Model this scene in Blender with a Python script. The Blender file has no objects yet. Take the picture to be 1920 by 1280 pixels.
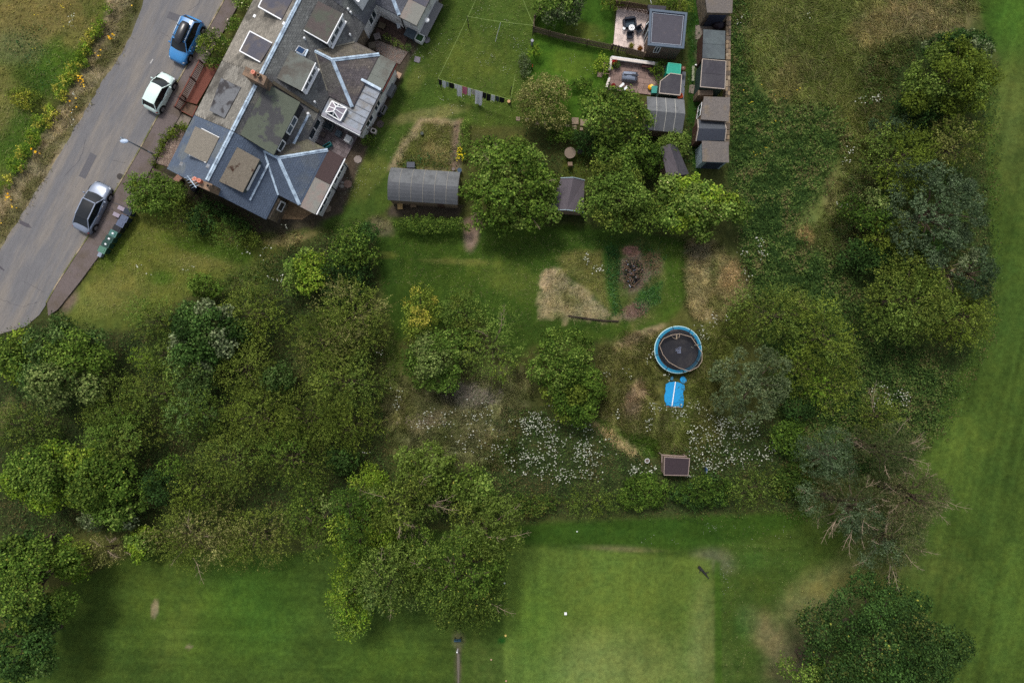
import bpy, math, random
import numpy as np
from mathutils import Vector

S = bpy.context.scene
COL = S.collection
H = 61.0                     # the drone's height over the ground in metres

# ---------------------------------------------------------------- camera
cam = bpy.data.objects.new('camera', bpy.data.cameras.new('camera'))
COL.objects.link(cam)
cam.location = (0, 0, H)
cam.rotation_euler = (0, 0, 0)
cam.data.sensor_width = 36.0
cam.data.lens = 24.0
cam.data.clip_end = 3000
S.camera = cam

# ---------------------------------------------------------------- sky and light (overcast)
W = bpy.data.worlds.new('World'); S.world = W; W.use_nodes = True
wn = W.node_tree
bg = wn.nodes['Background']
sky = wn.nodes.new('ShaderNodeTexSky')
sky.sky_type = 'NISHITA'; sky.sun_disc = False
SUN_EL, SUN_AZ = 58.0, -20.0     # azimuth: degrees clockwise from the picture's top
sky.sun_elevation = math.radians(SUN_EL)
sky.sun_rotation = math.radians(SUN_AZ)
sky.air_density = 1.0; sky.dust_density = 3.0
hsv = wn.nodes.new('ShaderNodeHueSaturation'); hsv.inputs['Saturation'].default_value = 0.45   # a grey overcast rather than a clear blue sky
wn.links.new(sky.outputs[0], hsv.inputs['Color']); wn.links.new(hsv.outputs[0], bg.inputs[0])
bg.inputs[1].default_value = 0.105
sl = bpy.data.lights.new('sun', 'SUN'); sl.energy = 1.5; sl.angle = math.radians(12)
sl.color = (1.0, 0.955, 0.88)
so = bpy.data.objects.new('sun', sl); COL.objects.link(so)
so.location = (-20, 40, 80)
az = math.radians(SUN_AZ); el = math.radians(SUN_EL)
sd = Vector((math.sin(az)*math.cos(el), math.cos(az)*math.cos(el), math.sin(el)))
so.rotation_euler = sd.to_track_quat('Z', 'Y').to_euler()
S.view_settings.view_transform = 'Standard'
S.view_settings.look = 'None'
S.view_settings.exposure = 0.6
S.view_settings.gamma = 1.0
S.view_settings.use_curve_mapping = False
S.cycles.use_denoising = False      # keep the leaf and gravel grain crisp
S.cycles.max_bounces = 5
S.cycles.diffuse_bounces = 3
S.cycles.transmission_bounces = 3
S.cycles.transparent_max_bounces = 6
S.cycles.caustics_reflective = False
S.cycles.caustics_refractive = False

# ---------------------------------------------------------------- helpers
def P(px, py, z=0.0):
    "photo pixel (1920 wide) and height -> a point in metres"
    k = (H - z)/1280.0
    return ((px-960)*k, (640-py)*k, z)

def C(r, g, b):
    f = lambda v: (v/255/12.92) if v/255 <= 0.04045 else ((v/255+0.055)/1.055)**2.4
    return (f(r), f(g), f(b))

def tag(o, label=None, cat=None, group=None, kind=None):
    if label: o['label'] = label
    if cat: o['category'] = cat
    if group: o['group'] = group
    if kind: o['kind'] = kind
    return o

class B:
    "collects verts and faces in world metres"
    def __init__(s): s.v = []; s.f = []; s.c = []
    def add(s, vs, fs, col=None):
        n = len(s.v); s.v += [tuple(p) for p in vs]; s.f += [tuple(i+n for i in f) for f in fs]
        if col is not None: s.c += [col]*len(fs)
        return s
    def prism(s, pts, z0, z1, col=None):
        "pts: 2-D polygon"
        n = len(pts)
        a = sum(pts[i][0]*pts[(i+1) % n][1]-pts[(i+1) % n][0]*pts[i][1] for i in range(n))
        if a < 0: pts = pts[::-1]
        vs = [(p[0], p[1], z0) for p in pts]+[(p[0], p[1], z1) for p in pts]
        fs = [tuple(range(n))[::-1], tuple(range(n, 2*n))]+[(i, (i+1) % n, n+(i+1) % n, n+i) for i in range(n)]
        return s.add(vs, fs, col)
    def slab(s, pts, t, col=None):
        "3-D polygon thickened downwards"
        n = len(pts)
        a = sum(pts[i][0]*pts[(i+1) % n][1]-pts[(i+1) % n][0]*pts[i][1] for i in range(n))
        if a < 0: pts = pts[::-1]
        vs = [(p[0], p[1], p[2]-t) for p in pts]+[tuple(p) for p in pts]
        fs = [tuple(range(n))[::-1], tuple(range(n, 2*n))]+[(i, (i+1) % n, n+(i+1) % n, n+i) for i in range(n)]
        return s.add(vs, fs, col)
    def bar(s, a, b, w, h, col=None, up=(0, 0, 1)):
        a = Vector(a); b = Vector(b); d = (b-a)
        if d.length < 1e-6: return s
        d.normalize(); u = Vector(up)
        x = d.cross(u)
        if x.length < 1e-3: x = d.cross(Vector((1, 0, 0)))
        x.normalize(); y = x.cross(d)
        x *= w/2; y *= h/2
        vs = [a-x-y, a+x-y, a+x+y, a-x+y, b-x-y, b+x-y, b+x+y, b-x+y]
        return s.add(vs, [(3, 2, 1, 0), (4, 5, 6, 7), (0, 1, 5, 4), (1, 2, 6, 5), (2, 3, 7, 6), (3, 0, 4, 7)], col)
    def box(s, c, d, rz=0, col=None):
        "c: centre of the base, d: sizes"
        ca, sa = math.cos(rz), math.sin(rz)
        pts = [(c[0]+x*ca-y*sa, c[1]+x*sa+y*ca) for x, y in ((-d[0]/2, -d[1]/2), (d[0]/2, -d[1]/2), (d[0]/2, d[1]/2), (-d[0]/2, d[1]/2))]
        return s.prism(pts, c[2], c[2]+d[2], col)
    def cyl(s, a, b, r0, r1=None, n=10, col=None, cap=True):
        r1 = r0 if r1 is None else r1
        a = Vector(a); b = Vector(b); d = (b-a).normalized()
        x = d.orthogonal().normalized(); y = d.cross(x)
        vs = []
        for q, r in ((a, r0), (b, r1)):
            for i in range(n):
                t = 2*math.pi*i/n
                vs.append(q+x*(r*math.cos(t))+y*(r*math.sin(t)))
        fs = [(i, (i+1) % n, n+(i+1) % n, n+i) for i in range(n)]
        if cap: fs += [tuple(range(n))[::-1], tuple(range(n, 2*n))]
        return s.add(vs, fs, col)
    def tube(s, pts, rs, n=6, col=None):
        for i in range(len(pts)-1):
            s.cyl(pts[i], pts[i+1], rs[i], rs[i+1], n, col, True)
        return s
    def ball(s, c, r, nu=10, nv=6, sq=(1, 1, 1), col=None):
        vs = []; fs = []
        for j in range(nv+1):
            ph = math.pi*j/nv
            for i in range(nu):
                t = 2*math.pi*i/nu
                vs.append((c[0]+r*sq[0]*math.sin(ph)*math.cos(t), c[1]+r*sq[1]*math.sin(ph)*math.sin(t), c[2]+r*sq[2]*math.cos(ph)))
        for j in range(nv):
            for i in range(nu):
                fs.append((j*nu+i, (j+1)*nu+i, (j+1)*nu+(i+1) % nu, j*nu+(i+1) % nu))
        return s.add(vs, fs, col)

def root_loc(o):
    while o.parent is not None: o = o.parent
    return Vector(o.location)

def obj(name, b, mat, parent=None, smooth=False, loc=None):
    "ONE mesh object; parts keep the thing's origin"
    o0 = root_loc(parent) if parent is not None else Vector(loc if loc is not None else (0, 0, 0))
    me = bpy.data.meshes.new(name)
    me.from_pydata([(p[0]-o0.x, p[1]-o0.y, p[2]-o0.z) for p in b.v], [], b.f)
    me.materials.append(mat)
    if b.c and len(b.c) == len(b.f):
        at = me.attributes.new('col', 'FLOAT_COLOR', 'FACE')
        at.data.foreach_set('color', np.array([(c[0], c[1], c[2], 1.0) for c in b.c], dtype=np.float32).ravel())
    if smooth: me.shade_smooth()
    me.update()
    o = bpy.data.objects.new(name, me); COL.objects.link(o)
    if parent is not None: o.parent = parent
    else: o.location = o0
    return o

def thing(name, label, cat, loc, group=None):
    o = bpy.data.objects.new(name, None); COL.objects.link(o)
    o.location = loc; o.empty_display_size = 0.3
    return tag(o, label, cat, group)

def dup(root, loc, label=None, rz=None):
    r = root.copy(); COL.objects.link(r); r.location = loc
    if rz is not None: r.rotation_euler = (0, 0, rz)
    if label: r['label'] = label
    for ch in list(root.children):
        c = ch.copy(); COL.objects.link(c); c.parent = r
        for g in ch.children:
            d = g.copy(); COL.objects.link(d); d.parent = c
    return r

def qmesh(name, verts, nq, colors, mat, parent=None, k=4):
    "fast mesh of nq k-gons from a (nq*k,3) array with a colour per face"
    me = bpy.data.meshes.new(name)
    me.vertices.add(nq*k); me.vertices.foreach_set('co', verts.astype(np.float32).ravel())
    me.loops.add(nq*k); me.loops.foreach_set('vertex_index', np.arange(nq*k, dtype=np.int32))
    me.polygons.add(nq); me.polygons.foreach_set('loop_start', np.arange(0, nq*k, k, dtype=np.int32))
    try: me.polygons.foreach_set('loop_total', np.full(nq, k, dtype=np.int32))
    except Exception: pass
    me.update(calc_edges=True)
    at = me.attributes.new('col', 'FLOAT_COLOR', 'FACE')
    c4 = np.ones((nq, 4), dtype=np.float32); c4[:, :3] = colors
    at.data.foreach_set('color', c4.ravel())
    me.materials.append(mat)
    o = bpy.data.objects.new(name, me); COL.objects.link(o)
    if parent is not None: o.parent = parent
    return o

# ---------------------------------------------------------------- materials
def nd(nt, t, **kw):
    n = nt.nodes.new(t)
    for k, v in kw.items(): setattr(n, k, v)
    return n

_M = {}
def mat(name, col, rough=0.8, var=0.25, scale=6.0, bump=0.15, metal=0.0, spec=0.3, col2=None, scale2=1.2, thr=(0.45, 0.62), stretch=None, attr=False, fine=60.0, coat=0.0):
    "painted / weathered surface: base colour, mottling at two scales, optional stain colour with its own shape, fine bump"
    if name in _M: return _M[name]
    m = bpy.data.materials.new(name); m.use_nodes = True; nt = m.node_tree
    bs = nt.nodes['Principled BSDF']
    tc = nd(nt, 'ShaderNodeTexCoord'); mp = nd(nt, 'ShaderNodeMapping')
    nt.links.new(tc.outputs['Object'], mp.inputs[0])
    if stretch: mp.vector_type = 'TEXTURE'; mp.inputs['Rotation'].default_value = (0, 0, stretch[0]); mp.inputs['Scale'].default_value = (1/stretch[1], 1/stretch[2], 1)
    n1 = nd(nt, 'ShaderNodeTexNoise'); n1.inputs['Scale'].default_value = scale; n1.inputs['Detail'].default_value = 6; n1.inputs['Roughness'].default_value = 0.65
    n2 = nd(nt, 'ShaderNodeTexNoise'); n2.inputs['Scale'].default_value = scale2; n2.inputs['Detail'].default_value = 5; n2.inputs['Roughness'].default_value = 0.6
    n3 = nd(nt, 'ShaderNodeTexNoise'); n3.inputs['Scale'].default_value = fine; n3.inputs['Detail'].default_value = 2
    for n in (n1, n2, n3): nt.links.new(mp.outputs[0], n.inputs['Vector'])
    if attr:
        a = nd(nt, 'ShaderNodeAttribute'); a.attribute_name = 'col'; base = a.outputs['Color']
    else:
        rg = nd(nt, 'ShaderNodeRGB'); rg.outputs[0].default_value = (*col, 1); base = rg.outputs[0]
    if col2 is not None:
        rr = nd(nt, 'ShaderNodeValToRGB'); rr.color_ramp.elements[0].position = thr[0]; rr.color_ramp.elements[1].position = thr[1]
        nt.links.new(n2.outputs[0], rr.inputs[0])
        mx = nd(nt, 'ShaderNodeMix', data_type='RGBA'); mx.inputs['B'].default_value = (*col2, 1)
        nt.links.new(rr.outputs[0], mx.inputs['Factor']); nt.links.new(base, mx.inputs['A']); base = mx.outputs['Result']
    # brightness = 1 + var*(noise-0.5)*2 + small fine grain
    ma = nd(nt, 'ShaderNodeMath', operation='MULTIPLY_ADD'); ma.inputs[1].default_value = 2.6*var; ma.inputs[2].default_value = 1-1.3*var
    nt.links.new(n1.outputs[0], ma.inputs[0])
    mb = nd(nt, 'ShaderNodeMath', operation='MULTIPLY_ADD'); mb.inputs[1].default_value = 1.6*var; mb.inputs[2].default_value = -0.8*var
    nt.links.new(n3.outputs[0], mb.inputs[0])
    mc = nd(nt, 'ShaderNodeMath', operation='ADD'); nt.links.new(ma.outputs[0], mc.inputs[0]); nt.links.new(mb.outputs[0], mc.inputs[1])
    vm = nd(nt, 'ShaderNodeVectorMath', operation='SCALE')
    nt.links.new(base, vm.inputs[0]); nt.links.new(mc.outputs[0], vm.inputs['Scale'])
    nt.links.new(vm.outputs[0], bs.inputs['Base Color'])
    bs.inputs['Roughness'].default_value = rough
    bs.inputs['Metallic'].default_value = metal
    bs.inputs['Specular IOR Level'].default_value = spec
    if coat: bs.inputs['Coat Weight'].default_value = coat; bs.inputs['Coat Roughness'].default_value = 0.08
    if bump:
        bp = nd(nt, 'ShaderNodeBump'); bp.inputs['Strength'].default_value = bump; bp.inputs['Distance'].default_value = 0.03
        sm = nd(nt, 'ShaderNodeMath', operation='ADD'); nt.links.new(n1.outputs[0], sm.inputs[0]); nt.links.new(n3.outputs[0], sm.inputs[1])
        nt.links.new(sm.outputs[0], bp.inputs['Height']); nt.links.new(bp.outputs[0], bs.inputs['Normal'])
    _M[name] = m
    return m

def leaf_mat(name, trans=0.3, rough=0.55, spec=0.25):
    m = bpy.data.materials.new(name); m.use_nodes = True; nt = m.node_tree
    bs = nt.nodes['Principled BSDF']; out = nt.nodes['Material Output']
    a = nd(nt, 'ShaderNodeAttribute'); a.attribute_name = 'col'
    nt.links.new(a.outputs['Color'], bs.inputs['Base Color'])
    bs.inputs['Roughness'].default_value = rough; bs.inputs['Specular IOR Level'].default_value = spec
    tr = nd(nt, 'ShaderNodeBsdfTranslucent'); nt.links.new(a.outputs['Color'], tr.inputs[0])
    mx = nd(nt, 'ShaderNodeMixShader'); mx.inputs[0].default_value = trans
    nt.links.new(bs.outputs[0], mx.inputs[1]); nt.links.new(tr.outputs[0], mx.inputs[2]); nt.links.new(mx.outputs[0], out.inputs[0])
    return m

LEAF = leaf_mat('leaf', .22, .75, .06); BLADE = leaf_mat('grass_blade', 0.2, 0.8, 0.03)
BARK = mat('bark', C(86, 74, 60), 0.9, 0.3, 9, 0.5)
DEADWOOD = mat('dead_wood', C(150, 132, 112), 0.9, 0.3, 9, 0.4)

# ---------------------------------------------------------------- numpy noise and masks
def vnoise(x, y, cell, seed, octaves=3):
    out = np.zeros_like(x); amp = 1.0; tot = 0
    for o in range(octaves):
        rg = np.random.default_rng(seed+o*17); g = rg.random((256, 256))
        u = x/cell+1000.3; v = y/cell+1000.7
        iu = np.floor(u).astype(int); iv = np.floor(v).astype(int); fu = u-iu; fv = v-iv
        fu = fu*fu*(3-2*fu); fv = fv*fv*(3-2*fv)
        a = g[iu % 256, iv % 256]; b = g[(iu+1) % 256, iv % 256]; c = g[iu % 256, (iv+1) % 256]; d = g[(iu+1) % 256, (iv+1) % 256]
        out += amp*((a*(1-fu)+b*fu)*(1-fv)+(c*(1-fu)+d*fu)*fv); tot += amp
        amp *= 0.55; cell = cell/2.1
    return out/tot

def sdist(x, y, poly):
    "signed distance (positive inside) to a polygon, same units as the input"
    n = len(poly); d = np.full(x.shape, 1e9); ins = np.zeros(x.shape, bool)
    for i in range(n):
        x0, y0 = poly[i]; x1, y1 = poly[(i+1) % n]
        ex, ey = x1-x0, y1-y0; L = ex*ex+ey*ey+1e-9
        t = np.clip(((x-x0)*ex+(y-y0)*ey)/L, 0, 1)
        d = np.minimum(d, np.hypot(x-x0-t*ex, y-y0-t*ey))
        c = ((y0 > y) != (y1 > y))
        if y1 != y0: ins ^= c & (x < (x1-x0)*(y-y0)/(y1-y0)+x0)
    return np.where(ins, d, -d)

def sstep(d, w): 
    t = np.clip(d/w*0.5+0.5, 0, 1); return t*t*(3-2*t)

# ================================================================ GROUND
ROAD_L = [(330, -130), (285, -30), (270, 0), (250, 57), (221, 110), (216, 121), (193, 150), (175, 185), (140, 240), (97, 315), (40, 404), (0, 470), (-60, 560), (-140, 690)]
KERB = [(486, -130), (436, -28), (422, 0), (390, 57), (347, 132), (295, 222), (265, 277), (228, 340), (165, 446), (138, 486), (106, 536), (88, 568)]
PAVE_R = [(92, 592), (110, 580), (150, 530), (187, 480), (246, 394), (262, 360), (292, 305), (300, 285), (340, 215), (386, 118), (420, 60), (448, 10), (520, -130)]
GREEN_RECT = [(944, 1030), (985, 1025), (1140, 1033), (1225, 1042), (1336, 1048), (1341, 1700), (946, 1700)]
ROUGH_E = [(1830, -400), (1832, 0), (1850, 60), (1875, 110), (1850, 200), (1850, 320), (1862, 500), (1860, 600), (1800, 690), (1775, 720), (1752, 800), (1700, 850), (1700, 960), (1740, 1000)]

def axis(lo, hi, step, far):
    mid = list(np.arange(lo, hi+1e-6, step)); o = []
    d, q = step, hi
    while q < far: d *= 1.35; q += d; o.append(q)
    e = []; d, q = step, lo
    while q > -far: d *= 1.35; q -= d; e.append(q)
    return np.array(e[::-1]+mid+o)
gx = axis(-48, 48, 0.22, 1500); gy = axis(-33, 33, 0.22, 1500)
GX, GY = np.meshgrid(gx, gy)
fx = GX.ravel(); fy = GY.ravel()
px = fx*1280/H+960; py = 640-fy*1280/H
n1 = vnoise(px, py, 60, 1, 4)-0.5; n2 = vnoise(px, py, 14, 9, 3)-0.5; n3 = vnoise(px, py, 200, 21, 4)-0.5; n4 = vnoise(px, py, 7, 33, 2)-0.5
col = np.empty((fx.size, 3)); col[:] = C(70, 74, 38)
def dry(c):
    if c[1] > c[0]*1.15: return (c[0]*1.0, c[1]*1.0, c[2]*.86)
    return (min(255, c[0]*1.07), min(255, c[1]*1.12), min(255, c[2]*1.22)) if c[0] > c[1] and c[0] > 90 else c
def paint(c, poly, feather=8, wob=10, amt=1.0, dens=None):
    c = dry(c)
    s = sdist(px, py, poly)+n2*2*wob
    m = sstep(s, feather)*amt
    if dens is not None: m = m*dens
    col[:] = col*(1-m[:, None])+np.array(C(*c))*m[:, None]
def ell(c, x, y, rx, ry, rot=0, feather=0.35, wob=0.5, amt=1.0):
    c = dry(c)
    a = math.radians(rot); dx = px-x; dy = py-y
    u = (dx*math.cos(a)+dy*math.sin(a))/rx; v = (-dx*math.sin(a)+dy*math.cos(a))/ry
    m = sstep(1-np.hypot(u, v)+n2*wob+n1*wob*0.6, feather)*amt
    col[:] = col*(1-m[:, None])+np.array(C(*c))*m[:, None]
def streak(rot, cell, asp, seed):
    a = math.radians(rot); u = px*math.cos(a)+py*math.sin(a); v = -px*math.sin(a)+py*math.cos(a)
    return vnoise(u/asp, v, cell, seed, 2)-0.5

LAWN = (64, 82, 38); LAWND = (50, 70, 28)
# west field beyond the road and its dry verge
paint((84, 92, 40), [(-400, -400), (330, -400), (225, -10), (160, 85), (100, 190), (40, 280), (-400, 900)], 10, 8)
ell((108, 92, 52), 60, 30, 120, 60, -20, amt=.75); ell((58, 88, 30), 110, 120, 70, 40, -50, amt=.8); ell((54, 84, 30), 30, 260, 60, 60, -40, amt=.7)
ell((104, 92, 48), 150, 60, 40, 26, -40, amt=.7); ell((88, 98, 62), 30, 90, 50, 34, 0, .5, amt=.7); ell((52, 76, 30), 70, 150, 50, 24, 30, amt=.6); ell((106, 92, 50), -10, 190, 40, 70, 0, amt=.5)
paint((134, 116, 84), [(212, -60), (300, -60)]+[(x+5, y+3) for x, y in ROAD_L[2:]]+[(-140, 600), (0, 372), (60, 290), (132, 172), (192, 62)], 6, 8)
paint((70, 74, 38), [(262, -60), (300, -60), (280, -10), (262, 40), (238, 80), (214, 122), (196, 132), (180, 120), (222, 50), (240, 10)], 10, 12, .85)
for x, y, r in ((190, 165, 24), (150, 195, 20), (60, 355, 20), (20, 420, 30), (92, 290, 18), (130, 250, 16)): ell((76, 78, 40), x, y, r*1.6, r*.6, -55, amt=.7)
# back lawns
paint(LAWN, [(700, -200), (1004, -200), (1006, 50), (990, 238), (885, 235), (760, 330), (722, 400), (600, 425), (640, 330), (760, 130)], 6, 5)
ell((86, 96, 40), 880, 120, 60, 50, 20, .8, amt=.6); ell((94, 100, 50), 780, 150, 30, 14, -60, amt=.5); ell((96, 100, 48), 690, 330, 26, 50, 30, amt=.55); ell((106, 98, 58), 800, 215, 70, 12, -10, amt=.6)
ell((52, 78, 32), 830, 175, 90, 24, -10, .8, amt=.4)
paint((62, 92, 32), [(1004, 62), (1080, 78), (1150, 98), (1140, 150), (1100, 240), (1000, 235), (985, 130)], 5, 4)
ell((84, 98, 40), 1080, 120, 40, 26, 10, .6, amt=.6)
paint((50, 76, 26), [(1004, -80), (1156, -80), (1152, 85), (1080, 76), (1004, 52)], 4, 4)
ell((84, 88, 38), 1095, 60, 36, 16, 10, amt=.6)
paint((44, 70, 28), [(1292, -100), (1325, -100), (1312, 330), (1285, 330)], 6, 8)
paint((92, 84, 58), [(1304, 60), (1325, 60), (1318, 180), (1306, 178)], 6, 8, .7)
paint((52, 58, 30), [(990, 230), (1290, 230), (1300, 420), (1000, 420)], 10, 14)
ell((60, 70, 30), 1085, 310, 24, 40, 20, amt=.8)
# raised bed behind the long shed
paint((126, 110, 78), [(788, 222), (864, 224), (864, 322), (728, 318), (750, 272)], 5, 4)
paint((78, 82, 42), [(796, 231), (852, 234), (850, 318), (744, 314), (766, 268)], 5, 8)
ell((112, 98, 60), 820, 285, 30, 18, 20, amt=.7)
paint((100, 84, 66), [(850, 228), (862, 228), (860, 318), (846, 318)], 3, 2)
# ground round the houses
paint((72, 64, 54), [(410, 140), (520, -60), (860, -60), (700, 250), (640, 400), (590, 420), (520, 440), (300, 330)], 5, 3)
paint((60, 56, 44), [(300, 318), (340, 318), (520, 420), (600, 408), (610, 425), (480, 440), (320, 352)], 6, 6)
paint((70, 62, 52), [(722, 398), (740, 380), (870, 384), (860, 408), (730, 408)], 4, 5)
# the plot
paint(LAWND, [(600, 420), (720, 408), (1140, 425), (1290, 446), (1288, 560), (1240, 612), (1150, 640), (1000, 646), (960, 680), (900, 600), (740, 640), (700, 500)], 10, 8)
paint((54, 74, 28), [(720, 440), (1060, 470), (1000, 590), (900, 560), (760, 520)], 26, 20, .7)
ell((100, 102, 52), 850, 490, 65, 6, 2, amt=.6); ell((92, 96, 44), 720, 478, 22, 7, 0, amt=.6); ell((84, 94, 40), 960, 525, 60, 26, 20, .7, amt=.5)
ell((112, 92, 74), 884, 440, 13, 28, 5, .4, .25); ell((104, 86, 66), 886, 420, 22, 12, 0, .4, .3)
ell((96, 84, 60), 715, 425, 24, 16, 30, amt=.7); ell((120, 104, 64), 530, 452, 50, 10, -12, amt=.8)
paint((60, 80, 32), [(1225, 470), (1282, 455), (1286, 560), (1240, 615), (1150, 636), (1050, 640), (1160, 605), (1215, 590), (1245, 540)], 7, 5)
paint((134, 118, 84), [(1024, 508), (1042, 505), (1100, 545), (1160, 595), (1120, 598), (1062, 598), (1012, 592), (1010, 560)], 8, 14)
ell((86, 92, 46), 1070, 560, 26, 12, 30, amt=.6); ell((150, 126, 94), 1028, 525, 12, 18, 30, amt=.6); ell((78, 86, 42), 1045, 590, 16, 9, 0, amt=.5)
paint((94, 94, 50), [(1045, 485), (1075, 470), (1130, 470), (1140, 520), (1150, 590), (1100, 540), (1060, 510)], 7, 7)
ell((88, 88, 52), 1192, 530, 42, 70, -6, .6, 1.1, .8); ell((108, 88, 76), 1188, 512, 26, 34, 10, .5, 1.0, .8); ell((96, 80, 62), 1222, 495, 16, 20, 0, .6, .9, .7); ell((60, 78, 34), 1170, 548, 10, 26, 0, .6, .8, .7)
paint((52, 82, 36), [(1132, 455), (1158, 458), (1160, 585), (1148, 590), (1134, 520)], 6, 6)
paint((50, 84, 40), [(1200, 545), (1240, 530), (1236, 566), (1200, 590), (1188, 570)], 7, 7)
ell((152, 106, 88), 1184, 470, 14, 8, 0, .3, .7); ell((112, 88, 76), 1192, 582, 24, 12, -30, .5, .9); 
ell((24, 22, 25), 1186, 512, 18, 25, 8, .25, .9); ell((46, 66, 34), 1150, 500, 12, 34, 0, amt=.8)
paint((132, 116, 78), [(1290, 455), (1340, 455), (1365, 480), (1405, 505), (1410, 545), (1370, 590), (1335, 600), (1300, 590), (1286, 540)], 10, 12)
ell((164, 134, 92), 1375, 515, 28, 24, 20, amt=.75); ell((80, 88, 44), 1340, 510, 10, 30, 0, amt=.7); ell((100, 92, 74), 1310, 472, 24, 12, 0, amt=.6); ell((72, 90, 40), 1345, 570, 14, 16, 0, amt=.6)
paint((88, 90, 50), [(1140, 640), (1235, 620), (1225, 700), (1240, 800), (1300, 800), (1330, 620), (1370, 640), (1340, 780), (1330, 860), (1240, 860), (1130, 790), (1120, 680)], 16, 16)
paint((70, 80, 36), [(1310, 620), (1400, 560), (1400, 640), (1340, 700), (1300, 840), (1240, 840), (1270, 760), (1330, 680)], 16, 16, .8)
ell((136, 114, 84), 1200, 628, 44, 8, -22, amt=.7); ell((140, 112, 90), 1195, 745, 14, 40, 10, amt=.6); ell((128, 104, 84), 1180, 755, 10, 30, 20, amt=.6)
paint((96, 92, 58), [(725, 700), (790, 740), (900, 700), (1000, 700), (980, 780), (960, 880), (840, 870), (760, 850), (720, 790)], 22, 20)
ell((112, 104, 92), 880, 740, 50, 20, 0, amt=.6); ell((124, 108, 82), 800, 790, 40, 10, -30, amt=.6); ell((86, 88, 44), 760, 770, 20, 40, 0, amt=.6); ell((80, 88, 44), 840, 810, 30, 20, -40, amt=.5)
ell((60, 82, 34), 735, 680, 14, 50, 0, amt=.7); ell((96, 80, 50), 930, 830, 30, 20, 0, amt=.6)
paint((56, 82, 28), [(1090, 780), (1140, 790), (1180, 810), (1240, 820), (1236, 858), (1210, 860), (1160, 820), (1110, 800)], 5, 5)
paint((148, 124, 84), [(1110, 792), (1150, 805), (1195, 840), (1210, 864), (1180, 850), (1140, 826)], 6, 6)
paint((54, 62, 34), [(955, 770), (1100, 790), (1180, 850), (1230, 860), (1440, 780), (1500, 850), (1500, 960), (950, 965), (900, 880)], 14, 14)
# front garden of the plot
paint((84, 92, 40), [(250, 400), (300, 390), (480, 450), (520, 462), (430, 520), (300, 580), (240, 620), (90, 620), (130, 560), (190, 482)], 7, 6)
ell((58, 86, 28), 300, 520, 28, 13, 0, amt=.7); ell((54, 84, 26), 400, 468, 90, 18, 14, amt=.7); ell((104, 98, 48), 210, 545, 60, 30, -20, .8, amt=.6); ell((102, 96, 48), 370, 490, 60, 14, 6, .7, amt=.5); ell((62, 86, 30), 210, 470, 22, 40, 35, .6, amt=.6)
ell((104, 86, 66), 128, 566, 12, 24, 30, .5, .6)
paint((52, 58, 32), [(0, 620), (90, 600), (230, 630), (330, 580), (430, 520), (520, 470), (700, 430), (715, 640), (730, 900), (980, 880), (980, 980), (140, 1000), (60, 1100), (-300, 1100), (-300, 700)], 14, 12)  # dark thicket soil, painted darker still to deepen shade under the crowns
ell((72, 88, 42), 470, 520, 60, 26, -25, .6, amt=.8); ell((82, 86, 40), 500, 480, 30, 14, -25, amt=.6); ell((96, 90, 50), 8, 780, 14, 36, 20, amt=.7)
# the rough to the east
paint((98, 106, 56), [(1366, -300), (1835, -300), (1832, 10), (1700, 90), (1640, 200), (1600, 330), (1560, 420), (1500, 460), (1430, 420), (1390, 300)], 14, 14)
ell((134, 112, 76), 1720, 30, 90, 40, -8, .7, amt=.8); ell((128, 108, 68), 1630, 70, 50, 26, 30, amt=.6); ell((122, 106, 66), 1480, 150, 26, 60, 30, amt=.5); ell((134, 102, 64), 1510, 445, 18, 22, 0, amt=.8)
ell((68, 82, 40), 1540, 100, 40, 60, 0, .8, amt=.5)
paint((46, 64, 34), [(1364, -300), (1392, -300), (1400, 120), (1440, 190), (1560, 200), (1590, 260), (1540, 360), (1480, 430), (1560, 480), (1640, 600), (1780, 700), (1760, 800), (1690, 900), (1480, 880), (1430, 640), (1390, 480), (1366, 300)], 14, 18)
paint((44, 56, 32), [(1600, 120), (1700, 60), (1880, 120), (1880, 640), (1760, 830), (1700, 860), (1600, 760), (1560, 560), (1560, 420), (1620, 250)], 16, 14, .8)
ell((110, 92, 60), 1560, 360, 14, 40, 10, amt=.4); ell((78, 92, 44), 1610, 280, 20, 60, 15, amt=.6)
# mown golf course
st = streak(-78, 9, 30, 77); st2 = streak(60, 10, 24, 78)
paint((60, 78, 35), ROUGH_E+[(1700, 958), (1480, 960), (980, 985), (700, 1000), (540, 1040), (260, 1030), (100, 1110), (-400, 1500), (-400, 2200), (3200, 2200), (3200, -400)], 5, 3)
gm = sstep(sdist(px, py, ROUGH_E+[(1700, 958), (1480, 960), (980, 985), (700, 1000), (540, 1040), (260, 1030), (100, 1110), (-400, 1500), (-400, 2200), (3200, 2200), (3200, -400)]), 10)
ell((82, 100, 46), 1790, 860, 40, 90, 35, .9, amt=.7); ell((90, 100, 50), 1900, 230, 40, 120, 0, .9, amt=.55); ell((76, 100, 46), 1900, 1130, 60, 110, 10, .9, amt=.5); ell((50, 90, 32), 1895, 40, 50, 60, 0, .9, amt=.5)
ell((92, 100, 46), 1700, 1050, 90, 50, 10, .9, amt=.4)
ell((104, 100, 60), 1540, 1130, 90, 46, -35, .8, amt=.85); ell((110, 96, 62), 1440, 1190, 50, 24, 50, .8, amt=.7); ell((100, 88, 58), 1500, 1240, 60, 50, -30, .7, amt=.85); ell((96, 96, 50), 1600, 1090, 90, 20, -12, .7, amt=.7)
ell((50, 86, 42), 1400, 1165, 22, 30, 0, .6, amt=.5); ell((52, 86, 40), 1410, 1050, 24, 22, 0, .8, amt=.35); ell((54, 84, 40), 1470, 1050, 40, 30, 0, .9, amt=.3)
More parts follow.
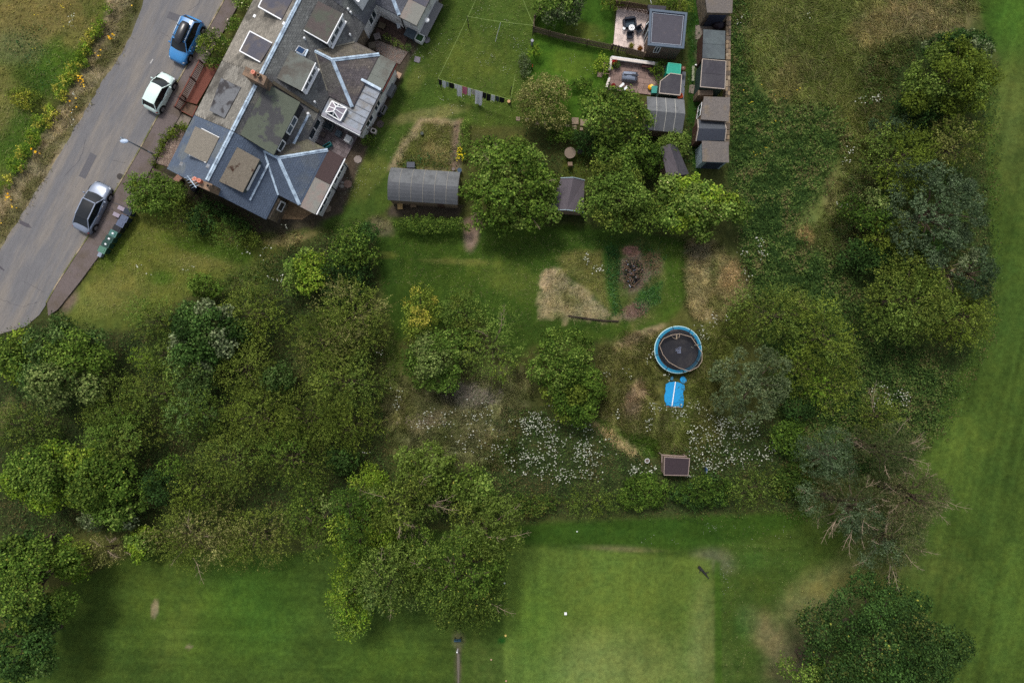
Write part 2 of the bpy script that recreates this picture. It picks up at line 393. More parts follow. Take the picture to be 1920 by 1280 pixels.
ell((116, 102, 84), 1340, 1048, 36, 20, 20, .7, amt=.3); ell((112, 96, 62), 1160, 1028, 60, 5, 3, .8, amt=.6)
paint((48, 74, 26), [(960, 980), (1520, 958), (1500, 985), (1420, 1010), (1300, 1030), (1180, 1024), (960, 1020)], 10, 5, .8)  # shade along the south side of the hedge, painted into the grass
paint((86, 104, 50), GREEN_RECT, 6, 3, .8)
ell((106, 118, 70), 1140, 1250, 160, 60, 0, .9, amt=.5); ell((104, 108, 64), 1320, 1210, 26, 110, 0, .7, amt=.5); ell((66, 98, 38), 1000, 1200, 50, 110, 0, .9, amt=.5)
paint((58, 84, 30), [(1340, 1050), (1352, 1052), (1356, 1400), (1341, 1400)], 3, 1, .8)
ell((84, 94, 44), 330, 1190, 60, 26, -60, .8, amt=.5); ell((74, 96, 40), 360, 1180, 110, 60, 0, .9, amt=.5); ell((118, 104, 76), 290, 1142, 6, 16, 5, amt=.8); ell((74, 98, 40), 700, 1240, 90, 40, 0, .9, amt=.5); ell((112, 96, 72), 354, 1212, 6, 4, 0, amt=.7)
ell((64, 100, 36), 480, 1130, 80, 90, 0, .9, amt=.45); ell((96, 96, 66), 859, 1200, 12, 17, 0, amt=.6); ell((84, 76, 66), 859, 1244, 5, 44, 0, .8, .5, .8); ell((34, 76, 30), 941, 1200, 7, 6, 0, .4, .2)
gr = sstep(sdist(px, py, GREEN_RECT), 3)
mow = st*0.55*(px > 1650)+streak(2, 8, 22, 80)*0.35*((py > 960) & (px < 1500) & (gr < .5))+streak(90, 16, 30, 81)*0.3*(gr > .5)
lum = 1+(n1*0.55+n2*0.35+n3*0.3)*(1-0.2*gm)+mow*gm+n4*0.15
col *= np.clip(lum, 0.4, 1.8)[:, None]
hue = n3*0.25+n2*0.2
col[:, 0] *= 1+hue; col[:, 2] *= 1-hue*0.6
rough_m = 1-np.maximum(gm, sstep(sdist(px, py, [(700, -200), (1004, -200), (1006, 50), (990, 238), (885, 235), (722, 400), (600, 425), (760, 130)]), 20))
hard = np.maximum(sstep(sdist(px, py, ROAD_L+KERB[::-1]+[(486, -130)]), 60), sstep(sdist(px, py, [(300, 330), (520, 440), (1400, 440), (1400, -200), (400, -200)]), 60))
gz = -0.03+0.10*np.clip(n2+0.1, 0, 1)*rough_m*(1-np.clip(hard*1.5, 0, 1))
inside = (np.abs(fx) < 48) & (np.abs(fy) < 33)
gz = np.where(inside, gz, -0.03)
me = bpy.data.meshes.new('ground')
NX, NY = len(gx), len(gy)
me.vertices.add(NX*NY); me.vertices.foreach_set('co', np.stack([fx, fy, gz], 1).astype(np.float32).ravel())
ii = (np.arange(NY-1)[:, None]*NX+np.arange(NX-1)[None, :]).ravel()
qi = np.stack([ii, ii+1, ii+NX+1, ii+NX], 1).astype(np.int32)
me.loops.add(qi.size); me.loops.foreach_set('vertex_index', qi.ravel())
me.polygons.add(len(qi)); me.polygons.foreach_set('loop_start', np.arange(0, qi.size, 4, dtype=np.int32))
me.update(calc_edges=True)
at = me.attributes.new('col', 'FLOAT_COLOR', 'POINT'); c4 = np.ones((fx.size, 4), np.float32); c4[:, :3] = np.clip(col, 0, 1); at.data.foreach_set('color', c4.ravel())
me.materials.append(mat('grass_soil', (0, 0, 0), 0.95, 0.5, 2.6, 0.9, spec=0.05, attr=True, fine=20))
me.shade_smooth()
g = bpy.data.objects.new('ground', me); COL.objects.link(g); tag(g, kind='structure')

# sampled ground colour for the grasses
def ground_col(x, y):
    i = np.clip(np.searchsorted(gx, x), 0, NX-1); j = np.clip(np.searchsorted(gy, y), 0, NY-1)
    return col[j*NX+i]

# ---------------------------------------------------------------- road, pavement, kerb
def sheet(name, pts, z, m, step=0.0):
    b = B(); b.prism([P(x, y)[:2] for x, y in pts], z-0.25, z); o = obj(name, b, m); tag(o, kind='structure'); return o
ASPH = mat('asphalt', C(106, 105, 107), 0.9, 0.22, 3, 0.35, col2=C(124, 118, 112), scale2=0.55, thr=(0.42, 0.62), fine=34, stretch=(math.atan2(.89, .455), .22, 1.3))
PAVE = mat('pavement_tarmac', C(102, 92, 90), 0.9, 0.2, 5, 0.35, col2=C(92, 82, 74), scale2=0.5, fine=28)
# the road: a strip with crown wear, left edge ragged against the verge
rd = []
rng = random.Random(4)
for i in range(len(ROAD_L)-1):
    for k in range(5):
        t = k/5; x = ROAD_L[i][0]*(1-t)+ROAD_L[i+1][0]*t; y = ROAD_L[i][1]*(1-t)+ROAD_L[i+1][1]*t
        rd.append((x+rng.uniform(-2, 2), y+rng.uniform(-1, 1)))
sheet('road', rd+[(-140, 760), (-40, 640), (0, 626), (48, 612), (74, 590), (86, 572)]+[(x-2, y) for x, y in KERB[::-1]], 0.02, ASPH)
sheet('pavement', [(x+2, y) for x, y in KERB]+PAVE_R, 0.12, PAVE)
kb = bpy.data.objects.new('kerb', None); COL.objects.link(kb); kb.location = P(265, 277); tag(kb, kind='structure')
KM = mat('kerb_stone', C(158, 142, 120), 0.9, 0.35, 5, 0.3, col2=C(96, 98, 60), scale2=0.8, thr=(.4, .55))
pts = [Vector(P(x, y)[:2]) for x, y in KERB[1:]]
for i in range(len(pts)-1):
    L = (pts[i+1]-pts[i]).length; n = max(1, round(L/0.95))
    for k in range(n):
        a = pts[i].lerp(pts[i+1], k/n); c = pts[i].lerp(pts[i+1], (k+1)/n); d = (c-a).normalized()*0.012
        b = B(); b.bar((a.x+d.x, a.y+d.y, 0.02+rng.uniform(-.006, .006)), (c.x-d.x, c.y-d.y, 0.02+rng.uniform(-.006, .006)), 0.11, 0.23)
        obj('kerb_stone', b, KM, kb)
# worn white dash in the road and repair patches
def patch(name, pts, z, m, kind='structure'):
    b = B(); b.prism([P(x, y)[:2] for x, y in pts], 0.0, z); return tag(obj(name, b, m), kind=kind)
patch('road_marking', [(281, 119), (283, 120), (288, 112), (286, 111)], 0.024, mat('road_paint', C(170, 168, 165), 0.8, 0.4, 8))
DARKP = mat('tar_patch', C(80, 77, 82), 0.9, 0.2, 6, 0.3)
patch('road_patch', [(36, 412), (54, 420), (60, 428), (50, 426), (38, 420)], 0.024, DARKP)
patch('road_patch', [(0, 498), (9, 506), (7, 508), (0, 503)], 0.024, DARKP)
def crack(pts, z, w=.025):
    b = B(); q = []
    for i in range(len(pts)-1):
        for k in range(6):
            f = k/6; q.append((pts[i][0]*(1-f)+pts[i+1][0]*f+rng.uniform(-1.2, 1.2), pts[i][1]*(1-f)+pts[i+1][1]*f+rng.uniform(-1.2, 1.2)))
    q.append(pts[-1])
    for i in range(len(q)-1): b.bar(P(*q[i], z+.0005*i), P(*q[i+1], z+.0005*i), w*rng.uniform(.5, 1.2), .004)
    tag(obj('road_crack', b, DARKP), kind='structure')
crack([(38, 524), (60, 536), (84, 548)], .022); crack([(300, 60), (318, 70), (330, 90)], .022); crack([(120, 330), (150, 300), (160, 262)], .022); crack([(210, 300), (236, 306)], .022); crack([(0, 560), (40, 575), (70, 566)], .022); crack([(352, 20), (372, 8), (380, -10)], .022)
patch('road_patch', [(170, 286), (182, 292), (160, 336), (148, 330)], 0.024, mat('newer_tar', C(92, 91, 95), 0.9, 0.2, 6, 0.3))
patch('road_patch', [(318, 22), (340, 30), (334, 42), (313, 34)], 0.024, mat('newer_tar', 0))
b = B(); b.bar((*P(207, 378)[:2], 0.121), (*P(238, 389)[:2], 0.121), 0.07, 0.006); tag(obj('pavement_joint', b, DARKP), kind='structure')
def round_cover(pxy, z, r, label, rectr=None):
    t = thing('manhole_cover', label, 'manhole cover', (*P(*pxy)[:2], z))
    b = B(); c = P(*pxy); b.cyl((c[0], c[1], z-.02), (c[0], c[1], z+.006), r, r, 20); obj('frame', b, mat('cast_iron', C(70, 64, 60), .7, .3, 9), t)
    b = B(); b.cyl((c[0], c[1], z), (c[0], c[1], z+.012), r*.8, r*.8, 20); obj('cover', b, mat('cast_iron_dark', C(58, 54, 52), .7, .3, 9), t)
round_cover((225, 331), 0.02, 0.28, 'round iron manhole cover in the road by the kerb near the corner shrub')
b = B(); b.box((*P(397, 44)[:2], 0.018), (.5, .32, .01), 1.1); tag(obj('drain_grate', b, mat('cast_iron', 0), loc=P(397, 44)), 'small dark drain grate in the gutter behind the blue car', 'drain')

# ================================================================ COTTAGES
HA = math.atan2(0.890, 0.455); HCA, HSA = math.cos(HA), math.sin(HA)
def HW(u, v, z): return (u*HCA+v*HSA, u*HSA-v*HCA, z)       # along the ridge, across it, up
VF, VR, VB, ZE, ZR = -32.9, -27.8, -23.4, 2.8, 6.0
zf = lambda v: ZE+(v-VF)*(ZR-ZE)/(VR-VF)
zb = lambda v: ZE+(VB-v)*(ZR-ZE)/(VB-VR)
_PX = {}
def to_uv(px_, py_, z):
    x, y, _ = P(px_, py_, z); r = (x*HCA+y*HSA, x*HSA-y*HCA); _PX[r] = (px_, py_); return r
def on(px_, py_, f, off=0.0):
    z = 4.0
    for _ in range(12): u, v = to_uv(px_, py_, z); z = f(v)+off
    return u, v, z
def ccw(pts):
    a = sum(pts[i][0]*pts[(i+1) % len(pts)][1]-pts[(i+1) % len(pts)][0]*pts[i][1] for i in range(len(pts)))
    return pts if a > 0 else pts[::-1]

SLATEM = mat('roof_slate', (0, 0, 0), 0.62, 0.3, 7, 0.35, spec=0.4, attr=True, fine=30)
LEADM = mat('zinc_ridge', C(184, 204, 222), 0.45, 0.16, 4, 0.1, spec=0.5, col2=C(130, 146, 164), scale2=2.0)
WHITEM = mat('white_render', C(216, 216, 216), 0.85, 0.15, 3, 0.2, col2=C(150, 148, 146), scale2=.9, thr=(.5, .72))
WPAINT = mat('white_paint', C(232, 234, 236), 0.5, 0.06, 6, 0.05)
STONEW = mat('rubble_stone', C(126, 112, 94), 0.9, 0.4, 5, 0.5, col2=C(90, 82, 74), scale2=3)
GLASS = mat('window_glass', C(42, 56, 64), 0.12, 0.5, 2.5, 0, spec=0.8)
DGREY = mat('dark_cladding', C(44, 44, 48), 0.8, 0.25, 5, 0.2)
FELT = mat('grey_felt', C(92, 96, 92), 0.9, 0.22, 5, 0.3, col2=C(74, 74, 72), scale2=.7)
FELTB = mat('blue_grey_felt', C(80, 80, 90), 0.85, 0.2, 5, 0.3, col2=C(98, 92, 90), scale2=.9)
GRAVELF = mat('chipping_felt', C(122, 116, 106), 0.95, 0.4, 8, 0.8, fine=22)
MOSSF = mat('mossy_felt', C(88, 94, 82), 0.9, 0.2, 4, 0.35, col2=C(72, 72, 74), scale2=.42, thr=(.53, .56))
LEADF = mat('lead_sheet', C(132, 140, 152), 0.5, 0.2, 3, 0.2, col2=C(112, 110, 108), scale2=.9, thr=(.45, .6))
SAGEF = mat('sage_felt', C(108, 112, 106), 0.85, 0.2, 4, 0.25, col2=C(92, 88, 82), scale2=.8)
BROWNF = mat('brown_slab_roof', C(66, 52, 52), 0.8, 0.3, 5, 0.3, stretch=(0.47, 1, 4))
TERRA = mat('terracotta', C(176, 108, 84), 0.85, 0.25, 6, 0.2)
BRICKS = mat('chimney_stone', C(140, 116, 96), 0.95, 0.35, 6, 0.6, col2=C(96, 84, 74), scale2=2)

def slates(parent, pts, base, spots, seed, w=0.24, h=0.17, pspot=0.2, var=.2, skirt=True, name='slate'):
    "pts: world polygon lying in one plane; slates laid in lapped courses, joined"
    P0 = [Vector(p) for p in pts]
    nrm = (P0[1]-P0[0]).cross(P0[2]-P0[0]).normalized()
    if nrm.z < 0: nrm = -nrm
    dn = Vector((0, 0, -1))-nrm*(-nrm.z); dn = dn.normalized() if dn.length > 1e-4 else Vector((HSA, -HCA, 0))
    e = dn.cross(nrm).normalized()
    o = P0[0]
    q = [((p-o).dot(e), (p-o).dot(dn)) for p in P0]
    a0, a1 = min(t[0] for t in q), max(t[0] for t in q); d0, d1 = min(t[1] for t in q), max(t[1] for t in q)
    rg = np.random.default_rng(seed)
    nr = int((d1-d0)/h)+1; ncl = int((a1-a0)/w)+2
    R, Cc = np.meshgrid(np.arange(nr), np.arange(ncl), indexing='ij'); R = R.ravel(); Cc = Cc.ravel()
    ca = a0+(Cc+0.5*(R % 2))*w; cd = d0+(R+0.5)*h
    ok = sdist(ca, cd, q) > 0.1
    ca, cd = ca[ok], cd[ok]; n = len(ca)
    hw = w*0.5-0.008; lift = 0.014+rg.random(n)*0.01
    E = np.array(e); D = np.array(dn); N = np.array(nrm); O = np.array(o)
    jit = rg.normal(0, .006, n)
    base_p = O+ca[:, None]*E+cd[:, None]*D
    def pt(sa, sd_, l): return base_p+E*(sa*hw)+D[None]*(sd_*h*0.62+(jit if sd_ > 0 else 0*jit))[:, None]+N*l[:, None]
    z0 = np.full(n, 0.006)
    V = np.stack([pt(-1, -1, z0), pt(-1, 1, lift), pt(1, 1, lift), pt(1, -1, z0)], 1)
    V2 = np.stack([pt(-1, 1, lift), pt(-1, 1, lift-0.012), pt(1, 1, lift-0.012), pt(1, 1, lift)], 1)
    wx = base_p[:, 0]*20; wy = base_p[:, 1]*20
    nz = vnoise(wx, wy, 26, seed, 3)
    c = np.array(base)[None]*np.ones((n, 1))
    if spots is not None:
        m = np.clip((nz-(0.62-pspot))*6, 0, 1)*0.8+(rg.random(n) < pspot*.35)*.35
        m = np.clip(m, 0, 1)[:, None]; c = c*(1-m)+np.array(spots)*m
    dk = np.clip((vnoise(wx, wy, 44, seed+40, 4)-.42)*2.6, -.35, .5); c = c*(1-(dk*var*1.6))[:, None]*(1-var+2*var*rg.random(n))[:, None]
    L = root_loc(parent)
    VV = np.concatenate([V, V2]).reshape(-1, 3)-np.array(L)
    o_ = qmesh(name, VV, 2*n, np.concatenate([c, c*.8]), SLATEM, parent)
    tag(o_, kind='stuff'); return o_

def roofplane(parent, uvz, base, spots, seed, name='roof', pspot=0.2, t=0.12, **k):
    pts = [HW(*p) for p in uvz]
    b = B(); b.slab(pts, t); o = obj(name, b, mat('roof_bed_%d' % seed, base, .9, .2), parent)
    slates(o, pts, base, spots, seed, pspot=pspot, **k); return o
def root_parent_obj(name, b, m, parent): return obj(name, b, m, parent)
def ridge(parent, a, c, w=0.34, seg=1.5):
    a = Vector(a); c = Vector(c); n = max(1, round((c-a).length/seg))
    for i in range(n):
        p = a.lerp(c, i/n); q = a.lerp(c, (i+1)/n); d = (q-p).normalized()*0.008
        p = p+d; q = q-d; s = (q-p).cross(Vector((0, 0, 1))).normalized()*w/2; up = Vector((0, 0, 0.09)); lo = Vector((0, 0, -.03))
        r = s*0.22
        b = B(); vs = []
        for e in (p, q): vs += [e-s+lo, e-r+up*.55, e-r*.7+up, e+r*.7+up, e+r+up*.55, e+s+lo]
        b.add(vs, [(i_, i_+1, i_+7, i_+6) for i_ in range(5)]+[(0, 6, 11, 5), (5, 4, 3, 2, 1, 0), (6, 7, 8, 9, 10, 11)])
        obj('ridge_capping', b, LEADM, parent)
def window(parent, a, c, z0, z1, nout, npane=2, wm=WPAINT, depth=0.05):
    "window between 3-D points a, c (z ignored) facing nout"
    a = Vector((a[0], a[1], 0)); c = Vector((c[0], c[1], 0)); n = Vector((nout[0], nout[1], 0)).normalized()
    d = c-a; zm = Vector((0, 0, 1)); f = B(); t = 0.07
    o1 = n*depth
    t = .11
    for z in (z0, z1): f.bar(a+o1+zm*z, c+o1+zm*z, 0.06, t)
    for k in range(npane+1):
        q = a+d*(k/npane); f.bar(q+o1+zm*(z0+.056), q+o1+zm*(z1-.056), .058, t, up=(n.y, -n.x, 0))
    w = obj('window', f, wm, parent)
    for k in range(npane):
        p = a+d*(k/npane); q = a+d*((k+1)/npane); g_ = B()
        o2 = n*(depth-.01)
        g_.bar(p+o2+zm*((z0+z1)/2), q+o2+zm*((z0+z1)/2), 0.012, z1-z0-.03)
        obj('pane', g_, GLASS, w)
    return w
NB = (HSA, -HCA)      # outward (garden side) direction
NFr = (-HSA, HCA)

def body(parent, u0, u1, m, name='wall'):
    "gabled body of one cottage"
    b = B(); s = 0.12
    pr = [(VF+.3, 0), (VF+.3, zf(VF+.3)-s), (VR, ZR-s), (VB-.3, zb(VB-.3)-s), (VB-.3, 0)]
    n = len(pr); vs = [HW(u0, v, z) for v, z in pr]+[HW(u1, v, z) for v, z in pr]
    b.add(vs, [tuple(range(n)), tuple(range(n, 2*n))[::-1]]+[(i, n+i, n+(i+1) % n, (i+1) % n) for i in range(n)])
    return obj(name, b, m, parent)

def dormer(parent, cs, fall_f, zt, roofm, face, front=False, trim=None, trimw=.1, panes=None, sides=DGREY, label=None, edge=None):
    """cs: four (u,v) corners: ridge-low, ridge-high, eave-high, eave-low (u ascending = high); zt: (z at ridge side, z at eave side)"""
    plane = zf if front else zb
    cs = list(cs)
    for i_ in (0, 1):
        if len(cs[i_]) == 2 and cs[i_] in _PX:
            q_ = on(*_PX[cs[i_]], plane, .07); cs[i_] = (q_[0], q_[1])
    zt = (max(zt[0], plane(min(cs[0][1], cs[1][1]) if not front else max(cs[0][1], cs[1][1]))+.07), zt[1])
    (u0, v0), (u1, v1), (u2, v2), (u3, v3) = cs
    zr, ze = zt
    b = B()
    top = [HW(u0, v0, zr), HW(u1, v1, zr), HW(u2, v2, ze), HW(u3, v3, ze)]
    i = 0.1 if not front else -0.1
    # cheeks and face as one prism down to the roof plane
    q = [(u0+.08, v0), (u1-.08, v1), (u2-.08, v2-i), (u3+.08, v3-i)]
    zt_ = [zr-.1, zr-.1, ze-.1, ze-.1]
    vs = [HW(u, v, plane(v)-.15) for u, v in q]+[HW(u, v, z) for (u, v), z in zip(q, zt_)]
    b.add(vs, [(0, 1, 2, 3), (7, 6, 5, 4)]+[(k, (k+1) % 4, 4+(k+1) % 4, 4+k) for k in range(4)])
    d = obj('dormer', b, face, parent)
    if label: d['label'] = label
    r = B(); r.slab(top, 0.1); obj('dormer_roof', r, roofm, d)
    if trim is not None:
        f = B(); segs = ((0, 3), (1, 2), (3, 2))
        for a_, c_ in (edge or segs):
            f.bar(Vector(top[a_])+Vector((0, 0, -.05)), Vector(top[c_])+Vector((0, 0, -.05)), trimw, .16)
        obj('fascia', f, trim, d)
    return d, plane(v2-i), ze-.1

# ---- end cottage with blue-grey slates (low end of the terrace)
O3 = HW(2.2, -28, 0)
t = thing('cottage', 'end terrace cottage with smooth blue grey slates and two square felt dormers', 'house', O3, 'terraced cottages')
SL = C(78, 90, 108)
body(t, -0.15, 4.8, mat('grey_harl', C(120, 112, 104), .9, .3, 4, .4))
roofplane(t, [(-0.3, VF, ZE), (4.82, VF, ZE), (4.82, VR, ZR), (-0.3, VR, ZR)], SL, C(98, 104, 108), 1, pspot=.08, var=.08)
roofplane(t, [(-0.3, VR, ZR), (4.82, VR, ZR), (4.82, VB, ZE), (-0.3, VB, ZE)], SL, None, 2, var=.08)
ridge(t, HW(.35, VR, ZR+.02), HW(4.8, VR, ZR+.02))
cs = [to_uv(387, 306, 4.9), to_uv(411, 258, 4.9), to_uv(366, 237, 4.75), to_uv(345, 285, 4.75)]
dormer(t, cs, 0, (5.0, 4.75), GRAVELF, FELT, front=True)
f = B(); a = on(411, 258, zf, .12); c = on(378, 241, zf, .12); f.bar(HW(*a), HW(*c), .06, .04); obj('flashing', f, WPAINT, t)
f = B(); a = on(386, 305, zf, .12); c = on(355, 291, zf, .12); f.bar(HW(*a), HW(*c), .06, .04); obj('flashing', f, WPAINT, t)
for p_ in ((341, 308), (391, 312)):
    f = B(); a = on(*p_, zf, .0); w_ = HW(*a); f.box((w_[0], w_[1], w_[2]-.05), (.32, .3, .13), HA); obj('roof_vent', f, LEADF, t)
cs = [to_uv(411, 340, 5.3), to_uv(445, 276, 5.3), to_uv(487, 299, 5.0), to_uv(455, 361, 5.0)]
d, zl, zh = dormer(t, cs, 0, (5.3, 5.0), mat('chipping_felt_stained', C(118, 110, 98), .95, .35, 8, .8, col2=C(62, 42, 32), scale2=1.1, thr=(.56, .64), fine=22), mat('green_slate_face', C(76, 84, 84), .8, .3, 6), label='dormer with chipping roof and long white window')
u3, v3 = cs[3]; u2, v2 = cs[2]
window(d, HW(u3+.35, v2-.1, 0), HW(u2-.4, v2-.1, 0), zl+.25, zh-.3, NB, 3, depth=.12)
f = B(); f.bar(HW(u3-.3, v2+.35, zb(v2+.35)+.1), HW(u2+.1, v2+.35, zb(v2+.35)+.1), .16, .03); obj('flashing', f, LEADM, t)
# rear wing with hips
EV, EZ = -24.2, 4.35; UE0, UE1, UA = 2.05, 7.4, 4.72; VH = -21.35
b = B(); b.prism([HW(UE0+.15, VB-.5, 0)[:2], HW(UE1-.15, VB-.5, 0)[:2], HW(UE1-.15, -20.15, 0)[:2], HW(UE0+.15, -20.15, 0)[:2]], 0, 2.62); obj('wing_wall', b, WHITEM, t)
vt = VB-(EZ-ZE)/.727   # where the wing's ridge meets the back slope
roofplane(t, [(UE0, VH, ZE), (UA, EV, EZ), (UE1, VH, ZE)], SL, C(90, 98, 108), 3, 'wing_roof', var=.08)
roofplane(t, [(UE0, VH, ZE), (UE0, VB, ZE), (UA, vt, EZ), (UA, EV, EZ)], SL, None, 4, 'wing_roof', var=.08)
roofplane(t, [(UE1, VH, ZE), (UA, EV, EZ), (UA, vt, EZ), (UE1, VB, ZE)], C(86, 80, 76), C(92, 90, 70), 5, 'wing_roof', pspot=.3)
ridge(t, HW(UA, vt, EZ+.02), HW(UA, EV, EZ+.02), .26)
ridge(t, HW(UA, EV, EZ+.03), HW(UE0+.05, VH-.05, ZE+.06), .3, 3.4); ridge(t, HW(UA, EV, EZ+.03), HW(UE1-.02, VH-.03, ZE+.06), .3, 3.4)
f = B(); f.bar(HW(UA, vt, EZ+.03), HW(UE0-.02, VB, ZE+.07), .16, .05); obj('valley_flashing', f, LEADM, t)
b = B(); b.prism([HW(UE0-.05, VH-.02, 0)[:2], HW(4.82, VH-.02, 0)[:2], HW(4.82, -19.9, 0)[:2], HW(UE0-.05, -19.9, 0)[:2]], 2.6, 2.77); obj('flat_roof', b, mat('pale_felt', C(124, 124, 118), .85, .15, 4, .25, col2=C(134, 120, 114), scale2=.6), t)
b = B(); b.prism([HW(4.84, VH-.02, 0)[:2], HW(UE1+.02, VH-.02, 0)[:2], HW(UE1+.02, -19.9, 0)[:2], HW(4.84, -19.9, 0)[:2]], 2.6, 2.79); obj('flat_roof', b, BROWNF, t)
for a_, c_ in ((2.4, 4.5), (5.2, 7.0)): window(t, HW(a_, -20.15, 0), HW(c_, -20.15, 0), 1.0, 2.3, NB, 3)
f = B(); f.bar(HW(UE0, -19.82, 2.62), HW(UE1, -19.82, 2.62), .12, .1); obj('gutter', f, WPAINT, t)
for u in (4.83, 7.1):
    f = B(); f.cyl(HW(u, -20.05, 0), HW(u, -20.05, 2.55), .045, n=8); f.bar(HW(u, -20.6, .03), HW(u, -20.05, .03), .08, .06); obj('downpipe', f, mat('black_plastic', C(30, 30, 34), .5, .1), t)
# lean-to step below back eave
b = B(); b.prism([HW(-.15, VB-.3, 0)[:2], HW(1.8, VB-.3, 0)[:2], HW(1.8, VB+.12, 0)[:2], HW(-.15, VB+.12, 0)[:2]], 0, 2.5); obj('rear_lintel_wall', b, STONEW, t)
window(t, HW(.9, VB+.12, 0), HW(1.7, VB+.12, 0), 1.0, 2.1, NB, 1)
# chimney on the gable
def chimney(parent, pxs, z0, z1, pots, sloped=False):
    b = B(); p = [HW(*to_uv(x, y, z1), 0)[:2] for x, y in pxs]; b.prism(p, z0, z1); ch = obj('chimney', b, BRICKS, parent)
    cx = sum(q[0] for q in p)/len(p); cy = sum(q[1] for q in p)/len(p)
    b = B(); b.prism([(cx+(q[0]-cx)*1.08, cy+(q[1]-cy)*1.08) for q in p], z1, z1+.12); obj('chimney_cope', b, BRICKS, ch)
    for (x, y, kind) in pots:
        c = HW(*to_uv(x, y, z1+.4), 0); b = B()
        b.cyl((c[0], c[1], z1+.1), (c[0], c[1], z1+.5), .17, .13, 14)
        o = obj('chimney_pot', b, TERRA if kind else BRICKS, ch)
        b = B(); b.cyl((c[0], c[1], z1+.5), (c[0], c[1], z1+.53), .17 if kind else .15, n=14); obj('pot_rim', b, mat('pink_cap', C(214, 140, 120), .8) if kind else BRICKS, ch)
        b = B(); b.cyl((c[0], c[1], z1+.5), (c[0], c[1], z1+.534), .10, n=12); obj('flue', b, mat('soot', C(16, 14, 14), .95, .1) if not kind else TERRA, ch)
chimney(t, [(363, 333), (398, 346), (393, 358), (358, 343)], 4.4, 6.9, [(366, 336, 1), (374, 339, 1), (391, 349, 0)])
aer = thing('tv_aerial', 'thin metal television aerial leaning over the end gable chimney', 'aerial', HW(-.1, -28.6, 6.9))
b = B(); A0 = Vector(HW(-.1, -28.3, 6.9)); A1 = Vector(P(351, 329, 8.2)); b.cyl(A0, A0+Vector((0, 0, 1.2)), .02, n=6); obj('mast', b, LEADM, aer)
b = B(); b.cyl(P(351, 329, 8.1), P(368, 352, 8.1), .035, n=6); obj('boom', b, LEADM, aer)
for k in range(5):
    q = Vector(P(351, 329, 8.1)).lerp(Vector(P(368, 352, 8.1)), .1+k*.2); d_ = Vector((.3, .12, 0)) if True else 0
    b = B(); b.cyl(q-d_, q+d_, .012, n=5); obj('element', b, LEADM, aer)

# ---- mossy cottage with the long green dormer
t = thing('cottage', 'mid terrace cottage under mossy slates with one very long green felt dormer', 'house', HW(7.3, -28, 0), 'terraced cottages')
MB_, MS = C(88, 84, 78), C(134, 130, 122)
body(t, 4.82, 9.85, WHITEM)
roofplane(t, [(4.84, VF, ZE), (9.98, VF, ZE), (9.98, VR, ZR), (4.84, VR, ZR)], MB_, MS, 6, pspot=.34)
roofplane(t, [(4.84, VR, ZR), (9.88, VR, ZR), (9.88, VB, ZE), (4.84, VB, ZE)], C(82, 82, 84), C(112, 110, 102), 7, pspot=.2)
ridge(t, HW(4.85, VR, ZR+.02), HW(8.95, VR, ZR+.02))
cs = [to_uv(421, 222, 4.9), to_uv(452, 164, 4.9), to_uv(414, 146, 4.55), to_uv(392, 207, 4.55)]
dormer(t, cs, 0, (5.0, 4.5), mat('patched_felt', C(104, 106, 110), .85, .2, 4, .3, col2=C(60, 58, 60), scale2=.9, thr=(.5, .6)), FELT, front=True, label='front dormer with patched grey felt')
cs = [to_uv(462, 250, 5.25), to_uv(506, 169, 5.25), to_uv(564, 190, 4.95), to_uv(512, 293, 4.95)]
cs = [(4.9, -27.25), (9.55, -27.25), (9.55, cs[2][1]), (4.7, cs[3][1])]
d, zl, zh = dormer(t, cs, 0, (5.4, 4.95), MOSSF, DGREY, label='long rear dormer with dark cladding')
vv = cs[2][1]-.1
window(d, HW(6.9, vv, 0), HW(8.35, vv, 0), zl+.3, zh-.05, NB, 2, depth=.1); window(d, HW(5.3, vv, 0), HW(6.15, vv, 0), zl+.3, zh-.05, NB, 1, depth=.1)
f = B(); f.bar(HW(4.75, vv+.5, zb(vv+.5)+.1), HW(9.3, vv+.5, zb(vv+.5)+.1), .2, .03); obj('flashing', f, LEADM, t)
window(t, HW(7.7, VB-.28, 0), HW(9.5, VB-.28, 0), 1.2, 2.3, NB, 2)
f = B(); u, v, z = on(581, 217, zb); w_ = HW(u, v, z); f.cyl((w_[0], w_[1], z-.2), (w_[0], w_[1], z+.45), .09, n=10); f.ball((w_[0], w_[1], z+.5), .14, 8, 5); obj('flue_pipe', f, WPAINT, t)

# ---- upper cottages
t = thing('cottage', 'large mossy cottage with blue roof light, hipped rear wing and glass roof lantern', 'house', HW(14, -28, 0), 'terraced cottages')
body(t, 9.87, 18.2, STONEW)
roofplane(t, [(10.0, VF, ZE), (18.3, VF, ZE), (18.3, VR, ZR), (10.0, VR, ZR)], C(90, 86, 79), C(134, 128, 118), 8, pspot=.3)
roofplane(t, [(9.9, VR, ZR), (18.3, VR, ZR), (18.3, VB, ZE), (9.9, VB, ZE)], C(84, 84, 85), C(108, 110, 108), 9, pspot=.26)
ridge(t, HW(9.95, VR, ZR+.02), HW(18.3, VR, ZR+.02))
chimney(t, [(463, 127), (500, 145), (494, 160), (457, 141)], 4.9, 6.9, [(475, 136, 1), (485, 142, 0)])
f = B(); w_ = HW(9.9, -26.2, 5); f.prism([HW(9.76, -26.9, 0)[:2], HW(10.02, -26.9, 0)[:2], HW(10.02, -23.5, 0)[:2], HW(9.76, -23.5, 0)[:2]], 2.7, 2.9)
f.v = [(x, y, (zb(x*HSA-y*HCA)+(.2 if z > 2.8 else -.1))) for x, y, z in f.v]; obj('party_coping', f, mat('coping_moss', C(84, 78, 66), .95, .35, 5, .5), t)
EL = [(0, 3), (1, 2), (3, 2)]
